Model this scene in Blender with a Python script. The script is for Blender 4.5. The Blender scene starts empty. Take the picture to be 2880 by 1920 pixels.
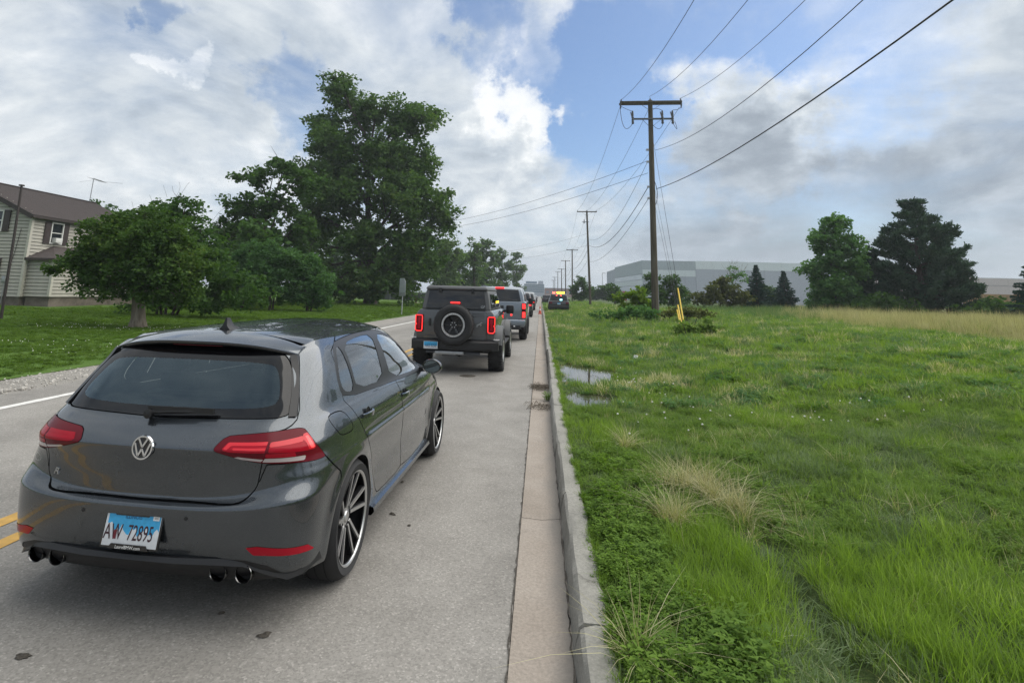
import bpy, bmesh, math, random
import numpy as np
from mathutils import Vector, Matrix, Euler

random.seed(7)
RNG = np.random.default_rng(7)
SC = bpy.context.scene
COL = SC.collection
R_ = math.radians

# ------------------------------------------------------------------ camera
CAM_H = 1.70
F_PX, PPX, PPY, W_PX, H_PX = 1566.8, 1337.2, 539.2, 2880.0, 1920.0
YAW, PITCH, ROLL = 0.1199, 0.1798, 0.0285
cam = bpy.data.cameras.new("camera")
cam.sensor_width = 36.0
cam.lens = F_PX / W_PX * 36.0
cam.shift_x = (W_PX / 2 - PPX) / W_PX
cam.shift_y = (PPY - H_PX / 2) / W_PX
cam.clip_start = 0.05
cam.clip_end = 6000.0
camo = bpy.data.objects.new("camera", cam)
COL.objects.link(camo)
_F = Vector((-math.sin(YAW), math.cos(YAW), 0))
_R = Vector((math.cos(YAW), math.sin(YAW), 0))
_U = Vector((0, 0, 1))
_F2 = _F * math.cos(PITCH) + _U * math.sin(PITCH)
_U2 = _U * math.cos(PITCH) - _F * math.sin(PITCH)
_Rr = _R * math.cos(ROLL) + _U2 * math.sin(ROLL)
_Ur = _U2 * math.cos(ROLL) - _R * math.sin(ROLL)
camo.matrix_world = Matrix(((_Rr.x, _Ur.x, -_F2.x, 0), (_Rr.y, _Ur.y, -_F2.y, 0), (_Rr.z, _Ur.z, -_F2.z, CAM_H), (0, 0, 0, 1)))
SC.camera = camo

# ------------------------------------------------------------------ sun + sky
SUN_AZ, SUN_EL = R_(68), R_(54)          # azimuth clockwise from +Y (the road direction)
sun = bpy.data.lights.new("sun", 'SUN')
sun.energy = 2.5
sun.angle = R_(85)
sun.color = (1.0, 0.95, 0.87)
suno = bpy.data.objects.new("sun", sun)
COL.objects.link(suno)
SUN_DIR = Vector((math.sin(SUN_AZ) * math.cos(SUN_EL), math.cos(SUN_AZ) * math.cos(SUN_EL), math.sin(SUN_EL)))
suno.rotation_euler = SUN_DIR.to_track_quat('Z', 'Y').to_euler()
suno.location = (0, 0, 60)

world = bpy.data.worlds.new("World")
SC.world = world
world.use_nodes = True
try:
    world.cycles.sampling_method = 'MANUAL'
    world.cycles.sample_map_resolution = 512
except Exception:
    pass

def build_world():
    nt = world.node_tree
    N, L = nt.nodes, nt.links
    N.clear()
    out = N.new('ShaderNodeOutputWorld')
    bg = N.new('ShaderNodeBackground')
    bg.inputs['Strength'].default_value = 0.10
    L.new(bg.outputs[0], out.inputs[0])
    sky = N.new('ShaderNodeTexSky')
    sky.sky_type = 'NISHITA'
    sky.sun_disc = False
    sky.sun_elevation = SUN_EL
    sky.sun_rotation = SUN_AZ
    sky.air_density = 1.0
    sky.dust_density = 1.6
    sky.ozone_density = 1.4
    tc = N.new('ShaderNodeTexCoord')
    nrm = N.new('ShaderNodeVectorMath'); nrm.operation = 'NORMALIZE'
    L.new(tc.outputs['Generated'], nrm.inputs[0])
    sep = N.new('ShaderNodeSeparateXYZ'); L.new(nrm.outputs[0], sep.inputs[0])

    def math_(op, a, b=None, c=None):
        n = N.new('ShaderNodeMath'); n.operation = op
        for i, v in enumerate((a, b, c)):
            if v is None: continue
            if isinstance(v, (int, float)): n.inputs[i].default_value = v
            else: L.new(v, n.inputs[i])
        return n.outputs[0]

    zc = math_('ADD', math_('MAXIMUM', sep.outputs[2], 0.0), 0.30)
    px = math_('DIVIDE', sep.outputs[0], zc)
    py = math_('DIVIDE', sep.outputs[1], zc)
    pv = N.new('ShaderNodeCombineXYZ'); L.new(px, pv.inputs[0]); L.new(py, pv.inputs[1]); pv.inputs[2].default_value = 3.7

    def noise(scale, detail, rough, dist, off=(0, 0, 0)):
        m = N.new('ShaderNodeVectorMath'); m.operation = 'ADD'; m.inputs[1].default_value = off
        L.new(pv.outputs[0], m.inputs[0])
        n = N.new('ShaderNodeTexNoise'); n.noise_dimensions = '3D'
        n.inputs['Scale'].default_value = scale; n.inputs['Detail'].default_value = detail
        n.inputs['Roughness'].default_value = rough; n.inputs['Distortion'].default_value = dist
        L.new(m.outputs[0], n.inputs['Vector'])
        return n.outputs[0]

    def smooth(v, a, b):
        n = N.new('ShaderNodeMapRange'); n.interpolation_type = 'SMOOTHSTEP'
        n.inputs[1].default_value = a; n.inputs[2].default_value = b
        L.new(v, n.inputs[0]); return n.outputs[0]

    wn = N.new('ShaderNodeTexNoise'); wn.inputs['Scale'].default_value = 5.0; wn.inputs['Detail'].default_value = 7; wn.inputs['Roughness'].default_value = 0.6
    L.new(nrm.outputs[0], wn.inputs['Vector'])
    w1 = N.new('ShaderNodeVectorMath'); w1.operation = 'SUBTRACT'; w1.inputs[1].default_value = (0.5, 0.5, 0.5); L.new(wn.outputs['Color'], w1.inputs[0])
    w2 = N.new('ShaderNodeVectorMath'); w2.operation = 'MULTIPLY_ADD'; w2.inputs[1].default_value = (0.55, 0.55, 0.42); L.new(w1.outputs[0], w2.inputs[0]); L.new(nrm.outputs[0], w2.inputs[2])
    wd = N.new('ShaderNodeVectorMath'); wd.operation = 'NORMALIZE'; L.new(w2.outputs[0], wd.inputs[0])

    def blob(d, width, amt):          # a soft, ragged patch of the dome round one compass direction
        dt = N.new('ShaderNodeVectorMath'); dt.operation = 'DOT_PRODUCT'
        L.new(wd.outputs[0], dt.inputs[0]); dt.inputs[1].default_value = Vector(d).normalized()
        s = smooth(dt.outputs['Value'], math.cos(width * 1.35), math.cos(width * 0.3))
        return math_('MULTIPLY', s, amt)

    def total(v, lst):
        for b in lst: v = math_('ADD', v, b)
        return v

    base = noise(1.7, 9, 0.56, 0.3)
    big = noise(0.42, 3, 0.5, 0.0, (4.2, 1.1, 0))
    cov = math_('ADD', math_('ADD', math_('MULTIPLY', base, 0.50), math_('MULTIPLY', big, 0.40)), 0.215)
    cov = total(cov, [blob(d, w, a) for d, w, a in COVER])
    cover = smooth(cov, 0.42, 0.68)
    # self shading: the layer sampled again a little towards the sun
    sh = noise(1.7, 9, 0.56, 0.3, (0.10 * SUN_DIR.x, 0.16 * SUN_DIR.y, 0))
    edge = math_('SUBTRACT', base, sh)
    puff = noise(2.6, 8, 0.6, 0.5, (7.7, 2.2, 1))
    dens = smooth(cov, 0.58, 0.92)
    lit = total(math_('ADD', math_('MULTIPLY', edge, 2.0), math_('MULTIPLY', math_('SUBTRACT', puff, 0.5), 0.95)), [blob(d, w, a) for d, w, a in SHADE])
    lit = math_('SUBTRACT', math_('ADD', lit, 0.76), math_('MULTIPLY', dens, 0.40))
    ramp = N.new('ShaderNodeValToRGB')
    cr = ramp.color_ramp
    cr.elements[0].position = 0.0; cr.elements[0].color = (0.25, 0.295, 0.345, 1)
    cr.elements[1].position = 1.0; cr.elements[1].color = (0.88, 0.90, 0.91, 1)
    for pos, c in ((0.28, (0.345, 0.395, 0.455)), (0.55, (0.50, 0.56, 0.625)), (0.80, (0.68, 0.725, 0.76))):
        e = cr.elements.new(pos); e.color = (*c, 1)
    L.new(lit, ramp.inputs[0])
    # clouds in the sky texture's own units (world strength is 0.10)
    cl = N.new('ShaderNodeVectorMath'); cl.operation = 'SCALE'; cl.inputs['Scale'].default_value = CLOUD_GAIN
    L.new(ramp.outputs[0], cl.inputs[0])
    skyc = N.new('ShaderNodeVectorMath'); skyc.operation = 'MULTIPLY'; skyc.inputs[1].default_value = SKY_TINT
    L.new(sky.outputs[0], skyc.inputs[0])
    mix = N.new('ShaderNodeMix'); mix.data_type = 'RGBA'
    L.new(cover, mix.inputs[0]); L.new(skyc.outputs[0], mix.inputs[6]); L.new(cl.outputs[0], mix.inputs[7])
    # pale band of distant air along the whole horizon
    hz = smooth(sep.outputs[2], 0.17, 0.0)
    hmix = N.new('ShaderNodeMix'); hmix.data_type = 'RGBA'
    L.new(math_('MULTIPLY', hz, 0.72), hmix.inputs[0])
    L.new(mix.outputs[2], hmix.inputs[6]); hmix.inputs[7].default_value = HORIZON
    L.new(hmix.outputs[2], bg.inputs[0])

COVER = [((0.063, 0.927, 0.37), 0.14, -0.16), ((0.117, 0.956, 0.269), 0.11, -0.13), ((0.225, 0.903, 0.366), 0.12, -0.12), ((0.278, 0.866, 0.43), 0.14, -0.11), ((0.45, 0.80, 0.42), 0.15, -0.16),
         ((-0.439, 0.856, 0.274), 0.07, -0.14), ((-0.564, 0.715, 0.47), 0.04, -0.10), ((-0.108, 0.876, 0.471), 0.08, -0.14), ((-0.05, 0.93, 0.33), 0.06, 0.16), ((0.317, 0.907, 0.250), 0.10, 0.12)]
SHADE = [((0.349, 0.93, 0.117), 0.20, -0.46), ((0.561, 0.814, 0.12), 0.24, -0.26), ((0.62, 0.73, 0.33), 0.13, -0.12), ((-0.55, 0.72, 0.42), 0.22, -0.16), ((-0.30, 0.90, 0.30), 0.16, -0.10),
         ((-0.042, 0.93, 0.365), 0.08, 0.30), ((-0.011, 0.956, 0.294), 0.07, 0.28), ((0.36, 0.89, 0.276), 0.15, 0.26),
         ((-0.643, 0.741, 0.192), 0.18, 0.10), ((-0.554, 0.753, 0.355), 0.025, 0.30)]
CLOUD_GAIN = 7.7
SKY_TINT = (0.80, 0.90, 1.0)
HORIZON = (3.3, 3.75, 4.2, 1)
build_world()

vs = SC.view_settings
vs.view_transform = 'Standard'
vs.look = 'None'
vs.exposure = 0.58
vs.gamma = 1.0
vs.use_curve_mapping = False
SC.render.engine = 'CYCLES'
SC.cycles.max_bounces = 8
SC.cycles.transparent_max_bounces = 16
SC.cycles.caustics_reflective = False
SC.cycles.caustics_refractive = False
SC.cycles.sample_clamp_indirect = 6.0
SC.cycles.use_denoising = True
try:
    SC.cycles.denoising_prefilter = 'NONE'
except Exception:
    pass

# ------------------------------------------------------------------ helpers
def tag(o, label=None, cat=None, group=None, kind=None):
    if label: o["label"] = label
    if cat: o["category"] = cat
    if group: o["group"] = group
    if kind: o["kind"] = kind
    return o

def empty(name, loc=(0, 0, 0), rz=0.0, label=None, cat=None, group=None, kind=None):
    o = bpy.data.objects.new(name, None)
    o.empty_display_size = 0.1
    COL.objects.link(o)
    o.location = loc
    o.rotation_euler = (0, 0, rz)
    return tag(o, label, cat, group, kind)

def link(name, me, mat=None, parent=None, loc=None, rot=None):
    o = bpy.data.objects.new(name, me)
    COL.objects.link(o)
    if mat is not None and len(me.materials) == 0: me.materials.append(mat)
    if parent is not None: o.parent = parent
    if loc is not None: o.location = loc
    if rot is not None: o.rotation_euler = rot
    return o

def np_mesh(name, V, F, mat=None, smooth=False):
    """V (n,3); F (m,3|4) int array, -1 in the last column marks a triangle"""
    V = np.asarray(V, np.float32); F = np.asarray(F, np.int32)
    me = bpy.data.meshes.new(name)
    me.vertices.add(len(V)); me.vertices.foreach_set('co', V.ravel())
    if F.shape[1] == 4:
        tri = F[:, 3] < 0
        cnt = np.where(tri, 3, 4).astype(np.int32)
        flat = F.ravel(); flat = flat[flat >= 0]
    else:
        cnt = np.full(len(F), F.shape[1], np.int32); flat = F.ravel()
    start = np.concatenate([[0], np.cumsum(cnt)[:-1]]).astype(np.int32)
    me.loops.add(len(flat)); me.loops.foreach_set('vertex_index', flat.astype(np.int32))
    me.polygons.add(len(F)); me.polygons.foreach_set('loop_start', start)
    try: me.polygons.foreach_set('loop_total', cnt)
    except Exception: pass
    if smooth: me.polygons.foreach_set('use_smooth', np.ones(len(F), bool))
    me.update(calc_edges=True)
    me.validate()
    if mat is not None: me.materials.append(mat)
    return me

class MB:
    """collects simple shapes, then links them as one mesh object"""
    def __init__(s): s.v = []; s.f = []
    def add(s, verts, faces):
        k = len(s.v); s.v.extend([tuple(v) for v in verts]); s.f.extend([tuple(i + k for i in f) for f in faces]); return s
    def box(s, c, d, rz=0.0, taper=1.0):
        hx, hy, hz = d[0] / 2, d[1] / 2, d[2] / 2
        cs, sn = math.cos(rz), math.sin(rz)
        P = []
        for z in (-hz, hz):
            t = 1.0 if z < 0 else taper
            for x, y in ((-hx, -hy), (hx, -hy), (hx, hy), (-hx, hy)):
                P.append((c[0] + cs * x * t - sn * y * t, c[1] + sn * x * t + cs * y * t, c[2] + z))
        return s.add(P, [(3, 2, 1, 0), (4, 5, 6, 7), (0, 1, 5, 4), (1, 2, 6, 5), (2, 3, 7, 6), (3, 0, 4, 7)])
    def bar(s, a, b, w, h=None, up=(0, 0, 1)):
        a, b = Vector(a), Vector(b); h = h or w
        d = (b - a).normalized(); u = Vector(up)
        if abs(d.dot(u)) > 0.97: u = Vector((0, 1, 0))
        r = d.cross(u).normalized(); u = r.cross(d)
        P = [p + r * x * w / 2 + u * y * h / 2 for p in (a, b) for x, y in ((-1, -1), (1, -1), (1, 1), (-1, 1))]
        return s.add(P, [(3, 2, 1, 0), (4, 5, 6, 7), (0, 1, 5, 4), (1, 2, 6, 5), (2, 3, 7, 6), (3, 0, 4, 7)])
    def tube(s, pts, rad, n=8, caps=True):
        pts = [Vector(p) for p in pts]
        if not hasattr(rad, '__len__'): rad = [rad] * len(pts)
        k0 = len(s.v); ref = None
        for i, p in enumerate(pts):
            d = (pts[min(i + 1, len(pts) - 1)] - pts[max(i - 1, 0)]).normalized()
            if ref is None:
                ref = Vector((0, 0, 1)) if abs(d.z) < 0.9 else Vector((1, 0, 0))
            r = d.cross(ref)
            if r.length < 1e-5: r = d.cross(Vector((0.3, 1, 0.2)))
            r.normalize(); u = r.cross(d); ref = u
            for j in range(n):
                a = 2 * math.pi * j / n
                s.v.append(tuple(p + (r * math.cos(a) + u * math.sin(a)) * rad[i]))
        for i in range(len(pts) - 1):
            for j in range(n):
                a = k0 + i * n + j; b = k0 + i * n + (j + 1) % n
                s.f.append((a, b, b + n, a + n))
        if caps:
            s.f.append(tuple(k0 + j for j in reversed(range(n))))
            e = k0 + (len(pts) - 1) * n
            s.f.append(tuple(e + j for j in range(n)))
        return s
    def lathe(s, prof, c=(0, 0, 0), axis='x', n=32, close=False):
        """prof: list of (radius, offset along axis)"""
        k0 = len(s.v); m = len(prof)
        for j in range(n):
            a = 2 * math.pi * j / n; ca, sa = math.cos(a), math.sin(a)
            for r, t in prof:
                if axis == 'x': P = (c[0] + t, c[1] + r * ca, c[2] + r * sa)
                elif axis == 'y': P = (c[0] + r * ca, c[1] + t, c[2] + r * sa)
                else: P = (c[0] + r * ca, c[1] + r * sa, c[2] + t)
                s.v.append(P)
        for j in range(n):
            j2 = (j + 1) % n
            for i in range(m if close else m - 1):
                i2 = (i + 1) % m
                s.f.append((k0 + j * m + i, k0 + j * m + i2, k0 + j2 * m + i2, k0 + j2 * m + i))
        return s
    def prism(s, poly, axis, a, b):
        """poly in the plane normal to axis, between a and b along it"""
        n = len(poly)
        def P(u, v, t):
            return {'x': (t, u, v), 'y': (u, t, v), 'z': (u, v, t)}[axis]
        vs_ = [P(u, v, a) for u, v in poly] + [P(u, v, b) for u, v in poly]
        fs = [tuple(range(n - 1, -1, -1)), tuple(range(n, 2 * n))] + [(i, (i + 1) % n, n + (i + 1) % n, n + i) for i in range(n)]
        return s.add(vs_, fs)
    def build(s, name, mat, parent=None, smooth=False, bevel=0.0, seg=2, loc=None, rot=None, auto=None):
        me = bpy.data.meshes.new(name)
        me.from_pydata(s.v, [], s.f); me.validate(); me.update()
        bm = bmesh.new(); bm.from_mesh(me)
        bmesh.ops.recalc_face_normals(bm, faces=bm.faces)
        if bevel > 0:
            es = [e for e in bm.edges if len(e.link_faces) == 2 and e.calc_face_angle(0) > 0.5]
            if es: bmesh.ops.bevel(bm, geom=es, offset=bevel, offset_type='OFFSET', segments=seg, profile=0.6, affect='EDGES', clamp_overlap=True)
        if smooth or bevel > 0:
            ang = auto if auto is not None else 0.6
            for f in bm.faces: f.smooth = True
            for e in bm.edges:
                if len(e.link_faces) == 2 and e.calc_face_angle(0) > ang: e.smooth = False
        bm.to_mesh(me); bm.free()
        return link(name, me, mat, parent, loc, rot)

def copy_tree(o, parent=None):
    c = o.copy(); COL.objects.link(c); c.parent = parent
    for ch in list(o.children): copy_tree(ch, c)
    return c

def text_mesh(name, body, mat, parent, size, loc, rot, extrude=0.0015, sx=1.0, align='CENTER', shear=0.0):
    cu = bpy.data.curves.new(name, 'FONT')
    cu.body = body; cu.size = size; cu.extrude = extrude; cu.align_x = align; cu.align_y = 'CENTER'; cu.shear = shear
    cu.resolution_u = 3
    tmp = bpy.data.objects.new(name + '_t', cu); COL.objects.link(tmp)
    dg = bpy.context.evaluated_depsgraph_get()
    me = bpy.data.meshes.new_from_object(tmp.evaluated_get(dg))
    bpy.data.objects.remove(tmp, do_unlink=True); bpy.data.curves.remove(cu)
    me.materials.clear()
    for v in me.vertices: v.co.x *= sx
    me.name = name
    return link(name, me, mat, parent, loc, rot)

# ------------------------------------------------------------------ materials
def _nt(name):
    m = bpy.data.materials.new(name); m.use_nodes = True
    nt = m.node_tree; nt.nodes.clear()
    return m, nt, nt.nodes, nt.links

def ramp_node(N, stops):
    r = N.new('ShaderNodeValToRGB'); cr = r.color_ramp
    cr.elements[0].position = stops[0][0]; cr.elements[0].color = (*stops[0][1], 1)
    cr.elements[1].position = stops[-1][0]; cr.elements[1].color = (*stops[-1][1], 1)
    for p, c in stops[1:-1]:
        e = cr.elements.new(p); e.color = (*c, 1)
    return r

def noise_node(N, L, scale, detail=4, rough=0.55, coord=None, dist=0.0):
    n = N.new('ShaderNodeTexNoise'); n.inputs['Scale'].default_value = scale
    n.inputs['Detail'].default_value = detail; n.inputs['Roughness'].default_value = rough; n.inputs['Distortion'].default_value = dist
    if coord is not None: L.new(coord, n.inputs['Vector'])
    return n

def plain(name, col, rough=0.5, metal=0.0, coat=0.0, var=0.0, vscale=8.0, bump=0.0, bscale=60.0, spec=None, coat_rough=0.03):
    m, nt, N, L = _nt(name)
    out = N.new('ShaderNodeOutputMaterial'); b = N.new('ShaderNodeBsdfPrincipled'); L.new(b.outputs[0], out.inputs[0])
    b.inputs['Base Color'].default_value = (*col, 1); b.inputs['Roughness'].default_value = rough; b.inputs['Metallic'].default_value = metal
    if coat: b.inputs['Coat Weight'].default_value = coat; b.inputs['Coat Roughness'].default_value = coat_rough
    if spec is not None: b.inputs['Specular IOR Level'].default_value = spec
    tc = N.new('ShaderNodeTexCoord')
    if var > 0:
        n = noise_node(N, L, vscale, 5, 0.6, tc.outputs['Object'])
        r = ramp_node(N, [(0.3, tuple(c * (1 - var) for c in col)), (0.7, tuple(min(1, c * (1 + var)) for c in col))])
        L.new(n.outputs[0], r.inputs[0]); L.new(r.outputs[0], b.inputs['Base Color'])
        mr = N.new('ShaderNodeMapRange'); mr.inputs[3].default_value = max(0.02, rough * 0.8); mr.inputs[4].default_value = min(1, rough * 1.2)
        L.new(n.outputs[0], mr.inputs[0]); L.new(mr.outputs[0], b.inputs['Roughness'])
    if bump > 0:
        n2 = noise_node(N, L, bscale, 4, 0.6, tc.outputs['Object'])
        bp = N.new('ShaderNodeBump'); bp.inputs['Strength'].default_value = bump; bp.inputs['Distance'].default_value = 0.01
        L.new(n2.outputs[0], bp.inputs['Height']); L.new(bp.outputs[0], b.inputs['Normal'])
    return m

def emit(name, col, strength, base=None):
    m, nt, N, L = _nt(name)
    out = N.new('ShaderNodeOutputMaterial'); b = N.new('ShaderNodeBsdfPrincipled'); L.new(b.outputs[0], out.inputs[0])
    b.inputs['Base Color'].default_value = (*(base or col), 1); b.inputs['Roughness'].default_value = 0.25
    b.inputs['Emission Color'].default_value = (*col, 1); b.inputs['Emission Strength'].default_value = strength
    return m

def glass(name, tint=(0.5, 0.6, 0.58), rough=0.0, ior=1.5, refl_boost=0.0, rcol=(1, 1, 1)):
    m, nt, N, L = _nt(name)
    out = N.new('ShaderNodeOutputMaterial'); mx = N.new('ShaderNodeMixShader'); L.new(mx.outputs[0], out.inputs[0])
    fr = N.new('ShaderNodeFresnel'); fr.inputs[0].default_value = ior
    ad = N.new('ShaderNodeMath'); ad.operation = 'MULTIPLY_ADD'; ad.inputs[1].default_value = 1.0 + refl_boost; ad.inputs[2].default_value = 0.02; ad.use_clamp = True
    L.new(fr.outputs[0], ad.inputs[0]); L.new(ad.outputs[0], mx.inputs[0])
    tr = N.new('ShaderNodeBsdfTransparent'); tr.inputs[0].default_value = (*tint, 1)
    gl = N.new('ShaderNodeBsdfGlossy'); gl.inputs['Roughness'].default_value = rough; gl.inputs[0].default_value = (*rcol, 1)
    L.new(tr.outputs[0], mx.inputs[1]); L.new(gl.outputs[0], mx.inputs[2])
    return m

def leafy(name, dark, light, rough=0.72, trans=0.35, patch=0.35, patch_scale=0.35, third=None):
    """foliage: colour varies leaf by leaf and in soft patches; light passes through"""
    m, nt, N, L = _nt(name)
    out = N.new('ShaderNodeOutputMaterial'); mx = N.new('ShaderNodeMixShader'); mx.inputs[0].default_value = trans; L.new(mx.outputs[0], out.inputs[0])
    b = N.new('ShaderNodeBsdfPrincipled'); b.inputs['Roughness'].default_value = rough; b.inputs['Specular IOR Level'].default_value = 0.14
    t = N.new('ShaderNodeBsdfTranslucent'); L.new(b.outputs[0], mx.inputs[1]); L.new(t.outputs[0], mx.inputs[2])
    g = N.new('ShaderNodeNewGeometry')
    n = noise_node(N, L, patch_scale, 3, 0.6, g.outputs['Position'])
    ad = N.new('ShaderNodeMath'); ad.operation = 'MULTIPLY'; ad.inputs[1].default_value = 1 - patch; L.new(g.outputs['Random Per Island'], ad.inputs[0])
    sb = N.new('ShaderNodeMapRange'); sb.inputs[1].default_value = 0.3; sb.inputs[2].default_value = 0.7; sb.inputs[4].default_value = patch; L.new(n.outputs[0], sb.inputs[0])
    sm = N.new('ShaderNodeMath'); sm.operation = 'ADD'; L.new(ad.outputs[0], sm.inputs[0]); L.new(sb.outputs[0], sm.inputs[1])
    st = [(0.1, dark), (0.9, light)]
    if third: st = [(0.05, dark), (0.75, light), (0.98, third)]
    r = ramp_node(N, st); L.new(sm.outputs[0], r.inputs[0])
    L.new(r.outputs[0], b.inputs['Base Color'])
    li = N.new('ShaderNodeMix'); li.data_type = 'RGBA'; li.blend_type = 'MULTIPLY'; li.inputs[0].default_value = 1.0
    li.inputs[7].default_value = (1.25, 1.35, 0.6, 1); L.new(r.outputs[0], li.inputs[6]); L.new(li.outputs[2], t.inputs[0])
    return m

def ground_mat(name, stops, scale=0.6, fine=30.0, bump=0.4, rough=0.95, mixw=0.5):
    m, nt, N, L = _nt(name)
    out = N.new('ShaderNodeOutputMaterial'); b = N.new('ShaderNodeBsdfPrincipled'); L.new(b.outputs[0], out.inputs[0])
    b.inputs['Roughness'].default_value = rough; b.inputs['Specular IOR Level'].default_value = 0.2
    g = N.new('ShaderNodeNewGeometry')
    n1 = noise_node(N, L, scale, 5, 0.6, g.outputs['Position']); n2 = noise_node(N, L, fine, 4, 0.65, g.outputs['Position'])
    mx = N.new('ShaderNodeMix'); mx.inputs[0].default_value = mixw; L.new(n1.outputs[0], mx.inputs[2]); L.new(n2.outputs[0], mx.inputs[3])
    r = ramp_node(N, stops); L.new(mx.outputs[0], r.inputs[0]); L.new(r.outputs[0], b.inputs['Base Color'])
    bp = N.new('ShaderNodeBump'); bp.inputs['Strength'].default_value = bump; bp.inputs['Distance'].default_value = 0.03
    L.new(n2.outputs[0], bp.inputs['Height']); L.new(bp.outputs[0], b.inputs['Normal'])
    return m

def asphalt_mat():
    m, nt, N, L = _nt('asphalt')
    out = N.new('ShaderNodeOutputMaterial'); b = N.new('ShaderNodeBsdfPrincipled'); L.new(b.outputs[0], out.inputs[0])
    g = N.new('ShaderNodeNewGeometry')
    st = N.new('ShaderNodeMapping'); st.inputs['Scale'].default_value = (1.0, 0.10, 1.0); L.new(g.outputs['Position'], st.inputs[0])
    big = noise_node(N, L, 0.9, 4, 0.55, st.outputs[0]); mid = noise_node(N, L, 2.2, 5, 0.6, g.outputs['Position'])
    chip = N.new('ShaderNodeTexVoronoi'); chip.inputs['Scale'].default_value = 95.0; L.new(g.outputs['Position'], chip.inputs['Vector'])
    fine = noise_node(N, L, 160, 3, 0.7, g.outputs['Position'])
    a = N.new('ShaderNodeMix'); a.inputs[0].default_value = 0.5; L.new(big.outputs[0], a.inputs[2]); L.new(mid.outputs[0], a.inputs[3])
    r1 = ramp_node(N, [(0.36, (0.205, 0.194, 0.176)), (0.5, (0.248, 0.235, 0.214)), (0.64, (0.284, 0.270, 0.247))]); L.new(a.outputs[0], r1.inputs[0])
    cs = N.new('ShaderNodeSeparateColor'); L.new(chip.outputs['Color'], cs.inputs[0])
    r2 = ramp_node(N, [(0.0, (0.55, 0.55, 0.55)), (0.5, (0.97, 0.97, 0.97)), (0.88, (1.12, 1.12, 1.12)), (1.0, (1.7, 1.7, 1.7))]); L.new(cs.outputs[0], r2.inputs[0])
    mu = N.new('ShaderNodeMix'); mu.data_type = 'RGBA'; mu.blend_type = 'MULTIPLY'; mu.inputs[0].default_value = 0.5
    sx = N.new('ShaderNodeSeparateXYZ'); L.new(g.outputs['Position'], sx.inputs[0])
    wv = N.new('ShaderNodeMath'); wv.operation = 'MULTIPLY_ADD'; wv.inputs[1].default_value = 3.927; wv.inputs[2].default_value = 4.516; L.new(sx.outputs[0], wv.inputs[0])
    cw_ = N.new('ShaderNodeMath'); cw_.operation = 'COSINE'; L.new(wv.outputs[0], cw_.inputs[0])
    wr = N.new('ShaderNodeMapRange'); wr.inputs[1].default_value = -0.4; wr.inputs[2].default_value = 1.0; wr.inputs[3].default_value = 1.03; wr.inputs[4].default_value = 0.90; L.new(cw_.outputs[0], wr.inputs[0])
    tr_ = N.new('ShaderNodeVectorMath'); tr_.operation = 'SCALE'; L.new(r1.outputs[0], tr_.inputs[0]); L.new(wr.outputs[0], tr_.inputs['Scale'])
    L.new(tr_.outputs[0], mu.inputs[6]); L.new(r2.outputs[0], mu.inputs[7]); L.new(mu.outputs[2], b.inputs['Base Color'])
    b.inputs['Roughness'].default_value = 0.85; b.inputs['Specular IOR Level'].default_value = 0.35
    ad = N.new('ShaderNodeMath'); ad.operation = 'ADD'; L.new(cs.outputs[1], ad.inputs[0]); L.new(fine.outputs[0], ad.inputs[1])
    bp = N.new('ShaderNodeBump'); bp.inputs['Strength'].default_value = 0.55; bp.inputs['Distance'].default_value = 0.004
    L.new(ad.outputs[0], bp.inputs['Height']); L.new(bp.outputs[0], b.inputs['Normal'])
    return m

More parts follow.
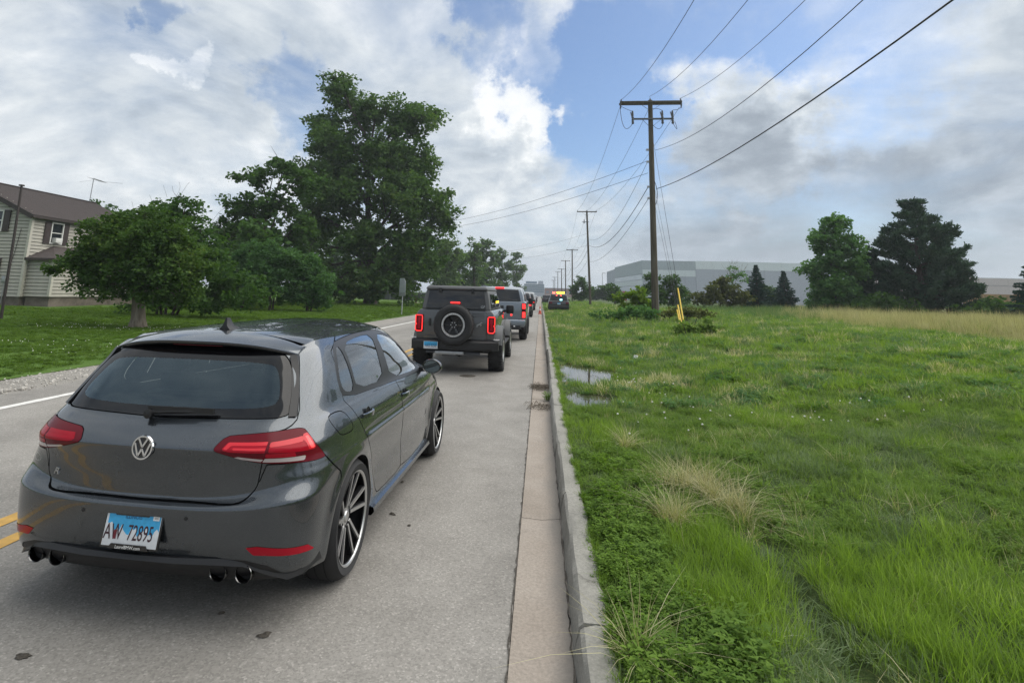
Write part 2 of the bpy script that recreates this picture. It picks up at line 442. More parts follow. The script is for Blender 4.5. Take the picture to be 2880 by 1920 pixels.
def concrete_mat(name, c0, c1, stain=(0.12, 0.11, 0.10), st_amt=0.5, silt=None):
    m, nt, N, L = _nt(name)
    out = N.new('ShaderNodeOutputMaterial'); b = N.new('ShaderNodeBsdfPrincipled'); L.new(b.outputs[0], out.inputs[0])
    g = N.new('ShaderNodeNewGeometry')
    n1 = noise_node(N, L, 1.7, 6, 0.62, g.outputs['Position']); n2 = noise_node(N, L, 55, 4, 0.7, g.outputs['Position']); n3 = noise_node(N, L, 7, 6, 0.7, g.outputs['Position'], 0.6)
    r = ramp_node(N, [(0.32, c0), (0.68, c1)]); L.new(n1.outputs[0], r.inputs[0])
    sr = N.new('ShaderNodeMapRange'); sr.inputs[1].default_value = 0.58; sr.inputs[2].default_value = 0.74; sr.inputs[4].default_value = st_amt; L.new(n3.outputs[0], sr.inputs[0])
    mx = N.new('ShaderNodeMix'); mx.data_type = 'RGBA'; L.new(sr.outputs[0], mx.inputs[0]); L.new(r.outputs[0], mx.inputs[6]); mx.inputs[7].default_value = (*stain, 1)
    r2 = ramp_node(N, [(0.35, (0.82, 0.82, 0.82)), (0.65, (1.12, 1.12, 1.12))]); L.new(n2.outputs[0], r2.inputs[0])
    mu = N.new('ShaderNodeMix'); mu.data_type = 'RGBA'; mu.blend_type = 'MULTIPLY'; mu.inputs[0].default_value = 1; L.new(mx.outputs[2], mu.inputs[6]); L.new(r2.outputs[0], mu.inputs[7])
    last = mu.outputs[2]
    if silt:
        sx = N.new('ShaderNodeSeparateXYZ'); L.new(g.outputs['Position'], sx.inputs[0])
        ns = N.new('ShaderNodeMath'); ns.operation = 'MULTIPLY_ADD'; ns.inputs[1].default_value = 0.22; L.new(n1.outputs[0], ns.inputs[0]); L.new(sx.outputs[0], ns.inputs[2])
        sr2 = N.new('ShaderNodeMapRange'); sr2.interpolation_type = 'SMOOTHSTEP'; sr2.inputs[1].default_value = silt[0]; sr2.inputs[2].default_value = silt[1]; sr2.inputs[4].default_value = 0.75; L.new(ns.outputs[0], sr2.inputs[0])
        ms = N.new('ShaderNodeMix'); ms.data_type = 'RGBA'; L.new(sr2.outputs[0], ms.inputs[0]); L.new(last, ms.inputs[6]); ms.inputs[7].default_value = (0.15, 0.142, 0.13, 1); last = ms.outputs[2]
    L.new(last, b.inputs['Base Color']); b.inputs['Roughness'].default_value = 0.88; b.inputs['Specular IOR Level'].default_value = 0.3
    bp = N.new('ShaderNodeBump'); bp.inputs['Strength'].default_value = 0.5; bp.inputs['Distance'].default_value = 0.006
    L.new(n2.outputs[0], bp.inputs['Height']); L.new(bp.outputs[0], b.inputs['Normal'])
    return m

def water_mat():
    m, nt, N, L = _nt('water')
    out = N.new('ShaderNodeOutputMaterial'); b = N.new('ShaderNodeBsdfPrincipled'); L.new(b.outputs[0], out.inputs[0])
    b.inputs['Base Color'].default_value = (0.045, 0.042, 0.03, 1); b.inputs['Roughness'].default_value = 0.015; b.inputs['IOR'].default_value = 1.33
    g = N.new('ShaderNodeNewGeometry'); n = noise_node(N, L, 5, 2, 0.5, g.outputs['Position'])
    bp = N.new('ShaderNodeBump'); bp.inputs['Strength'].default_value = 0.02; bp.inputs['Distance'].default_value = 0.01
    L.new(n.outputs[0], bp.inputs['Height']); L.new(bp.outputs[0], b.inputs['Normal'])
    return m

def bark_mat(name, c0, c1, sc=3.0):
    m, nt, N, L = _nt(name)
    out = N.new('ShaderNodeOutputMaterial'); b = N.new('ShaderNodeBsdfPrincipled'); L.new(b.outputs[0], out.inputs[0])
    tc = N.new('ShaderNodeTexCoord'); mp = N.new('ShaderNodeMapping'); mp.inputs['Scale'].default_value = (6 * sc, 6 * sc, 0.5 * sc); L.new(tc.outputs['Object'], mp.inputs[0])
    n = noise_node(N, L, 1.0, 6, 0.65, mp.outputs[0]); r = ramp_node(N, [(0.33, c0), (0.67, c1)]); L.new(n.outputs[0], r.inputs[0]); L.new(r.outputs[0], b.inputs['Base Color'])
    b.inputs['Roughness'].default_value = 0.92; b.inputs['Specular IOR Level'].default_value = 0.2
    bp = N.new('ShaderNodeBump'); bp.inputs['Strength'].default_value = 0.8; bp.inputs['Distance'].default_value = 0.03
    L.new(n.outputs[0], bp.inputs['Height']); L.new(bp.outputs[0], b.inputs['Normal'])
    return m

def paint(name, col, metal=0.55, rough=0.34, flake=0.25):
    m, nt, N, L = _nt(name)
    out = N.new('ShaderNodeOutputMaterial'); b = N.new('ShaderNodeBsdfPrincipled'); L.new(b.outputs[0], out.inputs[0])
    tc = N.new('ShaderNodeTexCoord')
    v = N.new('ShaderNodeTexVoronoi'); v.inputs['Scale'].default_value = 900; L.new(tc.outputs['Object'], v.inputs['Vector'])
    s = N.new('ShaderNodeSeparateColor'); L.new(v.outputs['Color'], s.inputs[0])
    r = ramp_node(N, [(0, tuple(c * (1 - flake) for c in col)), (1, tuple(c * (1 + flake) for c in col))]); L.new(s.outputs[0], r.inputs[0])
    L.new(r.outputs[0], b.inputs['Base Color'])
    b.inputs['Metallic'].default_value = metal
    d = noise_node(N, L, 3.0, 6, 0.65, tc.outputs['Object'])     # thin road film
    mr = N.new('ShaderNodeMapRange'); mr.inputs[3].default_value = rough * 0.85; mr.inputs[4].default_value = rough * 1.2; L.new(d.outputs[0], mr.inputs[0]); L.new(mr.outputs[0], b.inputs['Roughness'])
    mc = N.new('ShaderNodeMapRange'); mc.inputs[1].default_value = 0.35; mc.inputs[2].default_value = 0.75; mc.inputs[3].default_value = 0.0; mc.inputs[4].default_value = 0.045; L.new(d.outputs[0], mc.inputs[0])
    b.inputs['Coat Weight'].default_value = 1.0; b.inputs['Coat IOR'].default_value = 1.5; L.new(mc.outputs[0], b.inputs['Coat Roughness'])
    return m

M = {}
def mats():
    M['asphalt'] = asphalt_mat()
    M['gutter'] = concrete_mat('gutter_concrete', (0.285, 0.245, 0.205), (0.355, 0.312, 0.268), (0.16, 0.15, 0.135), 0.35, silt=(0.13, 0.27))
    M['kerb'] = concrete_mat('kerb_concrete', (0.21, 0.205, 0.18), (0.30, 0.29, 0.26), (0.10, 0.095, 0.082), 0.7)
    M['footing'] = concrete_mat('stone_footing', (0.10, 0.085, 0.07), (0.2, 0.17, 0.14), (0.04, 0.035, 0.03), 0.6)
    M['white_line'] = plain('road_white', (0.62, 0.61, 0.58), 0.8, var=0.16, vscale=9)
    M['yellow_line'] = plain('road_yellow', (0.50, 0.30, 0.075), 0.8, var=0.2, vscale=9)
    M['gravel'] = ground_mat('gravel', [(0.3, (0.170, 0.160, 0.140)), (0.5, (0.270, 0.255, 0.230)), (0.7, (0.400, 0.380, 0.350))], 2.0, 45, 0.9, 0.95, 0.65)
    M['soil'] = ground_mat('verge_soil', [(0.35, (0.035, 0.055, 0.020)), (0.52, (0.065, 0.098, 0.030)), (0.68, (0.105, 0.130, 0.050))], 2.5, 40, 1.0, 1.0, 0.6)
    M['lawn_soil'] = ground_mat('lawn_ground', [(0.35, (0.058, 0.112, 0.018)), (0.52, (0.074, 0.135, 0.023)), (0.68, (0.10, 0.155, 0.034))], 0.35, 26, 0.7, 1.0, 0.5)
    M['mud'] = ground_mat('mud', [(0.35, (0.055, 0.048, 0.04)), (0.65, (0.12, 0.108, 0.09))], 8, 60, 0.8, 0.7)
    M['side_road'] = plain('side_road', (0.22, 0.21, 0.19), 0.9, var=0.15, vscale=0.8)
    M['pebble'] = plain('pebble', (0.40, 0.38, 0.345), 0.9, var=0.3, vscale=30)
    M['water'] = water_mat()
    M['bark'] = bark_mat('bark', (0.030, 0.026, 0.021), (0.105, 0.088, 0.07))
    M['bark_pale'] = bark_mat('bark_pale', (0.085, 0.07, 0.055), (0.25, 0.215, 0.17), 2.0)
    M['pole_wood'] = bark_mat('pole_wood', (0.055, 0.046, 0.034), (0.125, 0.112, 0.085), 1.2)
    M['leaf_maple'] = leafy('leaf_maple', (0.032, 0.079, 0.022), (0.090, 0.160, 0.044), trans=0.38, patch=0.4, patch_scale=0.22, third=(0.160, 0.230, 0.064))
    M['leaf_dark'] = leafy('leaf_dark', (0.028, 0.068, 0.018), (0.076, 0.148, 0.036), trans=0.40, patch=0.4, patch_scale=0.35)
    M['leaf_crab'] = leafy('leaf_crab', (0.028, 0.067, 0.018), (0.079, 0.143, 0.033), trans=0.36, patch=0.5, patch_scale=0.75, third=(0.166, 0.230, 0.051))
    M['leaf_lilac'] = leafy('leaf_lilac', (0.036, 0.090, 0.031), (0.099, 0.197, 0.068), trans=0.40, patch=0.45, patch_scale=0.9)
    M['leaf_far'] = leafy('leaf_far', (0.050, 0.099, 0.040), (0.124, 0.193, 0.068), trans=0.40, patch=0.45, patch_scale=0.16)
    M['leaf_right'] = leafy('leaf_right', (0.045, 0.118, 0.040), (0.134, 0.260, 0.079), trans=0.40, patch=0.4, patch_scale=0.5)
    M['leaf_lime'] = leafy('leaf_lime', (0.06, 0.13, 0.015), (0.19, 0.27, 0.035), trans=0.42, patch=0.4, patch_scale=1.0)
    M['leaf_olive'] = leafy('leaf_olive', (0.058, 0.074, 0.023), (0.134, 0.147, 0.045), trans=0.3, patch=0.4, patch_scale=0.6)
    M['needle_pine'] = leafy('needle_pine', (0.026, 0.059, 0.041), (0.079, 0.134, 0.084), trans=0.15, patch=0.45, patch_scale=0.7)
    M['needle_spruce'] = leafy('needle_spruce', (0.019, 0.055, 0.042), (0.051, 0.106, 0.079), trans=0.12, patch=0.4, patch_scale=0.8)
    M['blade'] = leafy('grass_blade', (0.080, 0.140, 0.030), (0.190, 0.285, 0.068), trans=0.42, patch=0.30, patch_scale=2.2, third=(0.38, 0.42, 0.22))
    M['blade_bright'] = leafy('grass_bright', (0.110, 0.190, 0.028), (0.225, 0.335, 0.060), trans=0.45, patch=0.30, patch_scale=2.2, third=(0.37, 0.44, 0.18))
    M['blade_lawn'] = leafy('grass_lawn', (0.060, 0.122, 0.020), (0.130, 0.205, 0.034), trans=0.42, patch=0.30, patch_scale=0.6)
    M['blade_blue'] = leafy('grass_bluish', (0.085, 0.135, 0.055), (0.200, 0.270, 0.135), trans=0.38, patch=0.30, patch_scale=2.2, third=(0.38, 0.42, 0.29))
    M['straw'] = leafy('grass_straw', (0.26, 0.24, 0.12), (0.60, 0.56, 0.36), trans=0.3, patch=0.3, patch_scale=2.0)
    M['tan_grass'] = leafy('grass_tan', (0.22, 0.20, 0.10), (0.54, 0.49, 0.31), trans=0.35, patch=0.5, patch_scale=0.4)
    M['weed'] = leafy('weed_leaf', (0.075, 0.150, 0.024), (0.190, 0.300, 0.050), trans=0.42, patch=0.4, patch_scale=2.0)
    M['clover'] = plain('clover_flower', (0.66, 0.66, 0.58), 0.8)
    M['wire'] = plain('wire', (0.018, 0.018, 0.02), 0.6)
    M['cable'] = plain('cable', (0.022, 0.022, 0.024), 0.5)
    M['steel'] = plain('galvanised_steel', (0.34, 0.35, 0.36), 0.45, metal=0.7, var=0.15, vscale=12)
    M['porcelain'] = plain('porcelain', (0.10, 0.10, 0.11), 0.3)
    M['cutout'] = plain('cutout_grey', (0.07, 0.075, 0.085), 0.5)
    M['yellow_guard'] = plain('yellow_plastic', (0.72, 0.50, 0.05), 0.45, var=0.12, vscale=5)
    M['white_guard'] = plain('white_plastic', (0.7, 0.7, 0.66), 0.5)
    M['siding'] = plain('vinyl_siding', (0.36, 0.345, 0.295), 0.6, var=0.12, vscale=1.5)
    M['siding_trim'] = plain('siding_trim', (0.46, 0.44, 0.38), 0.6, var=0.06)
    M['shingle'] = plain('shingle', (0.050, 0.039, 0.036), 0.92, var=0.38, vscale=9, bump=0.3, bscale=80)
    M['dark_trim'] = plain('dark_trim', (0.032, 0.024, 0.022), 0.7, var=0.2)
    M['shutter'] = plain('shutter', (0.042, 0.030, 0.028), 0.6, var=0.15)
    M['win_glass'] = plain('window_glass', (0.02, 0.024, 0.027), 0.05)
    M['white_frame'] = plain('white_frame', (0.62, 0.62, 0.59), 0.5)
    M['ware_wall'] = concrete_mat('warehouse_wall', (0.362, 0.392, 0.450), (0.392, 0.420, 0.478), (0.348, 0.377, 0.420), 0.3)
    M['ware_band'] = concrete_mat('warehouse_band', (0.580, 0.638, 0.667), (0.638, 0.689, 0.718), (0.551, 0.594, 0.623), 0.3)
    M['ware_dark'] = concrete_mat('warehouse_dark', (0.348, 0.399, 0.435), (0.406, 0.450, 0.486), (0.319, 0.362, 0.392), 0.3)
    M['ware_glass'] = plain('warehouse_glass', (0.30, 0.36, 0.40), 0.15)
    M['mauve_wall'] = concrete_mat('mauve_wall', (0.46, 0.41, 0.40), (0.50, 0.445, 0.43), (0.42, 0.37, 0.36), 0.3)
    M['magenta'] = plain('magenta_paint', (0.30, 0.012, 0.085), 0.5, var=0.15, vscale=0.8)
    M['rust_box'] = plain('tan_container', (0.27, 0.17, 0.06), 0.7, var=0.3, vscale=0.5)
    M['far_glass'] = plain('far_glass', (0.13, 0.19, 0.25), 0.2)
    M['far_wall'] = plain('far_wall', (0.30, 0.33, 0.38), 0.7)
    M['brickish'] = plain('brick_far', (0.26, 0.15, 0.13), 0.9, var=0.15, vscale=0.2)
    M['fence_dark'] = plain('fence_mesh', (0.05, 0.058, 0.055), 0.8)
    M['alu'] = plain('sign_back', (0.42, 0.44, 0.46), 0.45, metal=0.5, var=0.06)
    M['hydrant'] = plain('hydrant_paint', (0.10, 0.032, 0.02), 0.6)
    M['paper'] = plain('paper', (0.72, 0.72, 0.70), 0.8)
    M['cone'] = plain('cone_orange', (0.50, 0.075, 0.035), 0.55)
    # vehicles
    M['paint_hatch'] = paint('grey_metallic', (0.074, 0.084, 0.095), 0.85, 0.26, 0.35)
    M['paint_suv'] = paint('carbon_grey', (0.062, 0.066, 0.072), 0.5, 0.36)
    M['paint_truck'] = paint('blue_grey', (0.16, 0.19, 0.225), 0.5, 0.36)
    M['paint_black'] = paint('black_paint', (0.012, 0.013, 0.016), 0.2, 0.3)
    M['paint_white'] = paint('white_paint', (0.62, 0.64, 0.66), 0.0, 0.35, 0.03)
    M['paint_silver'] = paint('silver_paint', (0.30, 0.32, 0.34), 0.5, 0.35)
    M['roof_suv'] = plain('hard_top', (0.085, 0.088, 0.092), 0.55, var=0.08, bump=0.1, bscale=300)
    M['rubber'] = plain('tyre_rubber', (0.016, 0.016, 0.017), 0.78, var=0.25, vscale=14, bump=0.08, bscale=120)
    M['blk'] = plain('black_plastic', (0.009, 0.009, 0.010), 0.5, var=0.15, vscale=20, bump=0.05, bscale=400)
    M['gloss_blk'] = plain('gloss_black', (0.006, 0.006, 0.007), 0.12, coat=0.6)
    M['frit'] = plain('window_frit', (0.004, 0.004, 0.005), 0.06)
    M['liner'] = plain('liner', (0.006, 0.006, 0.007), 0.9)
    M['seat'] = plain('seat_cloth', (0.016, 0.016, 0.018), 0.85)
    M['glass_rear'] = glass('rear_glass', (0.60, 0.72, 0.71), 0.0, 1.5, 0.9, (0.66, 0.84, 0.95))
    M['glass_side'] = glass('side_glass', (0.70, 0.80, 0.77), 0.0, 1.5, 1.2)
    M['glass_front'] = glass('windshield_glass', (0.80, 0.88, 0.85), 0.0, 1.5)
    M['glass_dark'] = glass('privacy_glass', (0.10, 0.115, 0.12), 0.02, 1.45, 0.0)
    M['chrome'] = plain('chrome', (0.75, 0.76, 0.77), 0.10, metal=1.0)
    M['mirror'] = plain('mirror_glass', (0.32, 0.36, 0.35), 0.03, metal=1.0)
    M['satin'] = plain('satin_chrome', (0.55, 0.56, 0.57), 0.28, metal=1.0)
    M['machined'] = plain('machined_alloy', (0.55, 0.55, 0.55), 0.32, metal=0.9)
    M['trim_blk'] = plain('window_trim', (0.008, 0.008, 0.009), 0.38)
    M['alloy_dark'] = plain('dark_alloy', (0.020, 0.020, 0.022), 0.4, metal=0.4)
    M['disc'] = plain('brake_disc', (0.16, 0.155, 0.15), 0.4, metal=0.9)
    M['lamp_dark'] = plain('smoked_red_lens', (0.11, 0.006, 0.012), 0.16, spec=0.18)
    M['lamp_red'] = plain('red_lens', (0.32, 0.007, 0.018), 0.16, spec=0.18)
    M['lamp_lit'] = emit('brake_lamp_dim', (1.0, 0.03, 0.04), 0.13, (0.4, 0.01, 0.02))
    M['lamp_on'] = emit('brake_lamp', (1.0, 0.035, 0.03), 1.35, (0.4, 0.01, 0.02))
    M['lamp_core'] = emit('brake_lamp_core', (1.0, 0.06, 0.06), 0.95)
    M['lamp_clear'] = plain('clear_lens', (0.42, 0.36, 0.36), 0.12, coat=1.0)
    M['led_red'] = emit('beacon_red', (1.0, 0.10, 0.06), 4.0)
    M['led_amber'] = emit('beacon_amber', (1.0, 0.60, 0.02), 6.0)
    M['led_cyan'] = emit('beacon_cyan', (0.35, 0.95, 1.0), 2.5)
    M['led_white'] = emit('lamp_white', (1.0, 0.9, 0.8), 1.2)
    M['plate_white'] = plain('plate_white', (0.62, 0.64, 0.66), 0.4, var=0.08, vscale=20)
    M['plate_blue'] = plain('plate_blue', (0.04, 0.34, 0.62), 0.4, var=0.2, vscale=20)
    M['plate_ink'] = plain('plate_ink', (0.035, 0.006, 0.012), 0.5)
    M['plate_red'] = plain('plate_dark_red', (0.12, 0.006, 0.015), 0.5)
    M['ink_blue'] = plain('ink_blue', (0.02, 0.09, 0.22), 0.5)
    M['exhaust_dark'] = plain('exhaust_black', (0.03, 0.03, 0.032), 0.25, metal=1.0)
    M['exhaust'] = plain('exhaust_tip', (0.22, 0.22, 0.22), 0.22, metal=1.0)
mats()
# ------------------------------------------------------------------ ground, road, kerb
def sstep(t): t = np.clip(t, 0, 1); return t * t * (3 - 2 * t)
PUD = [(0.92, 12.15, 0.52, 1.35), (0.70, 9.25, 0.30, 0.50), (1.02, 9.4, 0.16, 0.25)]
RUT = [(1.58, 4.4), (1.53, 4.12), (1.44, 3.66), (1.37, 3.05), (1.33, 2.5), (1.31, 1.9)]
def wob(x, y):
    return (0.5 * np.sin(1.3 * x + 0.7 * y) + 0.5 * np.sin(0.45 * x - 1.1 * y + 1.0) + 0.35 * np.sin(3.1 * x + 2.3 * y + .4) + 0.25 * np.sin(5.3 * y - 4.1 * x))
def rut_d(x, y):
    d = np.full(np.shape(x), 9.0)
    for (x0, y0), (x1, y1) in zip(RUT[:-1], RUT[1:]):
        t = np.clip(((x - x0) * (x1 - x0) + (y - y0) * (y1 - y0)) / ((x1 - x0) ** 2 + (y1 - y0) ** 2), 0, 1)
        d = np.minimum(d, np.hypot(x - x0 - t * (x1 - x0), y - y0 - t * (y1 - y0)))
    return d
def pud_d(x, y):
    d = np.full(np.shape(x), 9.0)
    for cx, cy, rx, ry in PUD:
        a = np.arctan2((y - cy) / ry, (x - cx) / rx)
        k = 1 + 0.16 * np.sin(3 * a + 1) + 0.10 * np.sin(7 * a) + 0.07 * np.sin(13 * a + 2)
        d = np.minimum(d, np.hypot((x - cx) / rx, (y - cy) / ry) / k)
    return d
def verge_z(x, y):
    x = np.asarray(x, float); y = np.asarray(y, float)
    b = 0.150 + 0.52 * sstep((x - 1.0) / 10.0)
    amp = np.clip((x - 0.45) / 2.5, 0, 1) * 0.045
    b = b + amp * wob(x, y)
    pd = pud_d(x, y)
    b = b - 0.085 * sstep((1.35 - pd) / 0.6)
    b = b - 0.07 * np.exp(-(rut_d(x, y) / 0.11) ** 2)
    b = np.where(x < 0.36, 0.125, b)
    return b
def lawn_z(x, y):
    x = np.asarray(x, float); y = np.asarray(y, float)
    return 0.03 + 0.10 * sstep((-9.0 - x) / 3.0) + 0.12 * sstep((-14.0 - x) / 14.0) + 0.02 * wob(x * .5, y * .5) * sstep((-9.2 - x) / 2)

def grid_mesh(name, xs, ys, zf, mat, smooth=True):
    X, Y = np.meshgrid(xs, ys, indexing='ij')
    V = np.stack([X, Y, zf(X, Y)], -1).reshape(-1, 3)
    n, m = len(xs), len(ys)
    i, j = np.meshgrid(np.arange(n - 1), np.arange(m - 1), indexing='ij')
    a = (i * m + j).ravel()
    return np_mesh(name, V, np.stack([a, a + m, a + m + 1, a + 1], 1), mat, smooth)

YF = np.concatenate([np.linspace(-60, -2, 12, endpoint=False), np.linspace(-2, 16, 220, endpoint=False), np.linspace(16, 60, 90, endpoint=False), np.geomspace(60, 3000, 40)])
xs = np.concatenate([[0.325, 0.345], np.linspace(0.37, 3, 90, endpoint=False), np.linspace(3, 14, 70, endpoint=False), np.geomspace(14, 2500, 40)])
tag(link('verge_ground', grid_mesh('verge_ground', xs, YF, verge_z, M['soil'])), kind='structure')
xs = -np.concatenate([[9.05], np.linspace(9.1, 30, 70, endpoint=False), np.geomspace(30, 2500, 36)])[::-1]
tag(link('lawn_ground', grid_mesh('lawn_ground', xs, YF, lawn_z, M['lawn_soil'])), kind='structure')
# gravel shoulder: a low ragged ramp from the asphalt to the lawn
xs = -np.array([7.7, 7.9, 8.1, 8.3, 8.5, 8.7, 8.9, 9.1, 9.3, 9.5])[::-1]
tag(link('gravel_shoulder', grid_mesh('gravel_shoulder', xs, YF, lambda x, y: -0.012 + 0.034 * sstep((-7.7 - x) / 1.0) + 0.006 * wob(7 * x, 5 * y) * sstep((-7.75 - x) / .3), M['gravel'])), kind='structure')

# road sheet with a slight crown
XR0, XR1 = -8.05, -0.14
def road_z(x, y): return 0.0 + 0 * x
road = link('road', grid_mesh('road', np.linspace(XR0, XR1, 24), YF, road_z, M['asphalt']))
tag(road, kind='structure')
def ribbon(name, x0, x1, y0, y1, z, mat, parent, rag=0.006, step=0.25):
    n = int((y1 - y0) / step) + 2
    ys = np.linspace(y0, y1, n)
    a = x0 + RNG.normal(0, rag, n); b = x1 + RNG.normal(0, rag, n)
    V = np.concatenate([np.stack([a, ys, np.full(n, z)], 1), np.stack([b, ys, np.full(n, z)], 1)])
    k = np.arange(n - 1)
    return link(name, np_mesh(name, V, np.stack([k, k + n, k + n + 1, k + 1], 1), mat), None, parent)
ribbon('edge_line', -7.26, -7.12, -60, 420, 0.004, M['white_line'], road)
ribbon('centre_line', -3.86, -3.75, -60, 420, 0.004, M['yellow_line'], road)
ribbon('centre_line', -3.55, -3.44, -60, 420, 0.004, M['yellow_line'], road)
# a crack-sealed seam and a dirty strip beside the gutter
ribbon('seam_crack', -0.146, -0.139, -20, 160, 0.005, M['mud'], road, rag=0.003, step=0.06)
ribbon('seam_crack', 0.158, 0.166, -20, 160, 0.0125, M['mud'], road, rag=0.005, step=0.08)

MBASE = bpy.data.meshes.new('road_base'); MBASE.from_pydata([(-9.8, -60, -.05), (.36, -60, -.05), (.36, 700, -.05), (-9.8, 700, -.05)], [], [(0, 1, 2, 3)]); MBASE.update()
tag(link('road_base', MBASE, M['mud']), kind='structure')
# side road beyond the big tree
def side():
    V = [(-7.9, 72, 0.03), (-8.0, 82, 0.03), (-14, 74.0, 0.165), (-14, 80.5, 0.165), (-70, 74.5, 0.30), (-70, 80.5, 0.30)]
    me = bpy.data.meshes.new('side_road'); me.from_pydata(V, [], [(0, 1, 3, 2), (2, 3, 5, 4)]); me.update()
    tag(link('side_road', me, M['side_road']), kind='structure')
side()

# gutter slabs and kerb blocks
kerb = empty('kerb', (0, 0, 0), kind='structure')
gut_j = [-24, -18, -12, -6, -1.35, 4.72, 9.02, 9.85, 11.35, 15.6, 20.1, 24.7, 29.2, 33.8, 38.4, 43, 48, 53, 58]
for i, (a, b) in enumerate(zip(gut_j[:-1], gut_j[1:])):
    dz = random.uniform(-0.004, 0.004) - (0.012 if 9.0 < a < 11 else 0)
    g = MB().prism([(-0.137, 0.002 + dz), (0.02, -0.006 + dz), (0.170, 0.010 + dz), (0.170, -0.12), (-0.137, -0.12)], 'y', a + 0.006, b - 0.006)
    g.build('gutter_slab', M['gutter'], kerb, bevel=0.004)
MB().prism([(-0.137, 0.002), (0.02, -0.006), (0.170, 0.010), (0.170, -0.12), (-0.137, -0.12)], 'y', 58.01, 700).build('gutter_slab', M['gutter'], kerb)
ky = -24.0
kn = 0
KJ = [-24, -20.9, -17.9, -14.8, -11.8, -8.7, -5.6, -2.6, 0.45, 3.05, 4.9, 6.5, 8.55, 11.2, 13.7, 16.9, 20, 23, 26.1, 29.2, 32.2, 35.3, 38.3, 41.4, 44.5, 47.5, 50.6, 54, 58]
for a, b in zip(KJ[:-1], KJ[1:]):
    # worn top: an uneven lofted block
    n = max(6, int((b - a) / 0.16)); ys = np.linspace(a + 0.004, b - 0.004, n)
    off = random.uniform(-0.010, 0.010) + (0.015 if 11 < a < 13.8 else 0); zt = random.uniform(-0.006, 0.006)
    prof = [(0.158, -0.10), (0.163, 0.02), (0.186, 0.128), (0.206, 0.150), (0.262, 0.154), (0.322, 0.150), (0.340, 0.132), (0.342, -0.10)]
    mb = MB(); k = len(prof)
    for yy in ys:
        ca = RNG.normal(0, 0.0035, k); cz = RNG.normal(0, 0.003, k)
        chip = 0.018 * max(0, random.gauss(-0.6, 0.6))
        for q, (px_, pz_) in enumerate(prof):
            mb.v.append((px_ + off + ca[q] + (chip if q in (2, 3) else 0) - (chip * .7 if q in (5, 6) else 0), yy, pz_ + zt + cz[q] - (chip * 0.8 if q in (2, 3, 5, 6) else 0)))
    for r in range(n - 1):
        for q in range(k - 1):
            mb.f.append((r * k + q, r * k + q + 1, (r + 1) * k + q + 1, (r + 1) * k + q))
    mb.f.append(tuple(range(k))); mb.f.append(tuple((n - 1) * k + q for q in reversed(range(k))))
    mb.build('kerb_block', M['kerb'], kerb, smooth=True, auto=0.45)
MB().prism([(0.158, -0.1), (0.163, 0.02), (0.186, 0.128), (0.206, 0.150), (0.322, 0.15), (0.34, 0.13), (0.342, -0.1)], 'y', 58.01, 700).build('kerb_block', M['kerb'], kerb, smooth=True)

# puddles
for i, (cx, cy, rx, ry) in enumerate(PUD[:2]):
    n = 40
    V = [(cx, cy, 0.128)] + [(cx + rx * 1.35 * math.cos(2 * math.pi * k / n), cy + ry * 1.3 * math.sin(2 * math.pi * k / n), 0.128) for k in range(n)]
    V = [(max(v[0], 0.37), v[1], v[2]) for v in V]
    me = bpy.data.meshes.new('puddle'); me.from_pydata(V, [], [(0, 1 + k, 1 + (k + 1) % n) for k in range(n)]); me.update()
    tag(link('puddle', me, M['water']), kind='structure')

# ------------------------------------------------------------------ grass
GC = bpy.data.collections.new('grass_sources')       # never linked to the scene: sources for the scattered tufts
def clump(n, rad, h0, h1, w, lean, mat, seg=3, droop=0.4, name='tuft'):
    V = []; F = []
    for _ in range(n):
        a = random.uniform(0, 2 * math.pi); r = rad * math.sqrt(random.random())
        bx, by = r * math.cos(a), r * math.sin(a)
        d = random.uniform(0, 2 * math.pi) if random.random() < .5 else a + random.gauss(0, .6)
        h = random.uniform(h0, h1); le = abs(random.gauss(0, lean)); dr = random.uniform(0, droop)
        wd = w * random.uniform(0.7, 1.3); pa = d + math.pi / 2 + random.gauss(0, .5)
        k = len(V)
        for s in range(seg + 1):
            t = s / seg
            out = h * (le * t + dr * t * t); z = h * t * (1 - 0.35 * (le + dr) * t)
            cw = wd * (1 - t) ** 0.6 * 0.5 if s < seg else 0
            cx, cy = bx + out * math.cos(d), by + out * math.sin(d)
            if s < seg:
                V += [(cx + cw * math.cos(pa), cy + cw * math.sin(pa), z), (cx - cw * math.cos(pa), cy - cw * math.sin(pa), z)]
            else: V.append((cx, cy, z))
        for s in range(seg - 1): F.append((k + 2 * s, k + 2 * s + 1, k + 2 * s + 3, k + 2 * s + 2))
        e = k + 2 * (seg - 1); F.append((e, e + 1, e + 2, -1))
    me = np_mesh(name, V, F, mat)
    o = bpy.data.objects.new(name, me); return o
def weed_clump(n, rad, h, leaf, mat, name='weed'):
    V = []; F = []
    for _ in range(n):
        a = random.uniform(0, 6.283); r = rad * math.sqrt(random.random()); bx, by = r * math.cos(a), r * math.sin(a)
        hh = h * random.uniform(.4, 1); lx, ly = random.gauss(0, .35), random.gauss(0, .35)
        for q in range(random.randint(9, 15)):
            t = random.uniform(.25, 1); cx, cy, cz = bx + lx * hh * t, by + ly * hh * t, hh * t
            d = random.uniform(0, 6.283); L_ = leaf * random.uniform(.6, 1.3); w = L_ * random.uniform(.14, .26); dz = random.uniform(-.2, .5) * L_
            c, s = math.cos(d), math.sin(d); k = len(V)
            V += [(cx, cy, cz), (cx + c * L_ * .5 - s * w, cy + s * L_ * .5 + c * w, cz + dz * .6), (cx + c * L_, cy + s * L_, cz + dz * .5), (cx + c * L_ * .5 + s * w, cy + s * L_ * .5 - c * w, cz + dz * .6)]
            F.append((k, k + 1, k + 2, k + 3))
    return bpy.data.objects.new(name, np_mesh(name, V, F, mat))
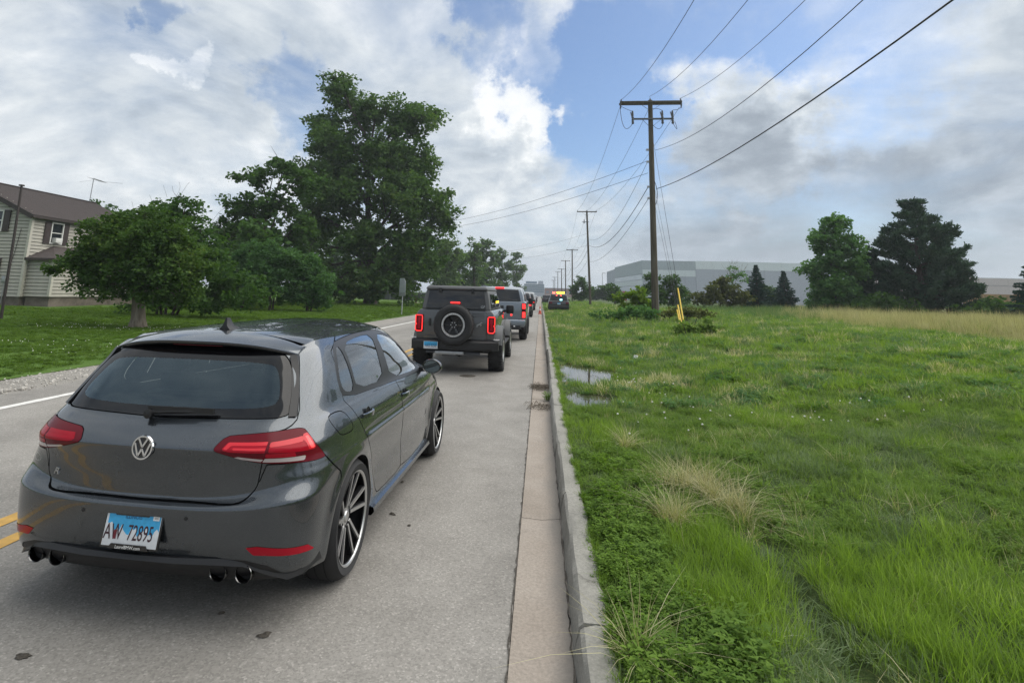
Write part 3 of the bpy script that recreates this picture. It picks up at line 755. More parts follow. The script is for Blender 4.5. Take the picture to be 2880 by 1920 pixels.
def flower(name):
    a = MB().tube([(0, 0, 0), (0.004, 0, .04), (0.010, 0, .075)], 0.0012, 4); n = len(a.f)
    a.lathe([(0.0, -.008), (.008, -.006), (.0105, 0), (.008, .007), (0, .010)], (0.010, 0, .08), 'z', 7)
    me = bpy.data.meshes.new(name); me.from_pydata(a.v, [], a.f); me.update(); me.materials.append(M['clover']); me.materials.append(M['blade'])
    for p in me.polygons[:n]: p.material_index = 1
    return bpy.data.objects.new(name, me)

def scatter(name, pts, rot, scl, idx, srcs, label, cat, ccol):
    """one object that grows the given source tufts at each of its points"""
    col = bpy.data.collections.new(ccol)
    for i, s in enumerate(srcs):
        s.name = '%s_%02d' % (ccol, i); col.objects.link(s)
    me = bpy.data.meshes.new(name); me.vertices.add(len(pts)); me.vertices.foreach_set('co', np.asarray(pts, np.float32).ravel())
    a = me.attributes.new('rot', 'FLOAT_VECTOR', 'POINT'); a.data.foreach_set('vector', np.asarray(rot, np.float32).ravel())
    a = me.attributes.new('scl', 'FLOAT', 'POINT'); a.data.foreach_set('value', np.asarray(scl, np.float32))
    a = me.attributes.new('idx', 'INT', 'POINT'); a.data.foreach_set('value', np.asarray(idx, np.int32))
    o = link(name, me)
    ng = bpy.data.node_groups.new(name + '_scatter', 'GeometryNodeTree')
    ng.interface.new_socket('Geometry', in_out='INPUT', socket_type='NodeSocketGeometry')
    ng.interface.new_socket('Geometry', in_out='OUTPUT', socket_type='NodeSocketGeometry')
    N, L = ng.nodes, ng.links
    gi = N.new('NodeGroupInput'); go = N.new('NodeGroupOutput'); ip = N.new('GeometryNodeInstanceOnPoints'); ci = N.new('GeometryNodeCollectionInfo')
    ci.inputs['Collection'].default_value = col; ci.inputs['Separate Children'].default_value = True; ci.inputs['Reset Children'].default_value = True
    def att(nm, t):
        n = N.new('GeometryNodeInputNamedAttribute'); n.data_type = t; n.inputs[0].default_value = nm; return n.outputs[0]
    L.new(gi.outputs[0], ip.inputs['Points']); L.new(ci.outputs[0], ip.inputs['Instance']); ip.inputs['Pick Instance'].default_value = True
    L.new(att('idx', 'INT'), ip.inputs['Instance Index']); L.new(att('rot', 'FLOAT_VECTOR'), ip.inputs['Rotation']); L.new(att('scl', 'FLOAT'), ip.inputs['Scale'])
    L.new(ip.outputs[0], go.inputs[0])
    md = o.modifiers.new('scatter', 'NODES'); md.node_group = ng
    return tag(o, label, cat, kind='stuff')

def rand_pts(x0, x1, y0, y1, dens):
    n = int((x1 - x0) * (y1 - y0) * dens)
    return RNG.uniform(x0, x1, n), RNG.uniform(y0, y1, n)
def fov_mask(x, y):           # drop what lies far outside the photographed side of the place
    return (x > -1.05 * y - 6) & (x < 0.95 * y + 4.0)
def pnoise(x, y, s, seed):
    r = np.random.default_rng(seed); v = 0
    for k in range(6):
        a = r.uniform(0, 6.28); f = s * r.uniform(.5, 2.0)
        v = v + np.sin((x * math.cos(a) + y * math.sin(a)) * f + r.uniform(0, 6.28))
    return v / 6
def rnd_rot(n, tilt=.12): return np.stack([RNG.normal(0, tilt, n), RNG.normal(0, tilt, n), RNG.uniform(0, 6.283, n)], 1)

def grow():
    # ---- verge, near band
    src = [clump(46, .085, .035, .11, .0048, .55, M['blade'], droop=.7), clump(46, .085, .04, .13, .0044, .5, M['blade'], droop=.7), clump(40, .075, .06, .19, .0046, .35, M['blade_bright'], droop=.5),
           clump(38, .07, .08, .25, .0046, .30, M['blade_bright'], droop=.5), clump(44, .09, .03, .10, .0046, .6, M['blade_blue'], droop=.7), clump(22, .07, .06, .20, .0036, .5, M['straw'], droop=.5),
           weed_clump(26, .10, .13, .028, M['weed']), weed_clump(30, .10, .08, .020, M['weed']), clump(64, .05, .18, .40, .0042, .45, M['straw'], droop=1.2), clump(30, .05, .20, .36, .0048, .25, M['blade_bright'], droop=.8)]
    P = []; I = []; S = []
    for (x0, x1, y0, y1, dn) in ((.36, 3.2, 1.4, 4.6, 260), (.36, 6.0, 4.6, 8.5, 170), (3.2, 7, 2.0, 4.6, 120)):
        x, y = rand_pts(x0, x1, y0, y1, dn); k = fov_mask(x, y) & (pud_d(x, y) > 1.0) & (RNG.random(len(x)) < np.clip((rut_d(x, y) - .035) / .12, .05, 1)); x, y = x[k], y[k]
        n = len(x); u = RNG.random(n); a = pnoise(x, y, 3.0, 3); b = pnoise(x, y, 3.6, 5); c = pnoise(x, y, 2.4, 9)
        tall = (np.hypot((x - 1.02) / .30, (y - 3.55) / .75) < 1 + .25 * a) | (np.hypot((x - 1.85) / .32, (y - 3.5) / .55) < 1)
        i = np.where(u < .42, 0, np.where(u < .72, 1, np.where(u < .86, 7, np.where(u < .975, 4, 5))))
        i = np.where((b > .18) & (u > .25), 4, i)
        i = np.where((a > .25) & (u < .5), 2, i)
        i = np.where((x < .95) & (y < 6) & (u < .42), np.where(u < .2, 6, 7), i)
        i = np.where((c > .35) & (u > .9), 5, i)
        i = np.where(tall & (u < .8), np.where(u < .38, 3, np.where(u < .5, 9, 2)), i)
        i = np.where((rut_d(x, y) < .12) & (u < .10), 5, i)
        s = RNG.uniform(.75, 1.25, n) * (1 + .25 * b) * np.where(tall, .78, 1) * np.where(x < .42, .55, 1) * np.where(y > 5, 1.05, 1.0)
        P.append(np.stack([x, y, verge_z(x, y) - .008], 1)); I.append(i); S.append(s)
    # blades leaning over the kerb edge
    n = 900; x = RNG.uniform(.33, .375, n); y = 1.4 + 20 * RNG.random(n) ** 1.6; P.append(np.stack([x, y, np.full(n, .128)], 1)); I.append(RNG.choice([0, 1, 2, 4, 7], n)); S.append(RNG.uniform(.45, .95, n) * (.75 + .35 * pnoise(x, y, 3, 51)))
    # straw tussocks
    for cx, cy, r, k in ((1.26, 5.15, .10, 9), (.92, 4.5, .06, 5), (1.42, 4.65, .10, 5), (.86, 6.3, .06, 2), (.43, 2.78, .03, 1)):
        x = cx + RNG.normal(0, r, k); y = cy + RNG.normal(0, r * 1.3, k); P.append(np.stack([x, y, verge_z(x, y) - .01], 1)); I.append(np.full(k, 8)); S.append(RNG.uniform(.7, 1.05, k))
    P = np.concatenate(P); I = np.concatenate(I); S = np.concatenate(S)
    scatter('verge_grass', P, rnd_rot(len(P), .16), S, I, src, 'long unmown grass and low weeds on the verge nearest the kerb corner', 'grass', 'tuft_near')
    # ---- verge, middle and far bands
    src = [clump(40, .16, .05, .14, .011, .5, M['blade'], seg=2), clump(36, .16, .06, .18, .010, .4, M['blade_bright'], seg=2), clump(36, .16, .05, .13, .011, .55, M['blade_blue'], seg=2), clump(20, .15, .06, .20, .009, .5, M['straw'], seg=2),
           weed_clump(16, .16, .12, .05, M['weed']), weed_clump(18, .17, .13, .045, M['leaf_right']), clump(26, .2, .04, .10, .010, .7, M['tan_grass'], seg=2)]
    P = []; I = []; S = []
    for (x0, x1, y0, y1, dn, sc) in ((.37, 9, 8.5, 15, 80, 1.0), (6, 16, 3.5, 15, 44, 1.0), (.38, 22, 15, 28, 26, 1.35), (.38, 30, 28, 60, 4.5, 1.9), (.4, 9, 60, 120, 3.0, 2.4)):
        x, y = rand_pts(x0, x1, y0, y1, dn); k = fov_mask(x, y) & (pud_d(x, y - .0) > 1.08) & (pud_d(x, y + .28) > 1.0); x, y = x[k], y[k]; n = len(x); u = RNG.random(n); a = pnoise(x, y, 2.4, 13); b = pnoise(x, y, 1.6, 15)
        i = np.where(u < .50, 0, np.where(u < .66, 1, np.where(u < .86, 2, np.where(u < .92, 4, 3)))); i = np.where((a > .28) & (u > .45), 3, i); i = np.where((b > .2) & (u < .45), 2, i)
        i = np.where((y > 10) & (x > 3.0) & (u < .3) & (b < .2), 1, i)
        d = pnoise(x, y, 6.0, 17); e = pnoise(x, y, 4.0, 19); i = np.where((d > .12) & (u > .35) & (u < .62), 5, i); i = np.where((e < -.2) & (u > .78), 6, i); i = np.where((e > .25) & (u > .6), 2, i)
        P.append(np.stack([x, y, verge_z(x, y) - .01], 1)); I.append(i); S.append(RNG.uniform(.7, 1.25, n) * sc * np.where(x < .6, .6, 1))
    P = np.concatenate(P); I = np.concatenate(I); S = np.concatenate(S)
    scatter('field_grass', P, rnd_rot(len(P)), S, I, src, 'mown green grass of the roadside field stretching to the utility poles', 'grass', 'tuft_mid')
    # ---- tall grass in the field
    src = [clump(30, .24, .5, 1.15, .013, .18, M['tan_grass'], seg=3, droop=.35), clump(34, .22, .35, .85, .014, .22, M['tan_grass'], seg=3, droop=.4), clump(30, .2, .4, .85, .015, .2, M['leaf_right'], seg=3, droop=.3), clump(30, .2, .3, .7, .014, .25, M['blade'], seg=3, droop=.3), clump(30, .22, .5, .95, .013, .18, M['blade_blue'], seg=3, droop=.25)]
    P = []; I = []; S = []
    for (x0, x1, y0, y1, dn) in ((12.0, 40, 10, 42, 11.0), (13.0, 60, 42, 66, 4.5)):
        x, y = rand_pts(x0, x1, y0, y1, dn); a = pnoise(x, y, .6, 21)
        front = 13.9 + 1.1 * a                                         # ragged mown edge, parallel to the road
        k = fov_mask(x, y) & (x > front) & (x < 15 + .42 * y + 4); x, y, a, front = x[k], y[k], a[k], front[k]; n = len(x); u = RNG.random(n)
        dx = x - front; right = sstep((x / y - .36 - .05 * a) / .14)
        i = np.where(u < right * .80, (RNG.random(n) < .5).astype(int), np.where(u < .55, 4, np.where(u < .8, 2, 3)))
        s = RNG.uniform(.55, 1.1, n) * np.clip(.55 + dx * .22, .5, .95) * (1 + .25 * a)
        P.append(np.stack([x, y, verge_z(x, y) - .02], 1)); I.append(i); S.append(s)
    P = np.concatenate(P); I = np.concatenate(I); S = np.concatenate(S)
    scatter('tall_grass', P, rnd_rot(len(P), .08), S, I, src, 'band of waist-high seeding grass, green turning tan, before the pines', 'grass', 'tuft_tall')
    # ---- lawn on the left
    src = [clump(36, .15, .025, .065, .009, .5, M['blade_lawn'], seg=2), clump(36, .15, .03, .08, .009, .5, M['blade_lawn'], seg=2), weed_clump(14, .14, .05, .045, M['blade_lawn'])]
    P = []; I = []; S = []
    for (x0, x1, y0, y1, dn, sc) in ((-22, -9.2, 6, 20, 46, 1.0), (-34, -9.3, 20, 40, 15, 1.6), (-40, -9.3, 40, 72, 5, 2.4)):
        x, y = rand_pts(x0, x1, y0, y1, dn); k = fov_mask(x, y) & ~((x < -26) & (y > 28)) & (x < -9.25 + .35 * pnoise(x, y, 1.2, 8)); x, y = x[k], y[k]; n = len(x)
        P.append(np.stack([x, y, lawn_z(x, y) - .006], 1)); I.append(RNG.integers(0, 3, n)); S.append(RNG.uniform(.7, 1.2, n) * sc)
    P = np.concatenate(P); I = np.concatenate(I); S = np.concatenate(S)
    scatter('lawn_grass', P, rnd_rot(len(P)), S, I, src, 'short mown lawn in front of the house across the road', 'grass', 'tuft_lawn')
    # ---- clover flowers
    src = [flower('clover')]
    x, y = rand_pts(.9, 10, 3.2, 14, 5); k = fov_mask(x, y) & (pnoise(x, y, .9, 31) > .12); x, y = x[k], y[k]
    x2, y2 = rand_pts(-19, -9.8, 8, 20, 9); k = fov_mask(x2, y2) & (pnoise(x2, y2, .7, 33) > .18); x2, y2 = x2[k], y2[k]
    P = np.concatenate([np.stack([x, y, verge_z(x, y)], 1), np.stack([x2, y2, lawn_z(x2, y2) - .04], 1)])
    scatter('clover_flowers', P, rnd_rot(len(P), .25), RNG.uniform(.7, 1.3, len(P)), np.zeros(len(P)), src, 'scattered small white clover flowers dotted through the grass', 'flowers', 'clover_src')
    # ---- gravel
    def pebble(s):
        bm = bmesh.new(); bmesh.ops.create_icosphere(bm, subdivisions=1, radius=s)
        for v in bm.verts: v.co = Vector((v.co.x * random.uniform(.7, 1.3), v.co.y * random.uniform(.7, 1.3), v.co.z * random.uniform(.4, .8)))
        me = bpy.data.meshes.new('pebble'); bm.to_mesh(me); bm.free(); me.materials.append(M['pebble']); return bpy.data.objects.new('pebble', me)
    x, y = rand_pts(-9.6, -7.85, 5, 24, 190); k = (np.abs(x + 8.65 + .12 * pnoise(x, y, 2, 41)) < .72 * RNG.random(len(x)) ** .5) & fov_mask(x, y); x, y = x[k], y[k]
    scatter('gravel_stones', np.stack([x, y, np.full(len(x), .018)], 1), rnd_rot(len(x), .6), RNG.uniform(.5, 1.6, len(x)), RNG.integers(0, 3, len(x)), [pebble(.010), pebble(.015), pebble(.022)], 'loose pale gravel along the far shoulder of the road', 'gravel', 'pebble_src')
grow()
# ------------------------------------------------------------------ trees and shrubs
def leaf_quads(C, size, n_per, spread, rng, flat=0.45, elong=1.5, up=0.0):
    """leaves round each clump centre C (k,3): small folded rhombi at all angles"""
    k = len(C); n = k * n_per
    c = np.repeat(C, n_per, 0); sp = np.repeat(np.broadcast_to(np.asarray(spread, float), (k,)), n_per)
    d = rng.normal(0, 1, (n, 3)); d /= np.linalg.norm(d, axis=1)[:, None]
    r = rng.random(n) ** 0.45
    P = c + d * (r * sp)[:, None] * [1, 1, .75]
    a = rng.normal(0, 1, (n, 3)); a[:, 2] *= flat; a[:, 2] -= .25 - up; a /= np.linalg.norm(a, axis=1)[:, None]
    b = rng.normal(0, 1, (n, 3)); b -= (b * a).sum(1)[:, None] * a; b /= np.linalg.norm(b, axis=1)[:, None]
    s = size * rng.uniform(.6, 1.35, n)[:, None]
    nn = np.cross(a, b)
    V = np.stack([P, P + a * s * elong * .5 + b * s * .5 + nn * s * .12, P + a * s * elong, P + a * s * elong * .5 - b * s * .5 + nn * s * .12], 1).reshape(-1, 3)
    F = np.arange(4 * n).reshape(-1, 4)
    return V, F

def limb(mb, a, b, r0, r1, bend=.12, n=5, k=7, rng=random):
    a, b = Vector(a), Vector(b); L_ = (b - a).length
    o1 = Vector((rng.gauss(0, 1), rng.gauss(0, 1), rng.gauss(0, .5))) * L_ * bend * .5
    pts = []; rad = []
    for i in range(n + 1):
        t = i / n
        p = a.lerp(b, t) + o1 * math.sin(math.pi * t) + Vector((0, 0, L_ * .06 * math.sin(math.pi * t)))
        pts.append(p); rad.append(r0 + (r1 - r0) * t ** .8)
    mb.tube(pts, rad, k); return pts

def make_tree(name, base, lobes, trunk_r, fork_z, leaf, bark, label, seed, leaf_size=.3, clump_r=.8, per=26, dens=1.0, group=None, cat='tree', parts=('trunk', 'crown'),
              twig=True, shell=.55, flat=.45, limb_n=1.0, stems=None, bare=0):
    """base (x,y,z); lobes: (dx,dy,z,rx,ry,rz) ellipsoids the foliage fills"""
    rng = np.random.default_rng(seed); pr = random.Random(seed)
    root = empty(name, base, 0, label, cat, group)
    mb = MB()
    top = max(l[2] + l[5] * .5 for l in lobes)
    ax = Vector((sum(l[0] for l in lobes) / len(lobes) * .4, sum(l[1] for l in lobes) / len(lobes) * .4, fork_z))
    if stems:
        for sx, sy, h in stems: limb(mb, (sx * .3, sy * .3, -.1), (sx, sy, h), trunk_r, trunk_r * .35, .1, 5, 7, pr)
    else:
        mb.tube([(0, 0, -.15), (0, 0, .05), (ax.x * .1, ax.y * .1, fork_z * .25), (ax.x * .5, ax.y * .5, fork_z * .65), tuple(ax)], [trunk_r * 1.7, trunk_r * 1.35, trunk_r * 1.02, trunk_r * .9, trunk_r * .8], 12)
        limb(mb, ax, (ax.x * 1.3, ax.y * 1.3, top * .86), trunk_r * .7, trunk_r * .10, .06, 7, 8, pr)
    C = []; SP = []
    for li, (dx, dy, z, rx, ry, rz) in enumerate(lobes):
        c = Vector((dx, dy, z))
        zs = min(max(fork_z, fork_z + (z - rz - fork_z) * .75), top * .8)
        st = Vector((ax.x, ax.y, zs)) if not stems else Vector((dx * .4, dy * .4, fork_z))
        tgt = c + Vector((0, 0, rz * .3))
        pts = limb(mb, st, tgt, trunk_r * .42 * min(1, (rx + rz) / 5 + .3), trunk_r * .07, .14, 6, 6, pr)
        vol = rx * ry * rz * 4.19
        k = max(5, int(dens * vol / (clump_r ** 3 * 5.2)))
        d = rng.normal(0, 1, (k, 3)); d /= np.linalg.norm(d, axis=1)[:, None]
        rr = (shell + (1 - shell) * rng.random(k)) * (0.82 + .22 * np.sin(3.1 * d[:, 0] + 2 * li) * np.sin(2.7 * d[:, 1] + li) + rng.normal(0, .06, k))
        inner = rng.random(k) < .25; rr[inner] *= rng.random(inner.sum()) * .7
        pc = np.array(c) + d * rr[:, None] * [rx, ry, rz]
        C.append(pc); SP.append(clump_r * rng.uniform(.55, 1.15, k) * np.clip((rx + rz) / (4 * clump_r), .5, 1))
        if twig:
            for q in rng.choice(k, min(k, int(9 * limb_n) + 1), replace=False):
                s0 = pts[pr.randint(2, len(pts) - 1)]
                limb(mb, s0, Vector(pc[q]), trunk_r * .10, trunk_r * .02, .12, 3, 5, pr)
    for q in range(bare):           # leafless twigs poking out of the top
        l = lobes[pr.randrange(len(lobes))]; a = pr.uniform(0, 6.283)
        s0 = Vector((l[0] + math.cos(a) * l[3] * .4, l[1] + math.sin(a) * l[4] * .4, l[2] + l[5] * .5))
        limb(mb, s0, s0 + Vector((math.cos(a) * l[3] * .45 + pr.gauss(0, .2), math.sin(a) * l[4] * .3, l[5] * pr.uniform(.5, .95))), trunk_r * .09, .006, .1, 3, 4, pr)
    C = np.concatenate(C); SP = np.concatenate(SP)
    k = C[:, 2] > .25; C, SP = C[k], SP[k]
    mb.build(parts[0], bark, root, smooth=True, auto=1.2)
    V, F = leaf_quads(C, leaf_size, per, SP, rng, flat)
    V[:, 2] = np.maximum(V[:, 2], .02)
    link(parts[1], np_mesh(parts[1], V, F, leaf), None, root)
    return root

def T(name, x, y, *a, z=None, **k):
    zz = float(lawn_z(x, y) if x < 0 else verge_z(x, y)) if z is None else z
    return make_tree(name, (x, y, zz), *a, **k)

# the tall maple and its darker companion
T('maple_tree', -18.4, 60, [(-5.2, 0, 24.2, 2.9, 3.0, 3.4), (-1.9, 0, 21.6, 3.4, 3.4, 3.2), (3.4, 0, 20.8, 4.2, 3.8, 3.3), (-6.6, 0, 20.0, 3.0, 3.2, 3.4), (-4.6, -1, 16.6, 4.4, 4.4, 4.0), (1.5, -1, 16.2, 4.2, 4.4, 4.2), (4.8, 0, 15.4, 3.0, 3.4, 3.2),
   (-3.4, -2, 11.8, 5.2, 4.6, 3.8), (3.6, -2, 11.4, 4.8, 4.4, 3.8), (7.2, 0, 9.8, 2.9, 3.0, 3.2), (-6.6, 0, 8.6, 4.0, 4.0, 3.2), (-7.4, 0, 13.6, 3.2, 3.2, 3.4), (-8.2, 0, 5.4, 3.6, 3.2, 2.8), (-6.0, -2, 2.6, 3.2, 2.6, 2.4), (4.6, -1.5, 6.6, 4.2, 4.0, 3.0), (-.5, -3, 7.0, 4.4, 3.6, 3.2), (6.2, 0, 4.2, 2.6, 2.6, 2.2), (1.8, -3, 3.0, 4.2, 2.8, 2.6), (-2.2, -3, 2.2, 3.2, 2.6, 2.2), (4.2, -2, 1.8, 2.8, 2.4, 1.8), (0, -3, 1.2, 3.6, 2.4, 1.3)],
  .62, 4.5, M['leaf_maple'], M['bark'], 'towering broad green maple, the tallest tree left of the road', seed=11, leaf_size=.27, clump_r=1.0, per=56, dens=2.1, shell=.46, limb_n=1.2)
T('walnut_tree', -23.4, 46, [(-1.9, 0, 11.2, 2.0, 2.4, 1.7), (.6, 0, 12.0, 1.9, 2.2, 1.6), (2.2, 0, 10.6, 2.2, 2.2, 1.8), (-2.8, 0, 8.6, 2.4, 2.4, 1.6), (0, 0, 8.4, 2.6, 2.4, 1.8), (-4.0, 0, 6.2, 2.4, 2.4, 1.7), (-1.2, 0, 5.2, 3.0, 2.6, 2.2), (2.4, 0, 6.4, 2.4, 2.4, 2.2), (2.6, 0, 3.0, 2.4, 2.4, 2.2), (-3.6, 0, 3.0, 2.4, 2.0, 2.2)],
  .30, 3.2, M['leaf_dark'], M['bark'], 'dark open-crowned tree leaning out left of the tall maple', seed=12, leaf_size=.22, clump_r=.62, per=36, dens=1.15, shell=.55, limb_n=2.2, bare=8)
# front-yard crab apple
crab = T('crab_apple_tree', -14.65, 19.4, [(.2, 0, 3.05, 1.9, 1.7, 1.35), (-1.5, 0, 2.7, 1.5, 1.4, 1.1), (1.55, 0, 2.35, 1.2, 1.3, 1.05), (-.4, 0, 3.8, 1.6, 1.3, .85), (-1.7, 0, 3.4, 1.3, 1.2, .85), (-2.7, -.2, 2.25, 1.0, 1.0, .70), (-3.6, -.2, 2.0, .6, .6, .38), (-2.0, -.3, 1.65, 1.0, .9, .5), (1.3, -.2, 1.65, 1.0, 1.0, .6), (.2, -.7, 2.0, 1.5, .9, .8), (-.2, .6, 1.7, 1.5, .9, .6), (1.9, -.1, 1.9, .8, .9, .7), (.9, -.5, 1.35, 1.1, .8, .5), (-1.0, -.5, 1.4, 1.2, .8, .5), (2.0, 0, 1.3, .8, .8, .5)],
  .235, 1.35, M['leaf_crab'], M['bark_pale'], 'round-headed front-yard tree with thick pale trunk before the house', seed=13, leaf_size=.085, clump_r=.32, per=56, dens=2.0, shell=.6, limb_n=2.0)
T('lilac_shrub', -18.6, 26.3, [(-.3, 0, 5.3, 1.2, 1.0, 1.1), (.9, 0, 5.0, 1.0, 1.0, 1.0), (-.2, 0, 4.4, 1.7, 1.2, 1.5), (1.4, 0, 3.9, 1.4, 1.2, 1.3), (-1.6, 0, 3.6, 1.3, 1.2, 1.4), (2.4, 0, 3.0, 1.2, 1.1, 1.3), (0, 0, 2.2, 2.2, 1.5, 1.7), (2.6, 0, 1.6, 1.6, 1.2, 1.4), (-.6, 0, .9, 2.2, 1.4, .9), (2.2, -.2, .8, 2.0, 1.4, .85), (4.2, 0, 1.2, 1.4, 1.2, 1.2)],
  .07, .8, M['leaf_dark'], M['bark'], 'tall shrub with bare twigs rising above the front-yard tree', seed=14, leaf_size=.13, clump_r=.36, per=26, dens=1.1, cat='shrub', stems=[(-1.2, 0, 4.6), (-.3, .2, 5.2), (.6, -.1, 5.4), (1.5, .1, 4.6), (2.2, 0, 3.8)], bare=34, parts=('stem', 'foliage'))
# shrub cluster in the lawn
for i, (x, y, lob, lab) in enumerate([
    (-20.6, 37.5, [(0, 0, 2.0, 2.1, 1.8, 2.0), (.4, 0, 3.6, 1.5, 1.4, 1.3), (-1.5, 0, 2.8, 1.3, 1.3, 1.5)], 'left and tallest of the dense shrubs on the lawn'),
    (-17.9, 36.2, [(0, 0, 1.9, 1.9, 1.7, 1.9), (-.5, 0, 3.6, 1.3, 1.3, 1.4), (.7, 0, 3.2, 1.1, 1.2, 1.2)], 'middle dense shrub on the lawn with a pointed top'),
    (-15.6, 37.0, [(0, 0, 1.7, 1.7, 1.6, 1.7), (-.3, 0, 3.0, 1.2, 1.3, 1.2), (1.0, 0, 1.5, 1.1, 1.2, 1.3)], 'right-hand lower dense shrub on the lawn nearest the tall maple')]):
    T('lawn_shrub', x, y, lob, .08, .5, M['leaf_lilac'], M['bark'], lab, seed=20 + i, leaf_size=.12, clump_r=.40, per=44, dens=1.9, group='shrubs on the lawn', cat='shrub', stems=[(-.4, 0, 1.6), (.3, .2, 1.9), (0, -.3, 1.5)], parts=('stem', 'foliage'), shell=.7)
# wooded screen behind yard, left of and behind the maple
for i, (x, y, h, w, lab) in enumerate([(-28.5, 52, 9.5, 4.2, 'dark tree behind the twiggy shrub, left of the open-crowned tree'), (-33, 60, 9.5, 4.6, 'dim tree far behind the lawn shrubs'), (-57, 66, 12.6, 4.0, 'treetop showing above the house roof'), (-22.2, 41, 7.0, 4.0, 'dark rounded tree rising just behind the lawn shrubs'), (-25.5, 98, 9.0, 6.5, 'dense low tree behind the side road, left of the maple trunk'), (-38, 100, 10.5, 7.0, 'dense low tree behind the side road, left of the shrubs'), (-15.0, 104, 9.0, 5.5, 'dense low tree behind the side road, right of the maple trunk')]):
    T('background_tree', x, y, [(0, 0, h * .78, w * .6, w * .6, h * .22), (-w * .4, 0, h * .55, w * .6, w * .5, h * .22), (w * .4, 0, h * .52, w * .6, w * .5, h * .24), (0, 0, h * .3, w * .8, w * .6, h * .25)], .25, h * .3, M['leaf_dark'], M['bark'], lab, seed=30 + i, leaf_size=.30, clump_r=.85, per=34, dens=1.5, group='trees behind the yard')
# row along the left side farther up the road
for i, (x, y, h, w, lab, lf) in enumerate([(-15.4, 92, 11.8, 3.6, 'tree just right of and behind the tall maple', 'leaf_far'), (-11.6, 98, 12.0, 2.6, 'narrow tree second in the far row up the road', 'leaf_far'), (-12.6, 128, 15.0, 4.2, 'broad tree third in the far row up the road', 'leaf_far'),
    (-10.6, 150, 14.8, 3.8, 'rounded tree fourth in the far row up the road', 'leaf_far'), (-7.2, 168, 15.0, 3.6, 'last tree of the row, overhanging the road by the queue', 'leaf_far'), (-19.5, 110, 12.5, 5.0, 'dark tree filling the gap behind the tall maple', 'leaf_dark'), (-26, 96, 10.0, 5.0, 'dark tree seen low behind the maple trunk', 'leaf_dark')]):
    T('roadside_tree', x, y, [(0, 0, h * .84, w * .55, w * .55, h * .15), (-w * .35, 0, h * .66, w * .6, w * .6, h * .17), (w * .4, 0, h * .62, w * .55, w * .5, h * .16), (0, 0, h * .42, w * .85, w * .7, h * .2), (w * .1, 0, h * .2, w * .8, w * .7, h * .17)], .28, h * .28, M[lf], M['bark'], lab, seed=40 + i, leaf_size=.34, clump_r=.85, per=34, dens=1.3, group='trees up the left side of the road')

# right-hand side
T('poplar_tree', 23.3, 48, [(.5, 0, 7.3, 1.3, 1.2, 1.2), (-.5, 0, 6.2, 1.5, 1.4, 1.3), (1.4, 0, 5.6, 1.3, 1.2, 1.4), (0, 0, 4.4, 2.0, 1.6, 1.5), (-1.8, 0, 3.6, 1.2, 1.2, 1.1), (1.7, 0, 3.6, 1.3, 1.2, 1.3), (0, 0, 2.3, 2.3, 1.8, 1.5), (1.2, 0, 1.0, 1.8, 1.5, 1.0), (-1.2, 0, 1.0, 1.6, 1.4, 1.0)],
  .16, 1.0, M['leaf_right'], M['bark'], 'upright leafy green tree left of the big pine', seed=61, leaf_size=.16, clump_r=.42, per=40, dens=1.9, shell=.55, limb_n=1.6)
T('olive_bush', 17.4, 58, [(0, 0, 1.7, 1.9, 1.5, 1.5), (1.7, 0, 1.4, 1.6, 1.4, 1.3), (-1.5, 0, 1.1, 1.4, 1.2, 1.1), (.4, 0, 2.7, 1.1, 1.0, .8)], .10, .5, M['leaf_olive'], M['bark'], 'olive-green bush left of the two small spruces', seed=62, leaf_size=.20, clump_r=.42, per=22, dens=1.4, cat='shrub', parts=('stem', 'foliage'))
T('dying_tree', 20.6, 64, [(0, 0, 3.3, 1.0, .9, 1.2), (-.8, 0, 2.4, 1.0, .9, 1.0), (.9, 0, 3.8, .9, .8, .8), (.2, 0, 4.6, .6, .6, .6), (1.8, 0, 3.2, .9, .8, .5)], .09, .8, M['leaf_right'], M['bark_pale'], 'half-bare tree with grey twigs above the small spruces', seed=63, leaf_size=.16, clump_r=.34, per=13, dens=.8, limb_n=2.5, bare=46)
for i, (x, y, h, w, lab) in enumerate([(13.3, 70, 4.2, 1.7, 'bushy tree right behind the nearest utility pole'), (15.9, 71, 4.4, 1.9, 'dark rounded tree right of the nearest pole, behind the yellow guy guards'), (10.7, 84, 3.2, 1.3, 'small dark tree left of the nearest pole before the warehouse'), (7.9, 112, 5.2, 2.4, 'dark tree between the second and third utility poles'),
    (18.2, 76, 2.6, 1.4, 'low bush in front of the warehouse left of the olive bush'), (17.0, 150, 4.4, 4.0, 'row-end bush beside the magenta container'), (13.2, 150, 3.8, 2.4, 'low dark tree left of the magenta container'), (27.5, 74, 3.4, 2.2, 'dim bush seen between spruce and leafy tree')]):
    T('field_tree', x, y, [(0, 0, h * .72, w * .75, w * .7, h * .28), (-w * .5, 0, h * .45, w * .6, w * .6, h * .28), (w * .5, 0, h * .42, w * .65, w * .6, h * .28), (0, 0, h * .2, w * .9, w * .7, h * .2)], .10, h * .25, M['leaf_dark' if i != 1 else 'leaf_dark'], M['bark'], lab, seed=70 + i, leaf_size=.24, clump_r=.45, per=20, dens=1.3, group='trees in the field on the right')
T('lime_bush', 6.1, 37.2, [(0, 0, 1.5, .85, .8, .62), (-.9, 0, 1.2, .6, .6, .5), (.6, 0, .9, .7, .7, .6), (-.5, 0, .6, .9, .8, .5)], .05, .4, M['leaf_lime'], M['bark'], 'yellow-green sapling bush beside the nearest utility pole', seed=81, leaf_size=.17, clump_r=.28, per=20, dens=1.3, cat='shrub', stems=[(-.3, 0, 1.2), (.2, 0, 1.5), (.4, .2, 1.1)], parts=('stem', 'foliage'))
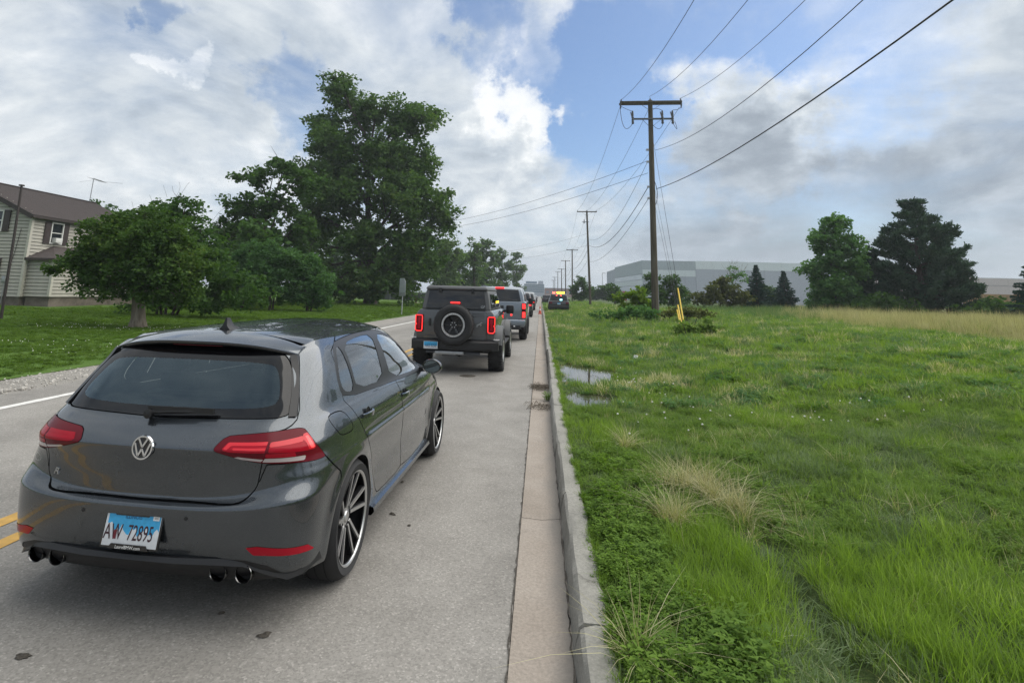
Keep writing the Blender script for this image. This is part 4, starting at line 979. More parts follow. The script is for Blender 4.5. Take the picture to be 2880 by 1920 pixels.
T('pole_bush', 5.2, 33.0, [(0, 0, .55, 1.0, .8, .5), (-1.0, .3, .4, .8, .7, .4), (.9, 0, .55, .7, .7, .5)], .04, .2, M['leaf_right'], M['bark'], 'low dark bush at the foot of the nearest utility pole', seed=82, leaf_size=.12, clump_r=.26, per=22, dens=1.5, cat='shrub', stems=[(-.3, 0, .5), (.3, 0, .6)], parts=('stem', 'foliage'))
T('weed_thicket', 7.6, 31.5, [(0, 0, .45, .9, .8, .45), (.9, 0, .35, .8, .7, .35), (-.8, -.6, .4, .7, .6, .35)], .03, .15, M['leaf_olive'], M['bark'], 'pale weedy thicket between the pole and the yellow guy guards', seed=83, leaf_size=.10, clump_r=.24, per=22, dens=1.5, cat='shrub', stems=[(-.3, 0, .5), (.3, 0, .6)], parts=('stem', 'foliage'))
T('guy_bush', 5.35, 21.6, [(0, 0, .34, .62, .6, .34), (.55, 0, .5, .42, .45, .44), (.85, 0, .3, .34, .4, .28), (-.4, 0, .26, .4, .5, .26)], .03, .12, M['blade'], M['bark'], 'green bush growing at the foot of the yellow guy guards', seed=84, leaf_size=.085, clump_r=.20, per=24, dens=1.7, cat='shrub', stems=[(-.2, 0, .5), (.3, 0, .7)], parts=('stem', 'foliage'))
T('dock_weed', 3.35, 34.5, [(0, 0, .35, .5, .4, .35)], .03, .12, M['leaf_right'], M['bark'], 'small dark weed clump standing alone left of the pole bush', seed=85, leaf_size=.10, clump_r=.2, per=20, dens=1.5, cat='shrub', stems=[(-.1, 0, .4), (.1, 0, .5)], parts=('stem', 'foliage'))
for i, (x, y, lab) in enumerate([(31.5, 44, 'low dark hedge clump right of the big pine at the grass edge'), (35.5, 46, 'dark bush at the right edge below the spruce'), (25.5, 45.5, 'low brush between leafy tree and pine')]):
    T('hedge_bush', x, y, [(0, 0, 1.0, 1.9, 1.2, .95), (1.6, 0, .8, 1.4, 1.1, .8), (-1.6, 0, .7, 1.4, 1.1, .7)], .06, .3, M['leaf_dark'], M['bark'], lab, seed=90 + i, leaf_size=.17, clump_r=.4, per=22, dens=1.5, group='brush at the grass edge', cat='shrub', stems=[(-.5, 0, .8), (.5, 0, .9)], parts=('stem', 'foliage'))

def conifer(name, x, y, h, w, label, seed, mat, kind='spruce', group=None, base_z=0.3):
    rng = np.random.default_rng(seed); pr = random.Random(seed)
    root = empty(name, (x, y, float(verge_z(x, y))), 0, label, 'tree', group)
    mb = MB(); mb.tube([(0, 0, -.1), (0, 0, h * .5), (0, 0, h * .98)], [h * .028, h * .017, .015], 8)
    V = []; F = []; nv = 0
    z = base_z
    while z < h * .97:
        t = z / h
        R = w * ((1 - t) ** .95 if kind == 'spruce' else max(.22, (1 - (2.0 * abs(t - .36)) ** 2.2 * (.75 if t > .36 else .3)))) * (rng.uniform(.72, 1.12) if kind == 'spruce' else rng.uniform(.78, 1.08))
        nb = max(5, int((9 if kind == 'spruce' else 7) * (.45 + .55 * (1 - t)))) if kind == 'spruce' else 9
        a0 = rng.uniform(0, 6.28)
        for q in range(nb):
            a = a0 + 6.283 * q / nb + rng.normal(0, .2); L_ = R * rng.uniform(.65, 1.12)
            dr = Vector((math.cos(a), math.sin(a), 0))
            rise = (-.18 if kind == 'spruce' else rng.uniform(.05, .5)) * L_
            p0 = Vector((0, 0, z)); p2 = p0 + dr * L_ + Vector((0, 0, rise)); p1 = p0.lerp(p2, .55) + Vector((0, 0, -.07 * L_ if kind == 'spruce' else -.05 * L_))
            mb.tube([p0, p1, p2], [.03 * (1 - t) + .012, .018, .006], 4, caps=False)
            m = max(4, int(L_ / (.13 if kind == 'spruce' else .20)))
            for j in range(m):
                s = (j + .7) / m
                if kind != 'spruce' and s < .42: continue
                c = p0.lerp(p1, s * 2) if s < .5 else p1.lerp(p2, s * 2 - 1)
                nn = int(10 + 14 * s) if kind == 'spruce' else int(14 + 28 * s)
                sz = (.22 if kind == 'spruce' else .30)
                if kind == 'spruce':
                    side = Vector((-dr.y, dr.x, 0)); dirs = rng.normal(0, .35, (nn, 3)) + np.array(dr) * .9 + np.outer(rng.choice([-1, 1], nn) * rng.uniform(.3, 1.0, nn), np.array(side)) + [0, 0, -.22]
                else:
                    dirs = rng.normal(0, .55, (nn, 3)) + np.array(dr) * .55 + [0, 0, .75]
                dirs /= np.linalg.norm(dirs, axis=1)[:, None]
                ln = sz * rng.uniform(.6, 1.25, nn) * ((1.15 - .4 * s) * (.45 + .55 * (1 - t)) if kind == 'spruce' else 1)
                st = np.array(c) + rng.normal(0, .03 if kind == 'spruce' else .07, (nn, 3))
                wd = np.cross(dirs, rng.normal(0, 1, (nn, 3))); wd /= np.linalg.norm(wd, axis=1)[:, None]; wd *= (.034 if kind == 'spruce' else .036)
                en = st + dirs * ln[:, None]
                V.append(np.stack([st - wd * .6, st + wd * .6, en + wd, en - wd], 1).reshape(-1, 3)); F.append(np.arange(4 * nn).reshape(-1, 4) + nv); nv += 4 * nn
        z += (.17 if kind == 'spruce' else .33) * (1 if h < 6 else 1.2)
    mb.build('trunk', M['bark'], root, smooth=True, auto=1.2)
    link('crown', np_mesh('crown', np.concatenate(V), np.concatenate(F), mat), None, root)
    return root
conifer('spruce_tree', 21.7, 60, 4.7, 2.35, 'left of the two small dark spruces', 101, M['needle_spruce'], group='small spruces')
conifer('spruce_tree', 24.3, 60, 4.2, 2.0, 'right and smaller of the two small spruces, left of the leafy tree', 102, M['needle_spruce'], group='small spruces')
conifer('spruce_tree', 32.6, 41, 5.6, 2.6, 'spruce cut by the right edge of the picture', 103, M['needle_spruce'])
conifer('spruce_tree', 17.2, 74, 2.8, 1.2, 'tiny far spruce before the warehouse wall', 104, M['needle_spruce'])
conifer('pine_tree', 29.6, 48, 9.3, 3.3, 'big dark pine with upturned tufted branches on the right', 105, M['needle_pine'], kind='pine', base_z=.6)
conifer('pine_tree', 32.0, 49, 6.4, 2.2, 'lower dark pine joined to the right flank of the big pine', 106, M['needle_pine'], kind='pine', base_z=.5)
conifer('pine_tree', 26.8, 49.5, 5.2, 1.7, 'lower dark pine at the left flank of the big pine', 107, M['needle_pine'], kind='pine', base_z=.5)

# trees across the verge behind the camera, mirrored in the near car's doors
for i, (x, y, h, w, lab) in enumerate([(27, -4, 7.0, 4.0, 'tree mirrored in the rear door of the nearest car'), (34, 9, 6.5, 4.5, 'tree mirrored in the front door of the nearest car'), (24, -17, 8.0, 4.5, 'tree mirrored in the rear quarter of the nearest car')]):
    T('verge_tree', x, y, [(0, 0, h * .74, w * .6, w * .6, h * .26), (-w * .4, 0, h * .45, w * .6, w * .5, h * .26), (w * .4, 0, h * .45, w * .6, w * .5, h * .26), (0, 0, h * .22, w * .8, w * .6, h * .2)], .2, h * .3, M['leaf_dark'], M['bark'], lab, seed=120 + i, leaf_size=.34, clump_r=.9, per=20, dens=1.2, group='trees mirrored in the near car')
# ------------------------------------------------------------------ utility line
POLES = [(6.6, 34, 13.75, 'nearest and tallest utility pole with double crossarm and fuse switches'), (6.5, 76, 13.1, 'second utility pole along the road, plain T-shaped top'), (6.55, 120, 11.4, 'third utility pole from the camera along the road'), (6.6, 153, 11.1, 'fourth utility pole from the camera along the road'),
         (6.65, 184, 10.3, 'fifth utility pole from the camera along the road'), (6.65, 225, 11.1, 'sixth utility pole, directly above the flashing patrol vehicle'), (6.65, 273, 10.4, 'seventh utility pole, second farthest along the road'), (6.65, 306, 9.8, 'farthest utility pole visible along the road')]
def insulator(p, root, h=.16):
    MB().lathe([(0, 0), (.03, .0), (.03, .05), (.055, .06), (.03, .08), (.055, .10), (.025, .12), (0, h)], p, 'z', 8).build('insulator', M['porcelain'], root, smooth=True)
for i, (x, y, zt, lab) in enumerate(POLES):
    zb = float(verge_z(x, y))
    root = empty('utility_pole', (x, y, zb), 0, lab, 'utility pole', 'utility poles along the right side of the road')
    h = zt - zb; r0, r1 = (.205, .135) if i == 0 else (.17, .11)
    lean = .06 if i == 0 else (-.38 if i == 1 else 0)
    n = 14
    MB().tube([(lean * t / 6, 0, -.3 + (h + .3) * t / 6) for t in range(7)], [r0 + (r1 - r0) * t / 6 for t in range(7)], n).build('pole', M['pole_wood'], root, smooth=True)
    aw = 1.86 if i == 0 else (1.33 if i == 1 else 1.2)
    MB().box((lean, -r1 - .05, h - .16), (aw * 2, .10, .13)).build('crossarm', M['pole_wood'], root, bevel=.01)
    if i == 0: MB().box((lean, r1 + .05, h - .16), (aw * 2, .10, .13)).build('crossarm', M['pole_wood'], root, bevel=.01)
    for s in (-1, 1): MB().bar((lean + s * .75, -r1 - .05, h - .2), (lean, -r1 - .02, h - .75), .04, .012).build('brace', M['pole_wood'], root)
    for dx in (-aw + .08, 0 if i else .0, aw - .08):
        if i == 0 and dx == 0: insulator((lean, 0, h), root, .22)
        elif i < 5: insulator((lean + dx, -r1 - .05, h - .10), root)
    if i == 0:
        # lower arm with cutouts
        h2 = h - 1.25
        MB().box((.08, -r1 - .06, h2), (2.35, .09, .10)).build('lower_crossarm', M['cutout'], root, bevel=.008)
        for s in (-1, 1): MB().bar((.08 + s * .55, -r1 - .06, h2 - .05), (.02, -r1, h2 - .55), .045, .012).build('brace', M['cutout'], root)
        for dx in (-1.15, .62, 1.22):
            c = (dx + .08, -r1 - .16, h2 + .05)
            MB().lathe([(0, -.42), (.05, -.40), (.085, -.34), (.05, -.28), (.085, -.22), (.05, -.16), (.085, -.1), (.05, -.04), (.085, .02), (.05, .08), (.07, .16), (.05, .42), (0, .46)], c, 'z', 10).build('fuse_cutout', M['cutout'], root, smooth=True)
            MB().bar((c[0] - .12, c[1], c[2] + .36), (c[0] + .06, c[1], c[2] - .38), .05).build('fuse_barrel', M['porcelain'], root)
        def loop(a, m, b): return [tuple((1 - t) ** 2 * np.array(a) + 2 * t * (1 - t) * np.array(m) + t * t * np.array(b)) for t in np.linspace(0, 1, 10)]
        MB().tube(loop((-1.80, -.2, h - .45), (-1.7, -.2, h2 - 1.3), (-1.1, -.35, h2 - .35)), .016, 5).build('jumper', M['wire'], root)
        MB().tube(loop((-1.80, -.2, h - .40), (-1.2, -.2, h - .75), (-1.05, -.35, h2 + .45)), .014, 5).build('jumper', M['wire'], root)
        MB().tube(loop((1.86, -.2, h - .1), (2.05, -.2, h - .7), (1.32, -.35, h2 + .50)), .014, 5).build('jumper', M['wire'], root)
        MB().tube(loop((1.30, -.35, h2 - .35), (1.7, -.3, h2 - 1.1), (1.42, -.3, h2 - .2)), .014, 5).build('jumper', M['wire'], root)
        MB().tube(loop((.1, -.2, h - .6), (.55, -.2, h - .55), (.70, -.35, h2 + .45)), .014, 5).build('jumper', M['wire'], root)
        MB().tube(loop((.7, -.35, h2 - .4), (.5, -.3, h2 - .95), (.12, -.2, h2 - .35)), .014, 5).build('jumper', M['wire'], root)
        for dx in (-aw + .05, aw - .05):
            MB().tube([(lean + dx, -.12, h - .22), (lean + dx, -.14, h - .55)], [.05, .03], 8).build('dead_end_insulator', M['cutout'], root, smooth=True)
        for zz in (10.6 - zb, 9.85 - zb, 8.3 - zb, 7.6 - zb): MB().box((-r1 - .05, 0, zz), (.16, .10, .12)).build('cable_clamp', M['steel'], root, bevel=.01)
        MB().tube([(r0 * .98, -.05, .3), (r0 * .9, -.05, 3), (r1 * 1.25, -.05, 7.5)], .022, 6).build('ground_wire', M['steel'], root)
        MB().tube(loop((r1 + .03, -.1, 8.6 - zb), (r1 + .28, -.1, 7.9 - zb), (r1 + .06, -.1, 7.2 - zb)), .02, 5).build('drip_loop', M['cable'], root)
    if i == 1:
        MB().box((-.55, -.1, h - 1.55), (.9, .07, .07)).build('lower_crossarm', M['cutout'], root)
        MB().lathe([(0, -.3), (.07, -.25), (.05, 0), (.07, .2), (0, .3)], (-.75, -.15, h - 1.5), 'z', 8).build('fuse_cutout', M['cutout'], root, smooth=True)

def wire(name, a, b, sag, r, mat, label, n=26, group=None, cat='wire'):
    a, b = np.array(a, float), np.array(b, float)
    pts = [tuple(a + (b - a) * t - np.array([0, 0, 4 * sag * t * (1 - t)])) for t in np.linspace(0, 1, n)]
    return tag(MB().tube(pts, r, 5, caps=False).build(name, mat, None, smooth=True, auto=3), label, cat, group)
g1 = 'power lines running overhead towards the camera'
wire('power_line', (4.82, 34, 13.75), (4.82, -10, 13.75), 2.76, .011, M['wire'], 'leftmost wire leaving the near crossarm towards the top of the picture', group=g1)
wire('power_line', (6.62, 34, 14.0), (6.66, -10, 14.0), 2.85, .011, M['wire'], 'wire leaving the very top of the nearest pole towards the camera', group=g1)
wire('power_line', (8.44, 34, 13.85), (8.46, -10, 13.85), 2.70, .011, M['wire'], 'wire leaving the right crossarm end towards the camera', group=g1)
wire('power_line', (6.85, 33.9, 10.55), (6.92, -10, 10.55), 2.38, .012, M['wire'], 'lower neutral wire running from mid-pole to the top right', group=g1)
wire('telephone_cable', (6.85, 33.9, 8.15), (6.93, -10, 8.15), 1.36, .020, M['cable'], 'thick lowest cable sweeping to the upper right corner', group=g1)
SEQ = [p[:3] for p in POLES]
ordn = ['first', 'second', 'third', 'fourth', 'fifth', 'sixth', 'seventh', 'eighth']
for i in range(5):
    (xa, ya, za), (xb, yb, zb_) = SEQ[i], SEQ[i + 1]
    la = [-1.8, 0, 1.8] if i == 0 else [-1.25, 0, 1.2]; off = -.38 if i == 1 else 0
    lb = [-1.25, 0, 1.2]; offb = -.38 if i + 1 == 1 else 0
    for k, (u, v, nm) in enumerate(zip(la, lb, ('left', 'middle', 'right'))):
        wire('power_line', (xa + off + u, ya, za - (.45 if i == 0 else .0)), (xb + offb + v, yb, zb_ + .02), 1.0, .011, M['wire'], '%s crossarm wire between the %s and %s poles' % (nm, ordn[i], ordn[i + 1]), 14, 'crossarm wires between the poles')
z0 = [9.85, 8.30, 7.6]
z1 = [9.3, 8.55, 7.3]
for k, (r, nm) in enumerate(((.012, 'upper sagging neutral wire'), (.022, 'thick sagging cable'), (.014, 'thin lowest cable'))):
    wire('service_cable', (6.4, 34, z0[k]), (6.2, 76, z1[k] - (1.0 if k == 2 else 0)), (1.7, 1.6, 1.2)[k], r, M['cable'], nm + ' between the first and second poles', 24, 'lower cables between the poles')
    for i in range(1, 4):
        (xa, ya, _), (xb, yb, _) = SEQ[i], SEQ[i + 1]
        wire('service_cable', (xa - .25, ya, (8.9, 7.9, 6.6)[k] - (.5 if i > 1 else 0)), (xb - .2, yb, (8.4, 7.4, 6.1)[k]), .9, r, M['cable'], '%s between the %s and %s poles' % (nm, ordn[i], ordn[i + 1]), 12, 'lower cables between the poles')
wire('service_drop', (6.4, 34, 9.9), (-14.5, 66, 9.6), .7, .013, M['cable'], 'upper of two drop wires crossing from the nearest pole to the big maple', 20)
wire('service_drop', (6.4, 34, 9.15), (-14.5, 66, 9.0), .7, .013, M['cable'], 'lower of two drop wires crossing from the nearest pole to the big maple', 20)
wire('service_drop', (6.2, 76, 10.0), (-11, 110, 9.6), .6, .012, M['cable'], 'upper of two drop wires crossing the road from the second pole', 16)
wire('service_drop', (6.2, 76, 8.4), (-11, 110, 8.2), .6, .012, M['cable'], 'lower of two drop wires crossing the road from the second pole', 16)
# guys and their guards
az = float(verge_z(6.0, 25))
for k, (bx, by, tz, gl, lab) in enumerate(((6.02, 24.9, 11.6, 2.25, 'longest and rightmost yellow-sleeved guy wire of the near pole'), (5.98, 25.1, 8.6, 1.5, 'middle yellow-sleeved guy wire of the near pole'), (5.90, 25.0, 7.5, 1.30, 'shortest and leftmost yellow-sleeved guy wire of the near pole'))):
    a = Vector((bx, by, az - .05)); b = Vector((6.68, 33.85, tz)); d = (b - a).normalized()
    root = empty('guy_wire', a, 0, lab, 'guy wire', 'guy wires of the nearest pole')
    MB().tube([(0, 0, 0), tuple(b - a)], .009 if k == 0 else .007, 5).build('strand', M['wire'], root)
    MB().tube([tuple(d * .05), tuple(d * gl)], .032, 8).build('guard', M['yellow_guard'], root, smooth=True)

# ------------------------------------------------------------------ farmhouse
HX, HY, HZ = -29.8, 29.4, .28
house = empty('farmhouse', (HX, HY, HZ), 0, 'two-storey cream-sided farmhouse with brown roof behind the front-yard tree', 'house')
WID, LEN, EAVE, RIDGE, SKIRT = 9.4, 9.4, 5.25, 7.35, .48
def clap(mb, p0, p1, z0, z1, nrm, step=.20, cut=None):
    """one wall of overlapping boards as separate tilted strips"""
    return
siding_course = {}
def course(L_, name='siding_board'):
    key = round(L_, 2)
    if key not in siding_course:
        me = bpy.data.meshes.new('siding_board')
        h = .182
        V = [(0, -.050, 0), (L_, -.050, 0), (L_, -.006, h), (0, -.006, h), (0, .02, 0), (L_, .02, 0), (L_, .02, h), (0, .02, h)]
        me.from_pydata(V, [], [(0, 1, 2, 3), (0, 4, 5, 1), (3, 2, 6, 7), (0, 3, 7, 4), (1, 5, 6, 2), (4, 7, 6, 5)]); me.update(); me.materials.append(M['siding'])
        siding_course[key] = me
    return siding_course[key]
wall_core = MB().box((-WID / 2, LEN / 2, (EAVE + SKIRT) / 2), (WID - .06, LEN - .06, EAVE - SKIRT)).prism([(-WID + .05, EAVE - .02), (-.05, EAVE - .02), (-WID / 2, RIDGE - .1)], 'y', .03, LEN - .03)
wall = wall_core.build('wall', M['dark_trim'], house)  # core coloured dark so the gaps between boards read as shadow lines
z = SKIRT
while z < EAVE - .05:           # road-facing boards and gable boards
    o = link('siding_board', course(LEN), None, wall, (0, 0, z), (0, 0, math.pi / 2))
    o = link('siding_board', course(WID), None, wall, (-WID, 0, z))
    z += .2
while z < RIDGE - .25:
    t = (z - EAVE) / (RIDGE - EAVE); L_ = WID * (1 - t) - .1
    link('siding_board', course(L_), None, wall, (-WID / 2 - L_ / 2, 0, z)); z += .2
for x, y in ((0, 0), (-WID, 0), (0, LEN)): MB().box((x, y, (EAVE + SKIRT) / 2), (.16, .16, EAVE - SKIRT)).build('corner_board', M['siding_trim'], wall)
MB().box((-WID / 2, LEN / 2, SKIRT / 2 - .2), (WID - .2, LEN - .2, SKIRT + .4)).build('foundation', M['footing'], house)
# roof with shingle courses
ov = .35; nrow = 26
slope = (RIDGE - EAVE) / (WID / 2)
rf = MB()
for s in (-1, 1):
    a = (-WID / 2, RIDGE + .10); b = (-WID / 2 + s * (WID / 2 + ov), EAVE + .10 - slope * ov)
    rf.prism([a, b, (b[0], b[1] - .14), (a[0], a[1] - .14)], 'y', -ov, LEN + ov)
roof = rf.build('roof', M['dark_trim'], house)
ln = math.hypot(WID / 2 + ov, (WID / 2 + ov) * slope); an = math.atan(slope)
cw = ln / nrow
for sd in (1, -1):
    ux, uz, nx, nz = -math.cos(an) * sd, math.sin(an), math.sin(an) * sd, math.cos(an)
    y0_, y1_ = -ov - .03, LEN + ov + .03
    P_ = lambda u, n_, y: (ux * u + nx * n_, y, uz * u + nz * n_)
    crs = bpy.data.meshes.new('shingle')
    crs.from_pydata([P_(0, .03, y0_), P_(0, .03, y1_), P_(cw * 1.05, .012, y1_), P_(cw * 1.05, .012, y0_), P_(0, 0, y0_), P_(0, 0, y1_)], [], [(0, 1, 2, 3), (0, 4, 5, 1)] if sd < 0 else [(3, 2, 1, 0), (1, 5, 4, 0)])
    crs.update(); crs.materials.append(M['shingle'])
    for k in range(nrow):
        d = ln - k * cw
        link('shingle_course', crs, None, roof, (-WID / 2 + sd * d * math.cos(an), 0, RIDGE + .102 - d * math.sin(an)))
MB().bar((-WID / 2, -ov - .05, RIDGE + .14), (-WID / 2, LEN + ov + .05, RIDGE + .14), .22, .05).build('ridge_cap', M['shingle'], roof)
for s in (-1, 1): MB().bar((-WID / 2, -ov - .02, RIDGE - .02), (-WID / 2 + s * (WID / 2 + ov), -ov - .02, EAVE - slope * ov - .02), .05, .26).build('barge_board', M['dark_trim'], roof)
MB().box((ov - .02, LEN / 2, EAVE - slope * ov + .02), (.10, LEN + 2 * ov, .16)).build('gutter', M['dark_trim'], roof)
def win(parent, c, w, h, axis, shut=True, ac=False):
    """window facing +X ('x') or -Y ('y'); c is the centre on the wall plane"""
    r = (0, 0, math.pi / 2) if axis == 'x' else (0, 0, 0)
    wr = MB().box((0, 0, 0), (w, .06, h)).build('window', M['win_glass'], parent, loc=c, rot=r)
    fr = MB()
    for s in (-1, 1): fr.box((s * (w / 2 + .02), -.05, 0), (.07, .08, h + .12)); fr.box((0, -.05, s * (h / 2 + .02)), (w - .02, .08, .07))
    fr.box((0, -.045, .02), (w, .05, .05)); fr.build('window_frame', M['white_frame'], wr)
    if shut:
        for s in (-1, 1):
            sh = MB().box((s * (w / 2 + .27), -.045, 0), (.40, .05, h + .14))
            for q in range(9): sh.box((s * (w / 2 + .27), -.076, -h / 2 + (q + .5) * h / 9), (.30, .015, h / 9 * .55))
            sh.build('shutter', M['shutter'], wr)
    if ac: MB().box((0, -.16, -h / 2 + .17), (.48, .3, .30)).build('air_conditioner', M['white_frame'], wr, bevel=.02)
    return wr
win(house, (.035, 1.72, 4.30), .78, 1.20, 'x', ac=True)
win(house, (.035, 6.4, 4.30), .78, 1.20, 'x')
win(house, (-2.35, -.035, 4.85), .95, 1.15, 'y'); win(house, (-2.45, -.035, 1.85), .95, 1.5, 'y'); win(house, (-6.2, -.035, 4.85), .95, 1.15, 'y')
# porch extension with hipped roof on the road side
EX0, EX1, EY0, EY1, EH = 0.02, 1.65, .22, 7.0, 2.72
ext = MB().box(((EX0 + EX1) / 2, (EY0 + EY1) / 2, (EH + SKIRT) / 2 + .05), (EX1 - EX0, EY1 - EY0 - .04, EH - SKIRT)).build('porch', M['dark_trim'], house)  # dark core colour stands in for shade in the gaps between siding boards
z = SKIRT + .04
while z < EH - .1:
    link('siding_board', course(EX1 - EX0), None, ext, (EX0, EY0, z)); link('siding_board', course(EY1 - EY0), None, ext, (EX1, EY0, z), (0, 0, math.pi / 2)); z += .2
MB().box((EX1, EY0, (EH + SKIRT) / 2 + .05), (.15, .15, EH - SKIRT)).build('corner_board', M['siding_trim'], ext)
MB().box(((EX0 + EX1) / 2, (EY0 + EY1) / 2, SKIRT / 2 - .2), (EX1 - EX0 - .1, EY1 - EY0 - .2, SKIRT + .44)).build('footing', M['footing'], ext)
pr = MB(); o_ = .32
pr.add([(-.0, EY0 - o_, EH), (EX1 + o_, EY0 - o_, EH), (EX1 + o_, EY1 + o_, EH), (0, EY1 + o_, EH), (0, EY0 + 1.5, EH + .82), (0, EY1 - 1.4, EH + .82), (0, EY0 - o_, EH - .14), (EX1 + o_, EY0 - o_, EH - .14), (EX1 + o_, EY1 + o_, EH - .14), (0, EY1 + o_, EH - .14)],
       [(0, 1, 4), (1, 2, 5, 4), (2, 3, 5), (0, 6, 7, 1), (1, 7, 8, 2), (2, 8, 9, 3), (6, 9, 8, 7)])
pr.build('porch_roof', M['shingle'], house)
# meter box and conduit on the gable
MB().box((-1.05, -.10, 1.45), (.22, .16, .34)).build('meter_box', M['steel'], house, bevel=.02)
MB().tube([(-1.05, -.08, 1.25), (-1.05, -.08, .1)], .02, 6).build('conduit', M['steel'], house)
MB().tube([(-.55, -.08, 4.4), (-.72, -.08, 3.0), (-.95, -.08, 1.62)], .015, 5).build('service_conduit', M['dark_trim'], house)
# roof aerial
ae = empty('roof_aerial', (-34.45, 38.5, 7.25), 0, 'thin television aerial standing on the house roof', 'aerial')
MB().tube([(0, 0, 0), (.08, 0, 2.35)], .028, 6).build('mast', M['steel'], ae)
MB().tube([(.08, 0, 2.33), (1.0, .1, 2.05)], .022, 5).build('boom', M['steel'], ae)
for q in range(6): MB().tube([(.15 + q * .15, -.7 + .05 * q, 2.28 - q * .05), (.15 + q * .15, .7 - .05 * q, 2.30 - q * .05)], .010, 4).build('element', M['steel'], ae)
MB().tube([(1.0, .1, 2.08), (2.4, .2, 1.98)], .010, 4).build('element', M['steel'], ae); MB().tube([(.08, 0, 2.2), (-1.1, 0, 2.05)], .008, 4).build('element', M['steel'], ae)
# dark steel post at the left edge
pp = empty('yard_post', (-20.9, 20.0, .16), 0, 'thin dark steel post standing on the lawn at the left edge', 'post')
MB().tube([(0, 0, -.2), (-.05, 0, 3.0), (-.12, 0, 5.3)], [.055, .05, .04], 8).build('shaft', M['dark_trim'], pp, smooth=True)
MB().box((-.12, 0, 5.33), (.14, .14, .06)).build('cap', M['dark_trim'], pp)

# ------------------------------------------------------------------ roadside items on the left
sg = empty('road_sign', (-9.55, 38.6, .12), R_(-38), 'back of a road sign on a thin post beside the lawn', 'road sign')
MB().box((0, 0, 1.15), (.055, .04, 2.5)).build('post', M['alu'], sg)
MB().prism([(-.34, 1.32), (.34, 1.32), (.34, 2.20), (.12, 2.46), (-.34, 2.46)], 'y', -.045, -.03).build('panel', M['alu'], sg)
MB().box((0, -.052, 1.36), (.70, .012, .26)).build('lower_plaque', M['steel'], sg)
hy = empty('fire_hydrant', (-16.0, 72, .2), 0, 'small dark red fire hydrant on the grass by the side road', 'hydrant')
MB().lathe([(0, 0), (.17, 0), (.17, .05), (.12, .07), (.12, .55), (.15, .57), (.15, .62), (.11, .66), (.08, .74), (.03, .78), (.03, .84), (0, .84)], (0, 0, 0), 'z', 14).build('barrel', M['hydrant'], hy, smooth=True)
for s in (-1, 1): MB().lathe([(0, 0), (.06, 0), (.06, .10), (.075, .10), (.075, .16), (0, .16)], (s * .1 if s > 0 else -.26, 0, .46), 'x', 10).build('nozzle', M['hydrant'], hy, smooth=True)
fn = empty('mesh_fence', (-23.0, 86, .25), R_(-4), 'low dark mesh fence behind the side road', 'fence')
for q in range(12): MB().tube([(q * 1.25 - 4, 0, 0), (q * 1.25 - 4, 0, 1.35)], .03, 6).build('post', M['steel'], fn)
for q in range(11): MB().box((q * 1.25 - 4 + .625, 0, .66), (1.2, .012, 1.2)).build('mesh_panel', M['fence_dark'], fn)
MB().tube([(-4, 0, 1.33), (9.75, 0, 1.33)], .022, 6).build('top_rail', M['steel'], fn)
wp = empty('gate_board', (-13.55, 80.9, .22), 0, 'pale upright board at the end of the mesh fence', 'board')
MB().box((0, 0, .7), (.95, .05, 1.35)).build('board', M['white_frame'], wp, bevel=.01)
for s in (-1, 1): MB().box((s * .4, .05, .65), (.07, .07, 1.35)).build('post', M['steel'], wp)
gm = empty('guy_marker', (-22.4, 57, .2), 0, 'white guy-wire sleeve leaning near the maple trunk', 'guy marker')
MB().tube([(-.4, 0, 0), (-1.1, 0, 2.5)], .035, 6).build('strand', M['wire'], gm); MB().tube([(-.72, 0, 1.15), (-1.02, 0, 2.2)], .055, 8).build('guard', M['white_guard'], gm, smooth=True)
mbx = empty('white_mailbox', (-25.6, 70.5, .2), 0, 'tiny white mailbox seen between the shrubs and the maple', 'mailbox')
MB().box((0, 0, .5), (.09, .09, 1.0)).build('post', M['white_frame'], mbx)
MB().prism([(-.2, 0), (.2, 0), (.2, .25), (.12, .36), (-.12, .36), (-.2, .25)], 'y', -.3, .3).build('box', M['white_frame'], mbx, loc=(0, 0, 1.0))

# ------------------------------------------------------------------ industrial buildings
def panel_wall(root, name, a, b, z0, z1, mats_, n, th=.35):
    """tilt-up wall from a to b as n separate panels, each in bands [(zlo,zhi,mat)]"""
    a, b = np.array(a, float), np.array(b, float); d = b - a; L_ = np.linalg.norm(d); d /= L_; rz = math.atan2(d[1], d[0])
    for k in range(n):
        for lo, hi, mt in mats_:
            c = a + d * L_ * (k + .5) / n
            MB().box((c[0], c[1], (lo + hi) / 2), (L_ / n - .06, th, hi - lo - .03), rz).build(name, M[mt], root)
wh = empty('warehouse', (0, 0, .6), 0, 'huge pale grey tilt-up warehouse beyond the nearest pole', 'warehouse')
MB().prism([(37.6, 290.4), (40.6, 231), (118, 231), (118, 330), (37.6, 330)], 'z', 0, 15.2).build('core', M['ware_wall'], wh)
panel_wall(wh, 'wall_panel', (37.2, 290), (40.2, 230.3), 0, 15.6, [(0, 3.6, 'ware_wall'), (3.7, 6.0, 'ware_glass'), (6.1, 8.2, 'ware_band'), (8.3, 10.4, 'ware_glass'), (10.5, 15.8, 'ware_dark')], 12)
panel_wall(wh, 'wall_panel', (40.2, 230.3), (60, 228), 0, 15.6, [(0, 9.6, 'ware_wall'), (9.7, 12.2, 'ware_band'), (12.3, 15.8, 'ware_dark')], 5)
panel_wall(wh, 'wall_panel', (60, 228), (118, 230), 0, 15.6, [(0, 12.6, 'ware_wall'), (12.7, 15.9, 'ware_band')], 9)
MB().box((75, 200, 6.6), (2, 2, .1)).build('roof_hatch', M['ware_band'], wh, loc=(0, 60, 9))
